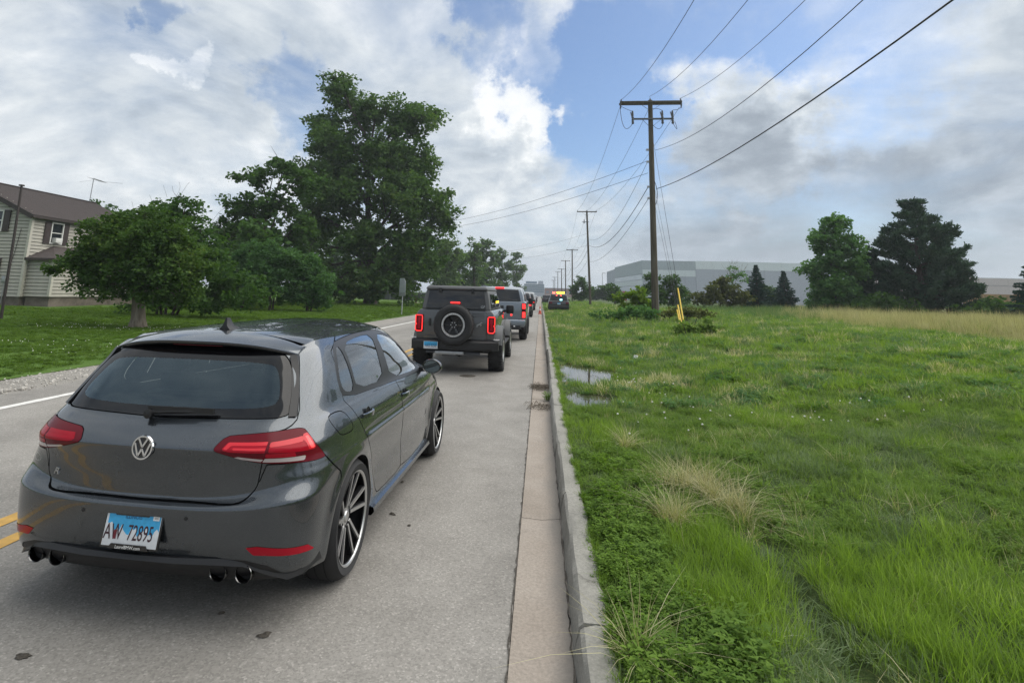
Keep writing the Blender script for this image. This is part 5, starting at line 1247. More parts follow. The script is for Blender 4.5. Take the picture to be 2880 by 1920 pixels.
lw = empty('lower_warehouse', (0, 0, .6), 0, 'lower grey warehouse wing continuing behind the pines', 'warehouse')
MB().box((150, 268, 6), (110, 70, 11.8)).build('core', M['ware_wall'], lw)
panel_wall(lw, 'wall_panel', (95, 232.5), (205, 232.5), 0, 12, [(0, 9.2, 'mauve_wall'), (9.3, 12.0, 'mauve_wall')], 14)
MB().box((150, 268, 12.0), (110.4, 70.4, .4)).build('parapet', M['ware_band'], lw)
mg = empty('magenta_container', (24.6, 180, .65), R_(8), 'magenta shipping container beside the small trees', 'container')
MB().box((0, 1.5, 1.45), (3.0, 6.0, 2.9)).build('box', M['magenta'], mg)
for q in range(9): MB().box((-1.35 + q * .34, -1.53, 1.45), (.14, .06, 2.6)).build('corrugation', M['magenta'], mg)
rb = empty('tan_container', (88, 122, .65), 0, 'tan container stack showing right of the pines', 'container')
MB().box((0, 0, 2.2), (9, 3, 2.9)).build('box', M['rust_box'], rb)
for q in range(14): MB().box((-4.1 + q * .63, -1.53, 2.2), (.28, .08, 2.6)).build('corrugation', M['rust_box'], rb)
MB().box((0, 0, .35), (8.8, 2.8, .7)).build('chassis', M['liner'], rb)
lp = empty('lamp_post', (15.95, 150, .65), 0, 'thin parking-lot lamp post before the warehouse', 'lamp post')
MB().tube([(0, 0, 0), (0, 0, 7.1)], [.10, .06], 8).build('shaft', M['steel'], lp, smooth=True); MB().box((.35, 0, 7.12), (.9, .3, .10)).build('lamp_head', M['steel'], lp)
fb = empty('office_tower', (-5, 520, .3), 0, 'hazy blue glass office block at the end of the road', 'building')
for k in range(4): MB().box((-1, 0, 3.4 + k * 1.9 + .9), (18 - .4 * (k == 0), 14, 1.5)).build('storey_glass', M['far_glass'], fb); MB().box((-1, 0, 3.4 + k * 1.9 + 1.78), (18.4, 14.4, .36)).build('floor_slab', M['far_wall'], fb)
MB().box((-1, 0, 1.8), (17, 13.6, 3.4)).build('ground_storey', M['far_wall'], fb); MB().box((-3.5, 0, 12.4), (10, 9, 1.9)).build('penthouse', M['far_glass'], fb); MB().box((4.8, 0, 12.6), (4.6, 8, 2.6)).build('plant_room', M['far_wall'], fb)
lb = empty('low_block', (-34, 560, .3), 0, 'long low hazy building across the end of the road', 'building')
MB().box((5, 0, 3.4), (66, 12, 6.8)).build('wall', M['far_wall'], lb); MB().box((5, 0, 6.95), (66.6, 12.6, .4)).build('roof', M['far_glass'], lb)
for q in range(14): MB().box((-25 + q * 4.4, -6.05, 4.2), (2.6, .2, 1.8)).build('window', M['far_glass'], lb)
rd = empty('brick_block', (15, 430, .4), 0, 'low reddish brick building behind the far poles', 'building')
MB().box((0, 0, 3.2), (24, 14, 6.4)).build('wall', M['brickish'], rd); MB().box((0, 0, 6.5), (24.6, 14.6, .3)).build('roof', M['far_wall'], rd)
for q in range(7): MB().box((-10 + q * 3.3, -7.05, 3.6), (1.8, .2, 1.6)).build('window', M['far_glass'], rd)

# ------------------------------------------------------------------ small things on the ground
lt = empty('paper_litter', (2.35, 14.7, float(verge_z(2.35, 14.7))), 0, 'crumpled white paper lying in the grass behind the puddles', 'litter')
bm = bmesh.new(); bmesh.ops.create_icosphere(bm, subdivisions=2, radius=.085)
for v in bm.verts: v.co *= random.uniform(.6, 1.15); v.co.z = v.co.z * .8 + .09
me = bpy.data.meshes.new('paper'); bm.to_mesh(me); bm.free(); link('paper', me, M['paper'], lt)
cn = empty('traffic_cone', (-.06, 52, 0), 0, 'lone orange traffic cone in the gutter behind the patrol vehicle', 'traffic cone')
MB().box((0, 0, .02), (.36, .36, .04)).build('base', M['cone'], cn, bevel=.008); MB().lathe([(.14, .04), (.10, .26), (.085, .34)], (0, 0, 0), 'z', 16).build('cone', M['cone'], cn, smooth=True)
MB().lathe([(.086, .34), (.066, .46)], (0, 0, 0), 'z', 16).build('reflective_band', M['paper'], cn, smooth=True); MB().lathe([(.066, .46), (.03, .70), (0, .71)], (0, 0, 0), 'z', 16).build('tip', M['cone'], cn, smooth=True)
def debris(cx, cy, n, r, mat, label, cat, name, leafy_=False):
    mb = MB()
    for _ in range(n):
        a = random.uniform(0, 6.283); x = cx + random.gauss(0, r); y = cy + random.gauss(0, r * 1.1); L_ = random.uniform(.04, .16); z0 = random.uniform(.004, .03)
        mb.tube([(x, y, z0), (x + math.cos(a) * L_ * .5, y + math.sin(a) * L_ * .5, z0 + random.uniform(0, .05)), (x + math.cos(a) * L_, y + math.sin(a) * L_, z0 * .5)], .0028, 3)
    return tag(mb.build(name, mat, None), label, cat, kind='stuff')
debris(.02, 10.9, 240, .11, M['bark_pale'], 'matted dry twigs and dead weeds washed into the gutter', 'debris', 'gutter_debris')
debris(.02, 9.05, 90, .10, M['bark_pale'], 'thin line of dry stalks across the gutter joint', 'debris', 'gutter_debris')
gw = empty('gutter_weed', (.13, 9.75, 0), 0, 'green weed sprouting from the gutter against the kerb', 'weed')
w1 = clump(70, .055, .06, .20, .006, .5, M['blade'], name='blades'); COL.objects.link(w1); w1.parent = gw; w1.name = 'blades'
w2 = weed_clump(14, .07, .14, .04, M['weed'], 'leaves'); COL.objects.link(w2); w2.parent = gw; w2.name = 'leaves'
mud_spots = [(x_, y_, r_ * .9) for x_, y_, r_ in [(-2.35, 2.65, .05), (-1.53, 2.83, .035), (-1.35, 2.98, .05), (-1.68, 2.66, .04), (-1.66, 3.12, .025), (-1.33, 2.87, .02), (-1.23, 5.32, .035), (-.84, 5.75, .03), (-1.13, 4.59, .045), (-1.71, 2.55, .035), (-.95, 4.4, .02)][::2]]
for x, y, r in mud_spots:
    n = 14; mb = MB(); r *= .62; ring = [(r * random.uniform(.6, 1.3) * 1.3 * math.cos(2 * math.pi * k / n), r * random.uniform(.6, 1.3) * .8 * math.sin(2 * math.pi * k / n)) for k in range(n)]
    mb.add([(px_ * 1.0, py_, .003) for px_, py_ in ring] + [(px_ * .6, py_ * .6, .003 + random.uniform(.004, .009)) for px_, py_ in ring] + [(0, 0, .012)], [(k, (k + 1) % n, n + (k + 1) % n, n + k) for k in range(n)] + [(n + k, n + (k + 1) % n, 2 * n) for k in range(n)])
    tag(mb.build('mud_clod', M['mud'], None, smooth=True, loc=(x, y, .001), rot=(0, 0, random.uniform(0, 6))), 'flattened dark mud clod dropped on the asphalt', 'mud clod', 'mud clods on the road')
mn = tag(MB().lathe([(0, .006), (.16, .006), (.17, .0)], (0, 0, 0), 'z', 18).build('road_patch', M['mud'], None, loc=(-1.5, 12.0, .001)), 'flat dark oval patch on the road behind the boxy grey SUV', 'road patch')
lfb = empty('dead_leaf', (.06, 2.72, .012), R_(30), 'dry brown leaf lying in the gutter near the camera', 'leaf')
mb = MB(); k = 5
for q in range(k):
    a = 2 * math.pi * q / k + .3; mb.add([(0, 0, .006), (.012 * math.cos(a + .7), .012 * math.sin(a + .7), .009), (.05 * math.cos(a), .04 * math.sin(a), .018), (.012 * math.cos(a - .7), .012 * math.sin(a - .7), .004)], [(0, 1, 2, 3)])
mb.build('blade', M['hydrant'], lfb)
# ------------------------------------------------------------------ grey hatchback (nearest car)
def cspline(t, V, tn):
    t = np.asarray(t, float); V = np.asarray(V, float); n = len(t); h = np.diff(t)
    A = np.zeros((n, n)); B = np.zeros_like(V); A[0, 0] = A[-1, -1] = 1
    for i in range(1, n - 1):
        A[i, i - 1] = h[i - 1]; A[i, i] = 2 * (h[i - 1] + h[i]); A[i, i + 1] = h[i]
        B[i] = 6 * ((V[i + 1] - V[i]) / h[i] - (V[i] - V[i - 1]) / h[i - 1])
    Mm = np.linalg.solve(A, B)
    k = np.clip(np.searchsorted(t, tn, side='right') - 1, 0, n - 2)
    a = (t[k + 1] - tn)[:, None]; b = (tn - t[k])[:, None]; hh = h[k][:, None]
    return Mm[k] * a ** 3 / (6 * hh) + Mm[k + 1] * b ** 3 / (6 * hh) + (V[k] / hh - Mm[k] * hh / 6) * a + (V[k + 1] / hh - Mm[k + 1] * hh / 6) * b
def pchip(t, V, tn):
    t = np.asarray(t, float); V = np.asarray(V, float); sh = (-1,) + (1,) * (V.ndim - 1)
    h = np.diff(t).reshape(sh); d = np.diff(V, axis=0) / h
    m = np.zeros_like(V); w1 = 2 * h[1:] + h[:-1]; w2 = h[1:] + 2 * h[:-1]
    with np.errstate(divide='ignore', invalid='ignore'):
        hm = (w1 + w2) / (w1 / d[:-1] + w2 / d[1:])
    m[1:-1] = np.where(d[:-1] * d[1:] > 0, hm, 0); m[0] = d[0]; m[-1] = d[-1]
    k = np.clip(np.searchsorted(t, tn, side='right') - 1, 0, len(t) - 2)
    hh = (t[k + 1] - t[k]).reshape(sh); s = ((tn - t[k]) / (t[k + 1] - t[k])).reshape(sh)
    return V[k] * (1 + 2 * s) * (1 - s) ** 2 + m[k] * hh * s * (1 - s) ** 2 + V[k + 1] * s * s * (3 - 2 * s) + m[k + 1] * hh * s * s * (s - 1)

# body levels: z at rear centre / corner / side, rear y, front y, half width, rear corner scale, front corner scale
LV = [(.19, .19, .17, .24, 3.98, .80, .85, 1), (.235, .235, .21, .12, 4.10, .862, .86, 1), (.30, .30, .30, .055, 4.20, .878, .90, 1), (.40, .40, .42, .02, 4.25, .886, .93, 1),
      (.52, .53, .54, .004, 4.26, .890, .95, 1), (.594, .622, .64, .0, 4.25, .893, .95, 1), (.601, .630, .68, .005, 4.23, .895, .95, 1), (.628, .715, .735, .062, 4.19, .897, .93, 1),
      (.70, .765, .765, .058, 4.14, .893, .92, 1), (.79, .815, .82, .040, 3.98, .889, .90, .9), (.863, .866, .878, .0165, 3.74, .882, .90, .8), (.870, .873, .886, .0150, 3.71, .880, .90, .8), (.878, .882, .898, .0205, 3.66, .876, .89, .78),
      (.945, .955, .965, .088, 3.38, .842, .72, .7), (.985, .995, 1.0, .140, 3.20, .815, .60, .6), (1.10, 1.10, 1.11, .220, 2.96, .772, .50, .55), (1.22, 1.22, 1.235, .312, 2.72, .718, .43, .5),
      (1.315, 1.315, 1.335, .395, 2.52, .658, .38, .5), (1.355, 1.35, 1.378, .45, 2.42, .615, .38, .5)]
RE = [(0, 0, 0), (.22, .004, 0), (.42, .017, .1), (.585, .042, .35), (.715, .094, .75), (.82, .185, 1), (.892, .32, 1), (.942, .52, 1.5), (.974, .80, 2)]
RE2 = [(0, 0), (.22, .003), (.42, .010), (.60, .026), (.76, .062), (.875, .125), (.945, .225), (.978, .40), (.99, .75)]
FR = [(.99, 1.3, 2), (.965, .9, 2), (.91, .55, 2), (.77, .27, 2), (.5, .09, 2), (.25, .02, 2), (0, 0, 2)]
def hatch_surface(nv=170):
    C = []
    for zc, zk, zs, yr, yf, w, rs, fs in LV:
        Z = lambda k: float(np.interp(k, [0, 1, 2], [zc, zk, zs]))
        m_ = float(np.interp(zc, [.19, .60, .70, .79, .87, .95, 1.1, 1.4], [1, 1, .8, .55, .45, .35, .3, .3]))
        pts = [((a[0] * (1 - m_) + b[0] * m_) * w, yr + (a[1] * (1 - m_) + b[1] * m_) * rs, Z(a[2])) for a, b in zip(RE, RE2)]
        y0 = pts[-1][1]; y1 = yf - 1.3 * fs
        pts += [(xf * w, y0 + fr * (y1 - y0), zs) for fr, xf in ((.25, .992), (.5, 1.0), (.75, 1.0))]
        pts += [(xf * w, yf - o * fs, zs) for xf, o, k in FR]
        C.append(pts)
    C = np.array(C)
    ref = C[6]; s = np.concatenate([[0], np.cumsum(np.linalg.norm(np.diff(ref, axis=0), axis=1))])
    us = np.concatenate([np.linspace(0, 1.5, 170, endpoint=False), np.linspace(1.5, s[-1], 210)])
    rows = []
    for P in C:
        ext = np.concatenate([P[2:0:-1] * [-1, 1, 1], P, P[-2:-4:-1] * [-1, 1, 1]])
        se = np.concatenate([-s[2:0:-1], s, 2 * s[-1] - s[-2:-4:-1]])
        rows.append(cspline(se, ext, us))
    Rw = np.array(rows)
    d = np.linalg.norm(np.diff(Rw[:, 0:60].mean(1), axis=0), axis=1); tv = np.concatenate([[0], np.cumsum(d)])
    S = pchip(tv, Rw, np.linspace(0, tv[-1], nv))
    S[:, 0, 0] = 0; S[:, -1, 0] = 0
    for yc in (.785, 3.415):
        r = np.hypot(S[..., 1] - yc, S[..., 2] - .32); side = (S[..., 0] > .6) & (S[..., 2] < .95)
        S[..., 0] += np.where(side, .014 * np.exp(-((r - .355) / .055) ** 2) * np.clip((.85 - S[..., 2]) / .15, 0, 1), 0)
    # door crease and light rocker hollow
    zz = S[..., 2]; mid = (S[..., 1] > .95) & (S[..., 1] < 3.05) & (S[..., 0] > .5)
    fade = np.clip((S[..., 1] - .95) / .1, 0, 1) * np.clip((3.05 - S[..., 1]) / .15, 0, 1)
    S[..., 0] += np.where(mid, fade * (.010 * np.exp(-((zz - .748) / .018) ** 2) - .012 * np.exp(-((zz - .50) / .10) ** 2)), 0)
    return S

class Sheet:
    """a surface with normals that can be cut exactly along outlines"""
    def __init__(s, V, N, F): s.V, s.N, s.F = V, N, F
    @staticmethod
    def grid(S):
        nv, nu, _ = S.shape
        du = np.gradient(S, axis=1); dv = np.gradient(S, axis=0); N = np.cross(du, dv)
        N[:, 0, 0] = 0; N[:, -1, 0] = 0
        l = np.linalg.norm(N, axis=2, keepdims=True); l[l < 1e-9] = 1; N = N / l
        i, j = np.meshgrid(np.arange(nv - 1), np.arange(nu - 1), indexing='ij'); a = (i * nu + j).ravel()
        return Sheet(S.reshape(-1, 3), N.reshape(-1, 3), np.stack([a, a + 1, a + nu + 1, a + nu], 1))
    def cut(s, d):
        """split where d changes sign -> (inside d<=0, outside)"""
        F = s.F; tri = F[:, 3] < 0
        dF = d[F]; dF[tri, 3] = dF[tri, 2]
        ins = (dF <= 0).all(1); out = (dF > 0).all(1); cr = ~(ins | out)
        nV = [s.V]; nN = [s.N]; cnt = len(s.V); cache = {}; addV = []; addN = []
        Fi = [F[ins]]; Fo = [F[out]]; Li = []; Lo = []
        def mid(a, b):
            nonlocal cnt
            k = (a, b) if a < b else (b, a)
            if k not in cache:
                a_, b_ = k; t = d[a_] / (d[a_] - d[b_])
                addV.append(s.V[a_] + (s.V[b_] - s.V[a_]) * t); n = s.N[a_] + (s.N[b_] - s.N[a_]) * t; addN.append(n / (np.linalg.norm(n) + 1e-12))
                cache[k] = cnt; cnt += 1
            return cache[k]
        for f in F[cr]:
            P = [int(v) for v in f if v >= 0]; A = []; B = []
            for q in range(len(P)):
                a, b = P[q], P[(q + 1) % len(P)]
                (A if d[a] <= 0 else B).append(a)
                if (d[a] <= 0) != (d[b] <= 0):
                    m = mid(a, b); A.append(m); B.append(m)
            for poly, L_ in ((A, Li), (B, Lo)):
                for q in range(1, len(poly) - 1): L_.append((poly[0], poly[q], poly[q + 1], -1))
        V = np.concatenate([s.V] + ([np.array(addV)] if addV else [])); N = np.concatenate([s.N] + ([np.array(addN)] if addN else []))
        Fi = np.concatenate(Fi + ([np.array(Li)] if Li else [])); Fo = np.concatenate(Fo + ([np.array(Lo)] if Lo else []))
        return Sheet(V, N, Fi).compact(), Sheet(V, N, Fo).compact()
    def compact(s):
        u = np.unique(s.F); u = u[u >= 0]; mp = np.full(len(s.V) + 1, -1); mp[u] = np.arange(len(u))
        return Sheet(s.V[u], s.N[u], mp[s.F])
    def offset(s, t): return Sheet(s.V + s.N * t, s.N, s.F)
    def mirror(s):
        F = s.F.copy(); tri = F[:, 3] < 0
        G = F[:, ::-1].copy(); G[tri] = np.stack([F[tri, 2], F[tri, 1], F[tri, 0], F[tri, 3]], 1)
        return Sheet(s.V * [-1, 1, 1], s.N * [-1, 1, 1], G)
    def plus(s, o):
        F = o.F.copy(); F[F >= 0] += len(s.V); return Sheet(np.concatenate([s.V, o.V]), np.concatenate([s.N, o.N]), np.concatenate([s.F, F]))
    def build(s, name, mat, parent, thick=0.0):
        sh = s
        if len(s.F) == 0: return None
        me = np_mesh(name, sh.V, sh.F, mat, True)
        try: me.normals_split_custom_set_from_vertices([tuple(n) for n in sh.N]) if len(me.vertices) == len(sh.N) else None
        except Exception: pass
        return link(name, me, None, parent)

def sd_poly(P, poly):
    """signed distance to a closed outline, negative inside"""
    P = np.asarray(P, float); poly = np.asarray(poly, float); n = len(poly)
    d = np.full(len(P), 1e9); ins = np.zeros(len(P), bool)
    for i in range(n):
        a, b = poly[i], poly[(i + 1) % n]; e = b - a; w = P - a
        t = np.clip((w @ e) / max(e @ e, 1e-12), 0, 1); d = np.minimum(d, np.hypot(w[:, 0] - t * e[0], w[:, 1] - t * e[1]))
        c = (a[1] > P[:, 1]) != (b[1] > P[:, 1])
        with np.errstate(divide='ignore', invalid='ignore'):
            x = a[0] + (P[:, 1] - a[1]) * e[0] / (e[1] if abs(e[1]) > 1e-12 else 1e-12)
        ins ^= c & (P[:, 0] < x)
    return np.where(ins, -d, d)
def rounded(poly, k=2, keep=.25):
    P = [np.array(p, float) for p in poly]
    for _ in range(k):
        Q = []
        for i in range(len(P)):
            a, b = P[i], P[(i + 1) % len(P)]; Q += [a + (b - a) * keep, b - (b - a) * keep]
        P = Q
    return np.array(P)
def d_rear(sh, poly, ymax=1.3):
    V = sh.V; ok = (V[:, 1] < ymax) & (V[:, 0] > -.01); d = np.full(len(V), 5.0); d[ok] = sd_poly(np.stack([V[ok, 0] + .5 * V[ok, 1], V[ok, 2]], 1), poly); return d
def d_side(sh, poly, xmin=.5):
    V = sh.V; ok = V[:, 0] > xmin; d = np.full(len(V), 5.0); d[ok] = sd_poly(V[ok][:, 1:3], poly); return d
def d_front(sh, poly, ymin=2.2):
    V = sh.V; ok = V[:, 1] > ymin; d = np.full(len(V), 5.0); d[ok] = sd_poly(V[ok][:, [0, 2]], poly); return d

def wheel(parent, c, r, w, rim_r, side, style, name='wheel', tyre_mat=None):
    """wheel centred at c, axle along x; side=+1 faces +x"""
    root = MB()
    hw = w / 2
    prof = [(rim_r - .012, -hw * .86), (rim_r + .004, -hw * .98), (rim_r + (r - rim_r) * .55, -hw * 1.06), (r - .022, -hw * .92), (r - .004, -hw * .68), (r, -hw * .3), (r, hw * .3), (r - .004, hw * .68), (r - .022, hw * .92), (rim_r + (r - rim_r) * .55, hw * 1.06), (rim_r + .004, hw * .98), (rim_r - .012, hw * .86)]
    tyre = MB().lathe(prof, (0, 0, 0), 'x', 64)
    wh_ = tyre.build(name, M['rubber'], parent, smooth=True, auto=.9, loc=c)
    if style != 'lug':     # tread grooves
        for t in (-.5, 0, .5): MB().lathe([(r + .0012, t * hw - .004), (r + .0012, t * hw + .004)], (0, 0, 0), 'x', 48).build('tread_groove', M['liner'], wh_)
    f = side
    MB().lathe([(rim_r - .008, -hw * .84 * f), (rim_r - .03, 0), (rim_r - .035, hw * .55 * f)], (0, 0, 0), 'x', 48).build('barrel', M['alloy_dark'], wh_, smooth=True)
    MB().lathe([(0, -.02 * f), (rim_r * .74, -.02 * f), (rim_r * .74, .0), (rim_r * .3, .005 * f), (0, .005 * f)], (0, 0, 0), 'x', 40).build('brake_disc', M['disc'], wh_, smooth=True)
    if style == 'turbine':
        MB().lathe([(rim_r - .004, hw * .90 * f), (rim_r + .003, hw * 1.0 * f), (rim_r - .004, hw * .98 * f), (rim_r - .010, hw * .92 * f)], (0, 0, 0), 'x', 64).build('rim_lip', M['machined'], wh_, smooth=True)
        ro = rim_r - .012
        for k in range(5):
            a0 = 2 * math.pi * k / 5 + .35
            for (s0, s1, wd) in ((-.14, -.38, .017), (.16, .06, .017)):
                # machined blade from hub to rim, leaning like a turbine
                def pt(rr, an_, x): return (x, rr * math.cos(a0 + an_), rr * math.sin(a0 + an_))
                p0 = Vector(pt(.06, s0 * 1.6, hw * .62 * f)); p1 = Vector(pt(ro, s1, hw * .90 * f))
                MB().bar(p0, p1, wd, .012, up=(f, 0, 0)).build('spoke', M['machined'], wh_)
                MB().bar(p0 - Vector((.016 * f, 0, 0)), p1 - Vector((.018 * f, 0, 0)), wd * 1.7, .028, up=(f, 0, 0)).build('spoke_flank', M['alloy_dark'], wh_)
        MB().lathe([(0, hw * .66 * f), (.03, hw * .66 * f), (.034, hw * .6 * f), (.075, hw * .56 * f), (.078, 0)], (0, 0, 0), 'x', 24).build('hub_cap', M['machined'], wh_, smooth=True)
        for k in range(5):
            a = 2 * math.pi * k / 5; MB().lathe([(0, hw * .585 * f), (.011, hw * .585 * f), (.012, hw * .4 * f)], (0, .055 * math.cos(a), .055 * math.sin(a)), 'x', 8).build('bolt', M['liner'], wh_)
    elif style == 'lug':
        for k in range(44):
            a = 2 * math.pi * k / 44
            for t in (-.72, .72):
                aa = a + (0 if t > 0 else math.pi / 44)
                MB().bar((t * hw - .05, (r - .004) * math.cos(aa), (r - .004) * math.sin(aa)), (t * hw + .05, (r - .004) * math.cos(aa + .035), (r - .004) * math.sin(aa + .035)), .034, .024, up=(0, math.cos(aa), math.sin(aa))).build('tread_lug', M['rubber'], wh_)
        MB().lathe([(rim_r - .05, hw * .80 * f), (rim_r - .01, hw * 1.0 * f), (rim_r + .012, hw * 1.02 * f), (rim_r + .012, hw * .9 * f)], (0, 0, 0), 'x', 40).build('rim_lip', M['machined'], wh_, smooth=True)
        MB().lathe([(0, hw * .45 * f), (.09, hw * .45 * f), (.10, hw * .3 * f), (rim_r - .05, hw * .62 * f), (rim_r - .05, hw * .3 * f)], (0, 0, 0), 'x', 32).build('rim_face', M['alloy_dark'], wh_, smooth=True)
    else:
        MB().lathe([(rim_r - .03, hw * .80 * f), (rim_r - .004, hw * .98 * f), (rim_r + .004, hw * .98 * f)], (0, 0, 0), 'x', 32).build('rim_lip', M['satin'], wh_, smooth=True)
        for k in range(6):
            a = 2 * math.pi * k / 6; MB().bar((hw * .5 * f, .05 * math.cos(a), .05 * math.sin(a)), (hw * .8 * f, (rim_r - .02) * math.cos(a), (rim_r - .02) * math.sin(a)), .06, .02, up=(f, 0, 0)).build('spoke', M['satin'], wh_)
    return wh_

def hatchback():
    car = empty('hatchback_car', (-2.037, 2.844, 0), -.0149, 'dark grey metallic five-door hatchback, the nearest car, seen from behind', 'car')
    S = hatch_surface()
    full = Sheet.grid(S); coarse = Sheet.grid(S[::3, ::3])
    body = full
    P_ = M['paint_hatch']
    # wheel arches
    rad = lambda sh, yc, r: np.where((sh.V[:, 0] > .5), np.hypot(sh.V[:, 1] - yc, (sh.V[:, 2] - .325)) - r, 5.0)
    for yc in (.785, 3.415): body = body.cut(rad(body, yc, .352))[1]
    G = .0030
    def take(poly, dfun, gap=G):
        nonlocal body
        ins = body.cut(dfun(body, poly) + gap)[0]; body = body.cut(dfun(body, poly) - gap)[1]; return ins
    def both(sh): return sh.plus(sh.mirror())
    # --- rear window: frit frame and clear centre
    rw = rounded([(-.2, .992), (.115, .990), (.53, 1.001), (.836, 1.006), (.812, 1.146), (.800, 1.235), (.765, 1.300), (.70, 1.332), (.40, 1.345), (-.2, 1.348)], 2)
    ri = rounded([(-.2, 1.040), (.12, 1.038), (.50, 1.043), (.70, 1.058), (.735, 1.10), (.722, 1.20), (.700, 1.245), (.66, 1.262), (.48, 1.272), (-.2, 1.272)], 2)
    win_ = take(rw, d_rear)
    clear, frit = win_.cut(d_rear(win_, ri))
    g = both(clear.offset(-.003)).build('rear_window', M['glass_rear'], car)
    both(frit.offset(-.003)).build('frit_band', M['frit'], g)
    # --- tail lamps (outer on the body, inner on the hatch)
    lamp = rounded([(.393, .873), (.402, .889), (.455, .930), (.53, .937), (.714, .950), (.841, .957), (.888, .950), (.905, .935), (.962, .872), (1.032, .793), (1.02, .786), (.947, .788), (.838, .798), (.675, .806), (.563, .827), (.405, .864)], 1)
    lp_ = take(lamp, d_rear, .0015)
    split = [(.3, .70), (.655, .70), (.664, .813), (.674, .874), (.696, .928), (.714, 1.0), (.3, 1.0)]
    inner, outer = lp_.cut(d_rear(lp_, split))
    def lampset(sh, nm, bars, mirror_, lit):
        o = (sh.mirror() if mirror_ else sh).offset(.002).build('tail_lamp', M['lamp_dark'], car)
        for poly, mt, off in bars:
            b = sh.cut(d_rear(sh, poly))[0]
            if len(b.F): (b.mirror() if mirror_ else b).offset(off).build(nm[mt], M[mt if lit or mt not in ('lamp_lit', 'lamp_core') else 'lamp_red'], o)
    nm = {'lamp_red': 'red_reflector', 'lamp_lit': 'light_bar', 'lamp_core': 'light_cell', 'lamp_clear': 'reversing_lens'}
    ob = [([(.690, .862), (.952, .845), (.935, .905), (.70, .898)], 'lamp_red', .0032), ([(.694, .884), (.885, .893), (.882, .917), (.702, .905)], 'lamp_lit', .0040), ([(.882, .925), (.905, .928), (.935, .897), (.962, .855), (.952, .848), (.922, .850), (.905, .880), (.878, .905)], 'lamp_lit', .0046), ([(.893, .914), (.908, .917), (.955, .857), (.935, .855)], 'lamp_core', .0052),
          ([(.665, .816), (.90, .803), (.905, .826), (.676, .834)], 'lamp_clear', .0040), ([(.675, .838), (.85, .830), (.84, .852), (.68, .858)], 'lamp_red', .0036)]
    ib = [([(.435, .874), (.470, .905), (.690, .905), (.680, .862), (.48, .866)], 'lamp_red', .0032), ([(.445, .877), (.475, .905), (.692, .908), (.686, .893), (.49, .892), (.465, .874)], 'lamp_lit', .0040), ([(.50, .838), (.660, .818), (.668, .830), (.53, .845)], 'lamp_clear', .0040), ([(.49, .874), (.675, .872), (.678, .882), (.50, .883)], 'lamp_lit', .0042)]
    for m_ in (False, True): lampset(outer, nm, ob, m_, not m_); lampset(inner, nm, ib, m_, not m_)
    # --- tailgate
    tg = rounded([(-.3, 1.42), (.78, 1.42), (.828, 1.335), (.840, 1.284), (.846, 1.143), (.858, 1.003), (.80, .96), (.705, .944), (.690, .90), (.674, .874), (.664, .813), (.655, .735), (.648, .689), (.601, .642), (.546, .6225), (.430, .617), (-.3, .612)], 1)
    gate = take(tg, d_rear)
    gate_o = both(gate).build('tailgate', P_, car)
    # --- rear bumper
    bp = [(-.3, .66), (.55, .66), (.66, .72), (.69, .80), (1.025, .797), (1.155, .659), (1.16, .10), (-.3, .10)]
    bump = take(bp, d_rear)
    rf_ = rounded([(.616, .428), (.661, .391), (.722, .387), (.999, .352), (.955, .392), (.80, .414), (.677, .4325)], 0)
    refl, bump = bump.cut(d_rear(bump, rf_))
    low, bump = bump.cut(d_rear(bump, [(-.3, .372), (.30, .370), (.46, .374), (.62, .366), (.74, .334), (.86, .262), (.93, .235), (1.3, .232), (1.3, 0), (-.3, 0)]))
    rec = rounded([(-.3, .560), (.20, .556), (.262, .540), (.292, .505), (.318, .446), (.35, .425), (.62, .425), (.66, .388), (.46, .382), (-.3, .380)], 1)
    recess, bump = bump.cut(d_rear(bump, rec))
    # push the number-plate recess inwards with a soft edge
    dd = -np.minimum(0, d_rear(recess, rec)); recess.V[:, 1] += .016 * np.clip(dd / .014, 0, 1) ** 1.0 * (recess.V[:, 0] < .34)
    recess.V[:, 1] += .008 * np.clip(dd / .010, 0, 1) * (recess.V[:, 0] >= .34)
    bo = both(bump.plus(recess)); bo = Sheet(bo.V, bo.N, bo.F)
    bumper = bo.build('rear_bumper', P_, car)
    for sh in (refl, refl.mirror()):
        o = sh.offset(.002).build('reflector', M['lamp_red'], bumper)
    for s in (1, -1):
        MB().tube([(s * .578, .070, .4275), (s * .611, .094, .3885), (s * .656, .124, .3845), (s * .73, .215, .372), (s * .802, .383, .3495)], .0035, 6).build('reflector_trim', M['satin'], bumper, smooth=True)
    both(low.offset(-.004)).build('diffuser', M['blk'], bumper)
    # sweeping lower blade with upturned ends
    for s in (1, -1):
        pts = [(0, .014, .352), (.25, .018, .352), (.45, .038, .354), (.58, .078, .342), (.68, .128, .295), (.765, .198, .248), (.815, .26, .252), (.858, .36, .280)]
        mb = MB(); k0 = 0
        for i_, (x_, y_, z_) in enumerate(pts):
            hgt = .018 + .022 * (i_ / 7); mb.v += [(s * x_, y_ - .016, z_ - hgt * .2), (s * x_, y_ - .004, z_ + hgt * .8), (s * x_, y_ + .05, z_ + hgt * .8), (s * x_, y_ + .05, z_ - hgt * .5)]
        for i_ in range(7):
            for q in range(4): mb.f.append((i_ * 4 + q, i_ * 4 + (q + 1) % 4, i_ * 4 + 4 + (q + 1) % 4, i_ * 4 + 4 + q))
        mb.f += [(0, 1, 2, 3), (31, 30, 29, 28)]
        mb.build('diffuser_blade', P_ if False else M['blk'], bumper, smooth=True, auto=.7)
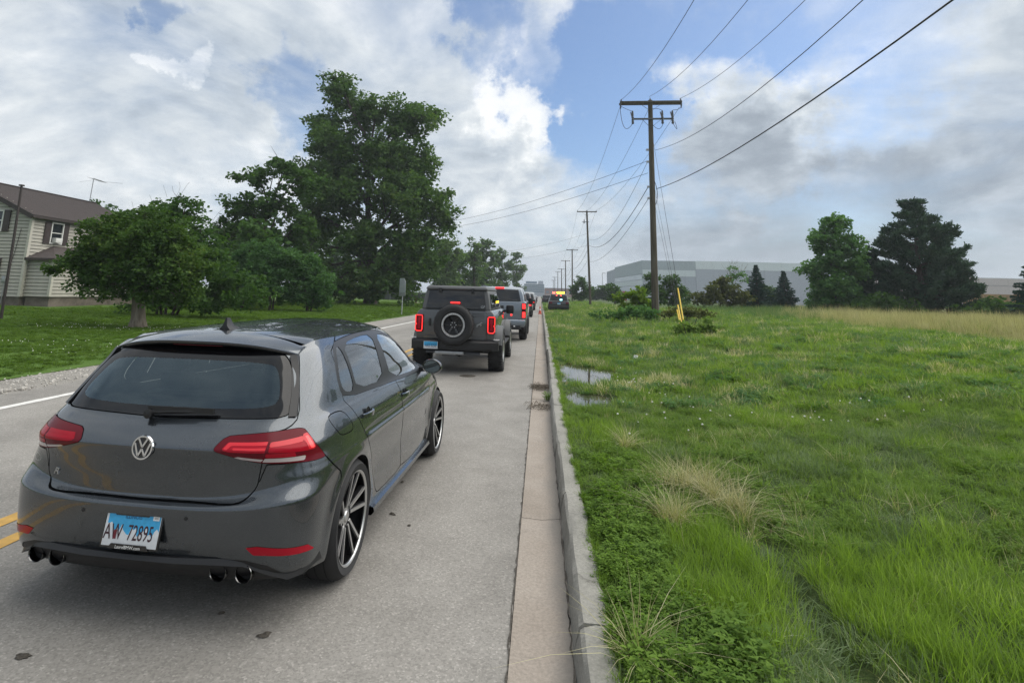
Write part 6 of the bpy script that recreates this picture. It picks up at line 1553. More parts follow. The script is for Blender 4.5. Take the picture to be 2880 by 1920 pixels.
    # exhaust tips
    for s in (1, -1):
        for x_ in (.45, .58):
            MB().lathe([(.034, .10), (.040, .0), (.0425, -.006), (.0435, .0), (.043, .12)], (s * x_, .070 + .010 * (x_ > .5), .298), 'y', 24).build('exhaust_tip', M['exhaust_dark'], car, smooth=True); MB().lathe([(.0400, -.004), (.0425, -.0085), (.0445, -.004)], (s * x_, .070 + .010 * (x_ > .5), .298), 'y', 28).build('exhaust_rim', M['exhaust'], car, smooth=True)
            MB().lathe([(0, .03), (.0405, .03)], (s * x_, .070 + .010 * (x_ > .5), .298), 'y', 16).build('exhaust_bore', M['liner'], car)
    # sensors and tow cover on the bumper
    for x_ in (-.285, .285): MB().lathe([(0, -.003), (.010, -.002), (.011, .004)], (x_, .0075, .553), 'y', 12).build('parking_sensor', M['blk'], bumper, smooth=True)
    # --- side parts
    dlo = rounded([(.855, 1.345), (1.10, 1.366), (1.40, 1.380), (1.80, 1.378), (2.10, 1.350), (2.42, 1.245), (2.70, 1.105), (2.86, .985), (2.84, .955), (2.55, .950), (1.56, .990), (.76, 1.018), (.715, 1.10), (.765, 1.23)], 1)
    frame = take(dlo, d_side, .0015)
    gq = rounded([(.815, 1.048), (.965, 1.042), (.975, 1.18), (.955, 1.322), (.885, 1.315), (.80, 1.20), (.765, 1.10)], 1)
    gr = rounded([(1.005, 1.040), (1.585, 1.022), (1.63, 1.20), (1.675, 1.352), (1.42, 1.358), (1.02, 1.330), (1.02, 1.18)], 1)
    gf = rounded([(1.775, 1.008), (2.50, .978), (2.74, .985), (2.60, 1.105), (2.38, 1.222), (2.09, 1.322), (1.79, 1.348), (1.785, 1.2)], 1)
    panes = []
    for pl, nm_ in ((gq, 'quarter_window'), (gr, 'rear_door_window'), (gf, 'front_door_window')):
        pn, frame = frame.cut(d_side(frame, pl)); panes.append((pn, nm_))
    fd = rounded([(1.80, 1.395), (1.83, .99), (1.845, .90), (1.872, .775), (1.925, .572), (1.935, .35), (1.95, .285), (2.98, .262), (3.02, .40), (2.985, .60), (2.92, .74), (2.90, .96), (2.70, 1.15), (2.4, 1.33)], 1)
    rd_ = rounded([(.80, 1.395), (.735, 1.02), (.768, .988), (.855, .877), (1.018, .716), (1.168, .552), (1.250, .372), (1.313, .300), (1.40, .288), (1.944, .285), (1.930, .35), (1.919, .572), (1.866, .775), (1.838, .90), (1.822, .99), (1.79, 1.395)], 1)
    door_f = take(fd, d_side); door_r = take(rd_, d_side)
    flap = take(rounded([(.478, .975), (.60, .978), (.665, .962), (.705, .925), (.742, .868), (.735, .842), (.66, .842), (.56, .850), (.515, .885), (.47, .945)], 1), d_side, .0026)
    for m_ in (False, True):
        f_ = (lambda sh: sh.mirror()) if m_ else (lambda sh: sh)
        sx = -1 if m_ else 1
        f_(frame.offset(-.002)).build('window_trim', M['trim_blk'], car)
        df = f_(door_f).build('front_door', P_, car); dr_ = f_(door_r).build('rear_door', P_, car)
        if not m_: f_(flap).build('fuel_flap', P_, car)
        else: f_(flap.offset(0)).build('quarter_patch', P_, car)
        for pn, nm_ in panes: f_(pn.offset(-.005)).build(nm_, M['glass_side'], car)
        # handles
        for (y_, z_, par, xo) in ((1.01, .888, dr_, .872), (1.955, .862, df, .885)):
            MB().lathe([(0, 0), (.045, .002), (.05, .006)], (sx * (xo - .004), y_, z_ - .006), 'x', 20).build('handle_cup', M['blk'], par, smooth=True)
            mb = MB(); L_ = .105
            for q in range(7):
                t = q / 6; yy = y_ - L_ + 2 * L_ * t; xx = xo + .010 + .026 * math.sin(math.pi * min(1, max(0, t))) ** .6; hh = .013 + .004 * math.sin(math.pi * t)
                mb.v += [(sx * (xx - .014), yy, z_ - hh), (sx * xx, yy, z_ - hh * .8), (sx * xx, yy, z_ + hh * .8), (sx * (xx - .014), yy, z_ + hh)]
            for q in range(6):
                for e in range(4): mb.f.append((q * 4 + e, q * 4 + (e + 1) % 4, q * 4 + 4 + (e + 1) % 4, q * 4 + 4 + e))
            mb.f += [(0, 1, 2, 3), (27, 26, 25, 24)]
            mb.build('door_handle', P_, par, smooth=True, auto=.9)
        # bright waist strip is body reflection; black weather strip under the glass
        # rocker extension
        mb = MB()
        for i_ in range(9):
            t = i_ / 8; yy = 1.20 + 1.80 * t
            mb.v += [(sx * .855, yy, .255), (sx * .893, yy, .240), (sx * .900, yy, .215), (sx * .880, yy, .192), (sx * .80, yy, .185)]
        for i_ in range(8):
            for q in range(4): mb.f.append((i_ * 5 + q, i_ * 5 + q + 1, i_ * 5 + 6 + q, i_ * 5 + 5 + q))
        mb.build('side_skirt', P_, car, smooth=True, auto=.5)
        # mirror
        mr = MB(); 
        ring = [(2.66, .995), (2.70, 1.045), (2.70, 1.045)]
        mm = empty('m', (0, 0, 0)); bpy.data.objects.remove(mm)
        mo = MB().lathe([(0, .10), (.05, .09), (.082, .05), (.092, .0), (.090, -.02)], (0, 0, 0), 'y', 28)
        mo.v = [(v[0] * 1.08, v[1] * .8, v[2] * (.80 if v[2] > 0 else .66)) for v in mo.v]
        mobj = mo.build('side_mirror', P_, car, smooth=True, auto=1.0, loc=(sx * .955, 2.725, .985), rot=(0, 0, sx * R_(-8)))
        ml = MB().lathe([(.090, -.020), (.086, -.030), (.078, -.022), (.0, -.020)], (0, 0, 0), 'y', 28); ml.v = [(v[0] * 1.08, v[1], v[2] * (.80 if v[2] > 0 else .66)) for v in ml.v]
        ml.build('mirror_shell', M['gloss_blk'], mobj, smooth=True, auto=.6)
        mg_ = MB().lathe([(.077, -.0265), (0, -.0265)], (0, 0, 0), 'y', 28); mg_.v = [(v[0] * 1.08, v[1], v[2] * (.80 if v[2] > 0 else .66)) for v in mg_.v]
        mg_.build('mirror_glass', M['mirror'], mobj)
        MB().bar((sx * .82, 2.745, .955), (sx * .92, 2.735, .965), .05, .045).build('mirror_arm', M['blk'], car, bevel=.01)
        # window fin beside the rear glass
        mb = MB()
        for i_, (x_, y_, z_) in enumerate([(.688, .268, 1.01), (.662, .338, 1.10), (.628, .400, 1.19), (.598, .446, 1.26), (.575, .462, 1.31)]):
            mb.v += [(sx * (x_ - .014), y_ - .034, z_), (sx * (x_ + .020), y_ - .010, z_), (sx * (x_ + .016), y_ + .05, z_), (sx * (x_ - .02), y_ + .02, z_)]
        for i_ in range(4):
            for e in range(4): mb.f.append((i_ * 4 + e, i_ * 4 + (e + 1) % 4, i_ * 4 + 4 + (e + 1) % 4, i_ * 4 + 4 + e))
        mb.f += [(0, 1, 2, 3), (19, 18, 17, 16)]
        mb.build('window_fin', M['trim_blk'], car, smooth=True, auto=.5)
    # --- windshield
    ws = rounded([(-.2, 1.365), (.50, 1.352), (.575, 1.29), (.66, 1.12), (.72, 1.01), (.60, .995), (-.2, .985)], 1)
    wsh = take(ws, d_front); both(wsh.offset(-.004)).build('windshield', M['glass_front'], car)
    both(body).build('body_shell', P_, car)
    # --- roof panel, seam and spoiler
    top = S[-1]; ok = (top[:, 0] > .30)
    ty = top[ok][:, 1]; o_ = np.argsort(ty); ty = ty[o_]; tx = top[ok][o_][:, 0]; tz = top[ok][o_][:, 2]
    def roof_pt(y, s, lo=False):
        w = np.interp(y, ty, tx); ze = np.interp(y, ty, tz)
        zc_ = 1.446 - .028 * ((y - 1.55) / 1.0) ** 2
        return np.stack([w * s, y, ze + (zc_ - ze) * (1 - np.abs(s) ** 2.3)], -1)
    ys = np.linspace(.60, 2.30, 120); ss = np.linspace(-1, 1, 61)
    Y_, S_ = np.meshgrid(ys, ss, indexing='ij'); RP = roof_pt(Y_, S_)
    rs_ = Sheet.grid(RP); rs_.N *= np.sign(rs_.N[:, 2:3]); rs_.F = rs_.F if True else rs_.F
    rs_.build('roof', P_, car)
    # header over the windshield
    ys = np.linspace(2.304, 2.44, 14); Y_, S_ = np.meshgrid(ys, ss, indexing='ij'); RP = roof_pt(Y_, S_); hd = Sheet.grid(RP); hd.N *= np.sign(hd.N[:, 2:3]); hd.offset(-.001).build('roof_header', P_, car)
    # spoiler: top skin from the seam to a drooping trailing edge, gloss lip and black underside
    xs_ = np.linspace(-1, 1, 61); rows = []
    for x_ in xs_:
        w = .592; ax = abs(x_)
        xx = x_ * w
        yse = .594 - .035 * ax ** 2.5; p0 = roof_pt(np.array(yse), np.array(np.clip(xx / np.interp(yse, ty, tx), -1, 1)))
        yed = .372 + .095 * ax ** 3; zed = 1.372 - .062 * ax ** 3
        prof = []
        for t in np.linspace(0, 1, 12):
            prof.append((xx, p0[1] + (yed - p0[1]) * t, p0[2] + .001 + (zed - p0[2]) * t ** 1.35))
        rows.append(prof)
    SP = np.array(rows); sp = Sheet.grid(SP); sp.N *= np.sign(sp.N[:, 2:3]); spo = sp.build('spoiler', P_, gate_o)
    edge = SP[:, -1]
    lip = np.stack([edge, edge + [0, -.004, -.010], edge + [0, .004, -.022], edge + [0, .050, -.034], edge + [0, .115, -.040]], 1); lip[:, 4, 2] -= .0
    ls = Sheet.grid(lip); ls.build('spoiler_underside', M['gloss_blk'], gate_o)
    for s in (-1, 1):   # closing cheeks
        e = SP[0 if s < 0 else -1]
        mb = MB(); mb.v = [tuple(p) for p in e] + [(p[0] - .0 * s, p[1] + .03, min(p[2] - .03, 1.345)) for p in e]; mb.f = [(q, q + 1, 13 + q, 12 + q) for q in range(11)]; mb.build('spoiler_cheek', P_, gate_o)
    MB().bar((-.16, .385, 1.352), (.16, .385, 1.352), .012, .012).build('third_brake_light', M['lamp_dark'], gate_o, bevel=.003)
    # aerial fin
    fin = MB(); base = [(-.036, .645), (.036, .645), (.045, .70), (.036, .78), (0, .81), (-.036, .78), (-.045, .70)]
    fin.add([(x_, y_, 1.424 + .006 * (y_ - .6)) for x_, y_ in base] + [(x_ * .42, .68 + (y_ - .70) * .62, 1.447) for x_, y_ in base] + [(x_ * .14, .672 + (y_ - .70) * .26, 1.496) for x_, y_ in base], [(k, (k + 1) % 7, 7 + (k + 1) % 7, 7 + k) for k in range(7)] + [(7 + k, 7 + (k + 1) % 7, 14 + (k + 1) % 7, 14 + k) for k in range(7)] + [tuple(range(14, 21))])
    fin.build('roof_aerial', M['blk'], car, smooth=True, auto=.9)
    # --- inner liner (dark) and floor
    ln_ = full
    for yc in (.785, 3.415): ln_ = ln_.cut(rad(ln_, yc, .352))[1]
    ln_ = ln_.cut(d_rear(ln_, ri) - .02)[1]
    ln_ = ln_.cut(d_side(ln_, dlo) + .012)[1]; ln_ = ln_.cut(d_front(ln_, ws))[1]
    both(ln_.offset(-.022)).build('inner_liner', M['liner'], car)
    MB().box((0, 2.1, .20), (1.55, 3.5, .03)).build('floor_pan', M['liner'], car)
    ys = np.linspace(.55, 2.42, 20); ss = np.linspace(-.97, .97, 13); Y_, S_ = np.meshgrid(ys, ss, indexing='ij'); hl = Sheet.grid(roof_pt(Y_, S_) - [0, 0, .03]); hl.build('headliner', M['seat'], car)
    for s in (1, -1):
        for yc in (.785, 3.415):
            mb = MB(); n = 20
            for k in range(n + 1):
                a = math.pi * (k / n) * 1.12 - .19; mb.v += [(s * .48, yc + .365 * math.cos(a), .325 + .365 * math.sin(a)), (s * .868, yc + .360 * math.cos(a), .325 + .360 * math.sin(a))]
            mb.f = [(2 * k, 2 * k + 1, 2 * k + 3, 2 * k + 2) for k in range(n)]
            mb.v += [(s * .48, yc, .3)]; c_ = len(mb.v) - 1; mb.f += [(2 * k, 2 * k + 2, c_) for k in range(n)]
            mb.build('wheel_arch_liner', M['liner'], car)
    # --- wheels
    wheel(car, (.775, .785, .330), .330, .235, .256, 1, 'turbine'); wheel(car, (.785, 3.415, .330), .330, .235, .256, 1, 'turbine')
    wheel(car, (-.775, .785, .330), .330, .235, .256, -1, 'turbine'); wheel(car, (-.785, 3.415, .330), .330, .235, .256, -1, 'turbine')
    # --- rear wiper
    wp_ = MB().tube([(.05, .128, 1.012), (.02, .138, 1.020), (-.20, .145, 1.028), (-.33, .160, 1.028)], [.016, .015, .010, .006], 8)
    wp_.bar((-.33, .150, 1.034), (.06, .128, 1.036), .010, .030)
    wp_.lathe([(0, -.02), (.024, -.015), (.026, .02)], (.05, .126, 1.010), 'y', 14)
    wo = wp_.build('rear_wiper', M['blk'], car, smooth=True, auto=.8)
    for v in wo.data.vertices: v.co.x = -v.co.x * .95 - .02; v.co.y -= .008
    # --- emblem: ring with V over W
    em = MB().lathe([(.047, .004), (.050, -.006), (.0575, -.006), (.060, .004)], (0, 0, 0), 'y', 40)
    emb = em.build('emblem', M['chrome'], car, smooth=True, auto=.9, loc=(0, .010, .868), rot=(R_(-3), 0, 0))
    MB().lathe([(0, .001), (.049, .001)], (0, 0, 0), 'y', 32).build('emblem_field', M['gloss_blk'], emb)
    def stroke(pts):
        mb = MB()
        for a, b in zip(pts[:-1], pts[1:]): mb.bar((a[0], -.003, a[1]), (b[0], -.003, b[1]), .0095, .006, up=(0, 1, 0))
        mb.build('emblem_stroke', M['chrome'], emb)
    stroke([(-.024, .043), (0, .003), (.024, .043)]); stroke([(-.043, .022), (-.019, -.040), (0, -.005), (.019, -.040), (.043, .022)])
    text_mesh('trim_letter', 'R', M['satin'], gate_o, .046, (-.54, .085, .70), (R_(90), 0, R_(-13)), .003, 1.35, shear=.25)
    # --- number plate
    pl = empty('p', (0, 0, 0)); bpy.data.objects.remove(pl)
    po = MB().box((0, 0, 0), (.318, .010, .168)).build('number_plate', M['gloss_blk'], car, bevel=.006, loc=(0, .012, .478), rot=(R_(-9), 0, 0))
    MB().box((0, -.0065, 0), (.300, .003, .148)).build('plate_sheet', M['plate_white'], po, bevel=.002)
    # blue sky band with a ragged cloud edge
    n = 26; mb = MB(); xs2 = np.linspace(-.138, .1485, n); lo = [-.005 + .018 * math.sin(q * 1.1) + .012 * math.sin(q * 2.7 + 1) + (.02 if q < 6 else 0) for q in range(n)]
    mb.v = [(x_, -.0085, l_) for x_, l_ in zip(xs2, lo)] + [(x_, -.0085, .0735) for x_ in xs2]; mb.f = [(q, q + 1, n + q + 1, n + q) for q in range(n - 1)]; mb.build('plate_blue', M['plate_blue'], po)
    text_mesh('plate_letters', 'AW', M['plate_ink'], po, .098, (-.098, -.0095, -.014), (R_(90), 0, 0), .0004, .60); text_mesh('plate_digits', '72895', M['plate_ink'], po, .098, (.052, -.0095, -.014), (R_(90), 0, 0), .0004, .58)
    MB().box((-.085, -.0098, -.022), (.016, .0008, .040)).build('plate_stamp', M['plate_red'], po)
    text_mesh('plate_state', 'ILLINOIS', M['ink_blue'], po, .026, (.0, -.0096, .058), (R_(90), 0, 0), .0003, .95)
    MB().box((.124, -.0098, .060), (.034, .0008, .020)).build('plate_sticker', M['paper'], po); text_mesh('sticker_text', '2024', M['plate_ink'], po, .013, (.124, -.0105, .060), (R_(90), 0, 0), .0002, .8)
    MB().prism([(-.115, .0845), (-.098, .063), (.083, .063), (.100, .0845)], 'y', -.0115, -.0075).build('frame_top', M['gloss_blk'], po)
    MB().prism([(-.112, -.0845), (-.095, -.062), (.095, -.062), (.112, -.0845)], 'y', -.0115, -.0075).build('frame_bottom', M['gloss_blk'], po)
    text_mesh('dealer_name', 'LaurelBMW.com', M['paper'], po, .0205, (0, -.0125, -.0755), (R_(90), 0, 0), .0003, .98)
    # --- interior
    def seat(x, y, head=True):
        so = MB().box((0, .26, .42), (.50, .52, .18)).build('seat', M['seat'], car, bevel=.05, loc=(x, y, 0))
        bk = MB().prism([(.0, .40), (.12, .40), (-.08, 1.02), (-.17, 1.0)], 'x', -.25, .25).build('seat_back', M['seat'], so, bevel=.04)
        if head: MB().prism([(-.10, 1.06), (-.19, 1.06), (-.20, 1.22), (-.16, 1.26), (-.11, 1.24)], 'x', -.135, .135).build('headrest', M['seat'], so, bevel=.03); MB().bar((-.06, -.13, .98), (-.06, -.14, 1.1), .012).build('headrest_post', M['seat'], so); MB().bar((.06, -.13, .98), (.06, -.14, 1.1), .012).build('headrest_post', M['seat'], so)
    seat(-.37, 1.95); seat(.37, 1.95)
    rb_ = MB().box((0, 1.25, .42), (1.30, .5, .18)).build('rear_bench', M['seat'], car, bevel=.05)
    MB().prism([(.98, .42), (1.10, .42), (.93, 1.0), (.84, .98)], 'x', -.66, .66).build('bench_back', M['seat'], rb_, bevel=.04)
    for x_ in (-.40, .40): MB().prism([(.80, 1.01), (.89, 1.01), (.87, 1.12), (.81, 1.12)], 'x', x_ - .13, x_ + .13).build('headrest', M['seat'], rb_, bevel=.03)
    MB().box((0, .60, .93), (1.15, .5, .02)).build('parcel_shelf', M['seat'], car, bevel=.005)
    MB().prism([(2.75, .70), (3.15, .70), (3.25, .97), (2.85, 1.0)], 'x', -.68, .68).build('dashboard', M['seat'], car, bevel=.03)
    sw = MB().lathe([(.175, -.012), (.19, 0), (.175, .012), (.163, 0)], (0, 0, 0), 'y', 24, close=True).build('steering_wheel', M['blk'], car, smooth=True, loc=(-.37, 2.62, .93), rot=(R_(25), 0, 0))
    MB().box((0, 2.50, 1.30), (.22, .03, .07)).build('interior_mirror', M['blk'], car, bevel=.012)
    return car
hatchback()
# ------------------------------------------------------------------ other vehicles
def loft(secs, cap=True):
    """secs: list of equal-length vertex rings"""
    mb = MB(); n = len(secs[0])
    for r in secs: mb.v += [tuple(p) for p in r]
    for k in range(len(secs) - 1):
        for i in range(n): mb.f.append((k * n + i, k * n + (i + 1) % n, (k + 1) * n + (i + 1) % n, (k + 1) * n + i))
    if cap: mb.f.append(tuple(range(n - 1, -1, -1))); mb.f.append(tuple((len(secs) - 1) * n + i for i in range(n)))
    return mb
def slab(levels):
    """stack of rectangles (z, half width, y rear, y front) -> solid"""
    return loft([[(-w, yr, z), (w, yr, z), (w, yf, z), (-w, yf, z)] for z, w, yr, yf in levels])
def arch_ring(xa, xb, yc, zc, r0, r1, a0=-.25, a1=math.pi + .25, n=16):
    mb = MB(); secs = []
    for k in range(n + 1):
        a = a0 + (a1 - a0) * k / n; c, s = math.cos(a), math.sin(a)
        secs.append([(xa, yc + r0 * c, zc + r0 * s), (xb, yc + (r0 + .012) * c, zc + (r0 + .012) * s), (xb * .985, yc + (r1 - .02) * c, zc + (r1 - .02) * s), (xa, yc + r1 * c, zc + r1 * s)])
    return loft(secs)
def plate(parent, c, txt, w=.305, h=.152, tilt=0.0):
    o = MB().box((0, 0, 0), (w, .012, h)).build('number_plate', M['plate_white'], parent, bevel=.004, loc=c, rot=(tilt, 0, 0))
    MB().box((0, -.0075, .03), (w * .94, .002, h * .55)).build('plate_blue', M['plate_blue'], o)
    if txt: text_mesh('plate_text', txt, M['ink_blue'], o, h * .62, (0, -.010, -.012), (R_(90), 0, 0), .0006, .62)
    return o

def boxy_suv():
    car = empty('boxy_suv', (-1.83, 12.2, 0), 0, 'dark grey boxy off-road SUV with rear-mounted spare wheel, second car in the queue', 'car')
    P_ = M['paint_suv']
    slab([(.62, .80, .10, 4.45), (.66, .845, .04, 4.52), (1.00, .865, .0, 4.55), (1.18, .862, .005, 4.5), (1.27, .835, .02, 3.4), (1.335, .775, .045, 3.25)]).build('body', P_, car, bevel=.03, seg=3)
    gh = slab([(1.33, .755, .05, 3.2), (1.62, .71, .10, 2.75), (1.76, .675, .125, 2.5)]); gh.build('cabin', M['roof_suv'], car, bevel=.035, seg=3)
    slab([(1.755, .682, .09, 2.56), (1.80, .68, .085, 2.58), (1.845, .63, .13, 2.5)]).build('roof', M['roof_suv'], car, bevel=.03, seg=3)
    MB().box((0, 3.75, 1.22), (1.5, 1.6, .12)).build('hood', P_, car, bevel=.04)
    # rear glass and its hinges
    rg = loft([[(-.66, .052, 1.365), (.66, .052, 1.365), (.60, .118, 1.735), (-.60, .118, 1.735)], [(-.66, .035, 1.36), (.66, .035, 1.36), (.60, .100, 1.74), (-.60, .100, 1.74)]]).build('rear_window', M['glass_dark'], car, bevel=.012)
    for s in (-.36, .36): MB().box((s, .09, 1.745), (.07, .05, .10)).build('glass_hinge', M['blk'], rg, bevel=.008)
    text_mesh('window_sticker', 'GP', M['steel'], rg, .075, (.585, .030, 1.405), (R_(82), 0, 0), .001, 1.0, shear=.2)
    # tailgate skin with pressed ribs
    tg = MB().box((0, -.012, 1.02), (1.36, .03, .60)).build('tailgate', P_, car, bevel=.015)
    for z in (1.27, 1.235, 1.20): MB().box((.505, -.032, z), (.26, .02, .016)).build('rib', P_, tg, bevel=.005)
    for z in (.80, .765, .73): MB().box((.505, -.032, z), (.26, .02, .016)).build('rib', P_, tg, bevel=.005)
    MB().box((-.55, -.034, 1.06), (.05, .03, .16)).build('gate_handle', M['blk'], tg, bevel=.01)
    text_mesh('trim_badge', 'BADLANDS', M['cutout'], tg, .04, (-.555, -.03, .785), (R_(90), 0, 0), .002, .85)
    # leaping-horse badge: body, neck, legs and tail strokes
    hb = MB()
    for a, b, w in (((.475, 1.02), (.555, 1.055), .022), ((.545, 1.05), (.575, 1.085), .016), ((.572, 1.085), (.592, 1.075), .010), ((.48, 1.02), (.465, .985), .010), ((.495, 1.02), (.49, .985), .009), ((.55, 1.045), (.585, 1.03), .009), ((.54, 1.04), (.565, 1.01), .009), ((.475, 1.025), (.452, 1.02), .007)):
        hb.bar((a[0], -.032, a[1]), (b[0], -.032, b[1]), w, .008, up=(0, 1, 0))
    hb.build('horse_badge', M['satin'], tg)
    # tail lamps: C-shaped light tube in a dark red case
    for s in (1, -1):
        lm = MB().box((s * .785, -.005, 1.035), (.175, .05, .365)).build('tail_lamp', M['lamp_dark'], car, bevel=.02)
        ring = [(.070, .165), (-.055, .165), (-.070, .145), (-.070, -.13), (-.055, -.165), (.045, -.165), (.075, -.135), (.075, -.045), (.055, -.02), (.075, .005), (.075, .155)]
        tb = MB()
        pts = [(s * (.785 - .0) - s * px_ * -1 if False else s * .785 + s * px_, -.036, 1.035 + pz_) for px_, pz_ in ring]
        tb.tube(pts + [pts[0]], .0095, 6, caps=False); tb.build('light_tube', M['lamp_on'], lm, smooth=True)
        MB().box((s * .785, -.034, 1.035), (.055, .012, .24)).build('inner_lens', M['lamp_red'], lm, bevel=.006)
    # spare wheel
    sp = MB().lathe([(.24, -.05), (.27, -.13), (.33, -.155), (.39, -.145), (.42, -.11), (.425, -.0), (.42, .09), (.30, .11), (.22, .08)], (0, 0, 0), 'y', 56).build('spare_wheel', M['rubber'], car, smooth=True, auto=.8, loc=(0, -.16, 1.025))
    for k in range(40):
        a = 2 * math.pi * k / 40
        MB().bar((.418 * math.cos(a), -.09 + .05 * (k % 2), .418 * math.sin(a)), (.418 * math.cos(a + .03), .0 + .05 * (k % 2), .418 * math.sin(a + .03)), .036, .026, up=(math.cos(a), 0, math.sin(a))).build('tread_lug', M['rubber'], sp)
    MB().lathe([(.207, -.115), (.215, -.128), (.248, -.128), (.255, -.115)], (0, 0, 0), 'y', 48).build('bead_ring', M['machined'], sp, smooth=True, auto=.6)
    for k in range(16):
        a = 2 * math.pi * k / 16 + .1; MB().lathe([(0, -.133), (.007, -.132), (.008, -.125)], (.231 * math.cos(a), 0, .231 * math.sin(a)), 'y', 6).build('ring_bolt', M['cutout'], sp)
    MB().lathe([(.208, -.11), (.19, -.05), (.09, -.04), (.085, -.07), (0, -.075)], (0, 0, 0), 'y', 32).build('wheel_face', M['alloy_dark'], sp, smooth=True, auto=.6)
    for k in range(6):
        a = 2 * math.pi * k / 6; MB().bar((.08 * math.cos(a), -.065, .08 * math.sin(a)), (.195 * math.cos(a), -.075, .195 * math.sin(a)), .04, .02, up=(0, 1, 0)).build('spoke', M['gloss_blk'], sp)
        MB().lathe([(0, -.088), (.010, -.086), (.011, -.07)], (.055 * math.cos(a), 0, .055 * math.sin(a)), 'y', 8).build('lug_nut', M['satin'], sp)
    MB().box((0, .02, 1.46), (.06, .10, .10)).build('brake_light_stalk', M['blk'], car)
    MB().box((0, -.06, 1.485), (.21, .04, .034)).build('third_brake_light', M['lamp_on'], car, bevel=.014)
    # bumper
    bp_ = loft([[(x, y - .13 + .12 * abs(x) ** 3, .70), (x, y - .17 + .14 * abs(x) ** 3, .66), (x, y - .17 + .16 * abs(x) ** 3, .50 + .04 * abs(x)), (x, y - .06, .45 + .05 * abs(x)), (x, y + .12, .52), (x, y + .12, .70)] for x, y in [(q, .06) for q in np.linspace(-.94, .94, 15)]]).build('rear_bumper', M['blk'], car, smooth=True, auto=.5)
    plate(car, (-.49, -.135, .59), 'AA5 5250')
    MB().tube([(-.62, .05, .44), (.55, .05, .42)], .03, 8).build('hitch_bar', M['cutout'], car)
    mbx_ = MB().box((-.1, -.03, .435), (.62, .10, .07)).build('skid_plate', M['steel'], car, bevel=.02)
    for x in (-.36, -.28): MB().lathe([(.0, -.02), (.035, -.02), (.04, .1)], (x, -.02, .40), 'y', 10).build('tail_pipe', M['exhaust'], car, smooth=True)
    MB().box((0, 2.2, .55), (1.2, 4.0, .22)).build('chassis', M['liner'], car); MB().tube([(-.8, .85, .42), (.8, .85, .42)], .06, 8).build('axle', M['liner'], car); MB().lathe([(0, -.15), (.14, -.08), (.14, .08), (0, .15)], (0, .85, .42), 'y', 12).build('differential', M['liner'], car, smooth=True)
    for s in (1, -1):
        for yc in (.85, 3.80):
            wheel(car, (s * .845, yc, .432), .432, .31, .225, s, 'lug')
            arch_ring(s * .80, s * 1.0, yc, .44, .475, .565, .30, math.pi - .30).build('fender_flare', M['roof_suv'], car, smooth=True, auto=.6)
            mb = MB(); n = 14
            for k in range(n + 1):
                a = math.pi * k / n; mb.v += [(s * .5, yc + .48 * math.cos(a), .44 + .48 * math.sin(a)), (s * .90, yc + .48 * math.cos(a), .44 + .48 * math.sin(a))]
            mb.f = [(2 * k, 2 * k + 1, 2 * k + 3, 2 * k + 2) for k in range(n)]; mb.build('wheel_arch_liner', M['liner'], car)
        sd = loft([[(s * .765, .28, 1.38), (s * .765, 1.0, 1.38), (s * .715, 1.0, 1.68), (s * .715, .40, 1.68)], [(s * .752, .28, 1.38), (s * .752, 1.0, 1.38), (s * .70, 1.0, 1.68), (s * .70, .40, 1.68)]]).build('side_window', M['glass_dark'], car)
        loft([[(s * .768, 1.12, 1.38), (s * .768, 2.6, 1.38), (s * .718, 2.3, 1.68), (s * .718, 1.12, 1.68)], [(s * .752, 1.12, 1.38), (s * .752, 2.6, 1.38), (s * .70, 2.3, 1.68), (s * .70, 1.12, 1.68)]]).build('side_window', M['glass_dark'], car)
        MB().box((s * 1.02, 2.95, 1.30), (.20, .14, .22)).build('side_mirror', M['blk'], car, bevel=.035); MB().bar((s * .80, 2.98, 1.24), (s * .95, 2.96, 1.26), .06).build('mirror_arm', M['blk'], car)
        MB().box((s * .92, 2.3, .53), (.14, 1.9, .05)).build('side_step', M['blk'], car, bevel=.015)
        MB().box((s * .90, .0, .735), (.12, .03, .012)).build('marker_strip', M['paper'], car)
    MB().box((1.0, 4.05, 1.12), (.05, .12, .05)).build('turn_repeater', M['lamp_on'], car, bevel=.01)
    return car
boxy_suv()

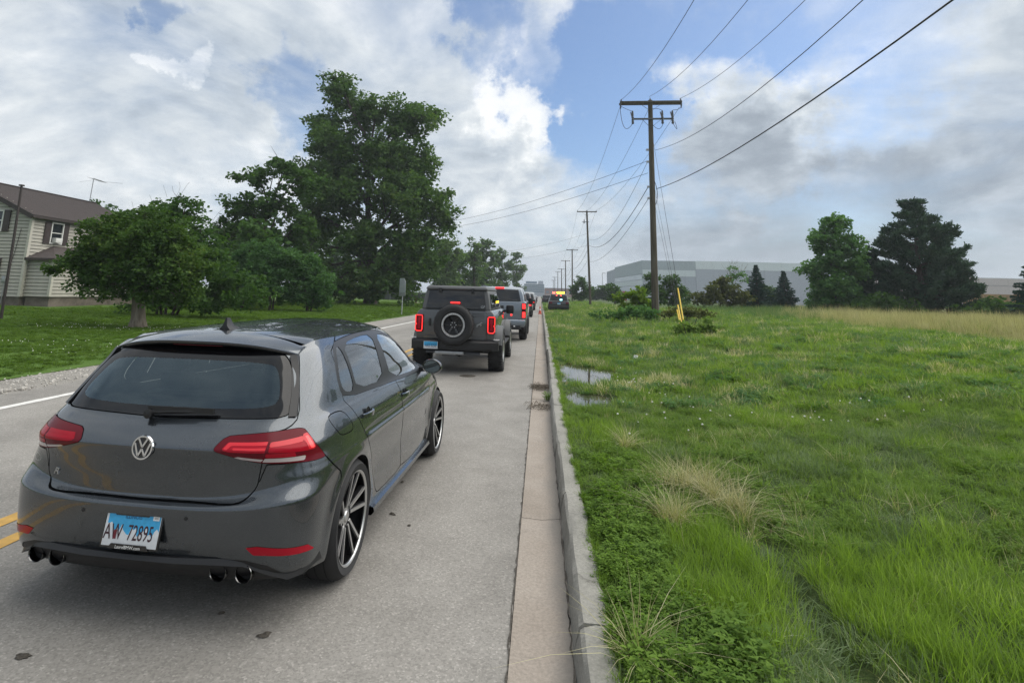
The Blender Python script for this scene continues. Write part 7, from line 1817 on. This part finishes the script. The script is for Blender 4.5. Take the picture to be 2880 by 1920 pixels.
def tall_truck():
    car = empty('tall_truck', (-1.53, 21.0, 0), 0, 'blue-grey tall truck with roof rails and lit red lamps ahead of the boxy SUV', 'truck')
    P_ = M['paint_truck']
    slab([(.62, .94, .05, 5.4), (.72, .98, .0, 5.5), (1.10, 1.0, .0, 5.5), (1.36, .99, .015, 5.4), (1.43, .965, .03, 5.0)]).build('body', P_, car, bevel=.035, seg=3)
    slab([(1.42, .94, .05, 4.0), (1.72, .88, .16, 3.6), (1.90, .815, .24, 3.3), (1.965, .74, .32, 3.15)]).build('cabin', P_, car, bevel=.045, seg=3)
    loft([[(-.80, .062, 1.46), (.80, .062, 1.46), (.70, .235, 1.86), (-.70, .235, 1.86)], [(-.80, .038, 1.45), (.80, .038, 1.45), (.70, .205, 1.87), (-.70, .205, 1.87)]]).build('rear_window', M['glass_dark'], car, bevel=.015)
    MB().box((.0, .215, 1.925), (.34, .06, .05)).build('third_brake_light', M['lamp_on'], car, bevel=.015)
    tg = MB().box((0, -.012, 1.10), (1.66, .03, .60)).build('tailgate', P_, car, bevel=.02)
    MB().box((0, -.03, 1.22), (.34, .02, .12)).build('gate_handle', M['blk'], tg, bevel=.02)
    for s in (1, -1):
        lm = MB().box((s * .915, -.01, 1.12), (.15, .06, .54)).build('tail_lamp', M['lamp_dark'], car, bevel=.025)
        for z, h in ((1.27, .18), (.965, .20)): MB().box((s * .915, -.045, z), (.115, .02, h)).build('lamp_cell', M['lamp_on'], lm, bevel=.008)
        MB().bar((s * .70, .5, 1.985), (s * .70, 2.9, 2.0), .045).build('roof_rail', M['blk'], car, bevel=.01)
        MB().box((s * .70, .55, 1.965), (.05, .12, .06)).build('rail_foot', M['blk'], car)
        for yc in (1.15, 4.4):
            wheel(car, (s * .86, yc, .41), .41, .29, .24, s, 'lug' if False else 'plain')
            arch_ring(s * .9, s * 1.02, yc, .42, .46, .53).build('fender_flare', M['blk'], car, smooth=True, auto=.6)
        loft([[(s * .945, .4, 1.47), (s * .945, 3.4, 1.47), (s * .86, 3.0, 1.82), (s * .86, .6, 1.82)], [(s * .92, .4, 1.47), (s * .92, 3.4, 1.47), (s * .84, 3.0, 1.82), (s * .84, .6, 1.82)]]).build('side_window', M['glass_dark'], car)
        MB().box((s * 1.10, 3.6, 1.42), (.2, .16, .26)).build('side_mirror', M['blk'], car, bevel=.03)
    slab([(.52, .92, -.05, .3), (.60, .98, -.13, .3), (.76, .98, -.13, .3), (.80, .95, -.08, .3)]).build('rear_bumper', P_, car, bevel=.03)
    MB().box((0, .0, .50), (1.6, .25, .14)).build('hitch', M['blk'], car, bevel=.02)
    for x in (.28, .46): MB().box((x + .12, -.135, .555), (.06, .02, .04)).build('step_lamp', M['paper'], car)
    plate(car, (0, -.14, .68), '')
    MB().box((0, 2.6, .55), (1.5, 5.0, .25)).build('chassis', M['liner'], car)
    return car
tall_truck()

def plain_car(name, x, y, z, paint_, label, w=.93, h=1.72, L_=4.7, lit=True, group='vehicles in the queue ahead', cat='car', rz=0.0, van=False, txt=''):
    car = empty(name, (x, y, z), rz, label, cat, group)
    hb = h * .60
    slab([(.26, w * .92, .12, L_ - .1), (.45, w * .985, .02, L_), (.72, w, .0, L_), (hb * .92, w * .99, .03, L_ - .15), (hb, w * .95, .07, L_ - (.4 if van else 1.0))]).build('body', M[paint_], car, bevel=.05, seg=3)
    slab([(hb - .01, w * .92, .10, L_ - (.6 if van else 1.25)), (hb + (h - hb) * .72, w * .80, .34 if not van else .16, L_ - (1.0 if van else 1.9)), (h - .05, w * .75, .40 if not van else .18, L_ - 2.1 + (.9 if van else 0)), (h, w * .66, .52 if not van else .26, L_ - 2.2 + (.9 if van else 0))]).build('cabin', M[paint_], car, bevel=.05, seg=3)
    k0 = (hb + .05); k1 = hb + (h - hb) * .70; y0 = .135 if not van else .10; y1 = .325 if not van else .15
    loft([[(-w * .80, y0 + .01, k0), (w * .80, y0 + .01, k0), (w * .70, y1 + .01, k1), (-w * .70, y1 + .01, k1)], [(-w * .80, y0 - .04, k0 - .01), (w * .80, y0 - .04, k0 - .01), (w * .70, y1 - .035, k1), (-w * .70, y1 - .035, k1)]]).build('rear_window', M['glass_dark'], car, bevel=.01)
    slab([(.22, w * .9, .0, .3), (.32, w * .97, -.07, .3), (.56, w * .98, -.07, .3), (.60, w * .95, -.02, .3)]).build('rear_bumper', M['blk'], car, bevel=.03)
    for s in (1, -1):
        lm = MB().box((s * w * .80, .0, hb * .82), (w * .30, .07, .17)).build('tail_lamp', M['lamp_dark'], car, bevel=.02)
        if lit: MB().box((s * w * .82, -.04, hb * .82), (w * .20, .02, .10)).build('lamp_cell', M['lamp_on'], lm, bevel=.006)
        loft([[(s * w * .925, .5, hb + .05), (s * w * .925, L_ - 1.6, hb + .05), (s * w * .80, L_ - 2.1, k1), (s * w * .80, .7, k1)], [(s * w * .90, .5, hb + .05), (s * w * .90, L_ - 1.6, hb + .05), (s * w * .78, L_ - 2.1, k1), (s * w * .78, .7, k1)]]).build('side_window', M['glass_dark'], car)
        for yc in (.85, L_ - .95): wheel(car, (s * (w - .11), yc, .345), .345, .22, .23, s, 'plain'); arch_ring(s * (w - .1), s * (w + .012), yc, .35, .37, .41).build('wheel_arch', M['blk'], car, smooth=True, auto=.6)
        MB().box((s * (w + .11), L_ - 1.75, hb + .08), (.2, .1, .15)).build('side_mirror', M['blk'], car, bevel=.03)
    if lit: MB().box((0, y1 + .06, h - .05), (.3, .04, .035)).build('third_brake_light', M['lamp_on'], car)
    plate(car, (.0, -.02, hb * .74), txt)
    return car
plain_car('dark_suv', -1.62, 43.6, 0, 'paint_black', 'black SUV half hidden ahead of the blue-grey truck', w=.98, h=1.86, L_=5.0)
plain_car('dark_suv', -1.60, 63.0, 0, 'paint_black', 'second black SUV in the queue, ahead of the first black one', w=.98, h=1.84, L_=5.0)
plain_car('white_van', -1.75, 82, 0, 'paint_white', 'white van farther up the queue, right of the black SUVs', w=1.0, h=2.05, L_=5.3, van=True, lit=False)
plain_car('silver_car', -1.75, 112, 0, 'paint_silver', 'small silver car beyond the white van in the queue', w=.92, h=1.62, L_=4.6, lit=False)
plain_car('silver_car', -1.75, 140, 0, 'paint_silver', 'farthest pale car still visible in the queue', w=.92, h=1.62, L_=4.6, lit=False)
plain_car('parked_car', 1.15, 108, .17, 'paint_black', 'dark car parked on the verge beyond the patrol vehicle', w=.92, h=1.6, L_=4.6, lit=False)
pc = plain_car('patrol_suv', 1.78, 56.4, float(verge_z(1.78, 57)) - .02, 'paint_black', 'black patrol SUV on the verge with red and amber roof lights flashing', w=1.0, h=1.74, L_=5.0, lit=False, group=None, txt='')
bar = MB().box((0, 1.35, 1.80), (1.30, .30, .09)).build('light_bar', M['blk'], pc, bevel=.02)
MB().box((-.47, 1.20, 1.835), (.30, .20, .13)).build('red_beacon', M['led_red'], bar, bevel=.03); MB().box((.20, 1.20, 1.85), (.74, .22, .17)).build('amber_beacon', M['led_amber'], bar, bevel=.04)
for x in (-.22, .20): MB().box((x, .36, 1.57), (.14, .05, .05)).build('window_flasher', M['led_red'], pc, bevel=.01)
MB().box((.20, -.03, 1.17), (.22, .05, .13)).build('rear_flasher', M['led_cyan'], pc, bevel=.02)
# ------------------------------------------------------------------ humid summer air
def haze():
    me = bpy.data.meshes.new('haze')
    x0, x1, y0, y1, z0, z1 = -2600, 2600, -90, 3050, -1.2, 32
    V = [(x, y, z) for z in (z0, z1) for x, y in ((x0, y0), (x1, y0), (x1, y1), (x0, y1))]
    me.from_pydata(V, [], [(3, 2, 1, 0), (4, 5, 6, 7), (0, 1, 5, 4), (1, 2, 6, 5), (2, 3, 7, 6), (3, 0, 4, 7)]); me.update()
    m = bpy.data.materials.new('haze'); m.use_nodes = True; N = m.node_tree.nodes; N.clear()
    out = N.new('ShaderNodeOutputMaterial'); v = N.new('ShaderNodeVolumePrincipled')
    v.inputs['Color'].default_value = (0.86, 0.92, 1.0, 1); v.inputs['Density'].default_value = HAZE; v.inputs['Anisotropy'].default_value = 0.25
    m.node_tree.links.new(v.outputs[0], out.inputs['Volume'])
    tag(link('haze', me, m), 'thin pale summer haze over the whole place', 'haze', kind='stuff')
HAZE = 0.0005
haze()
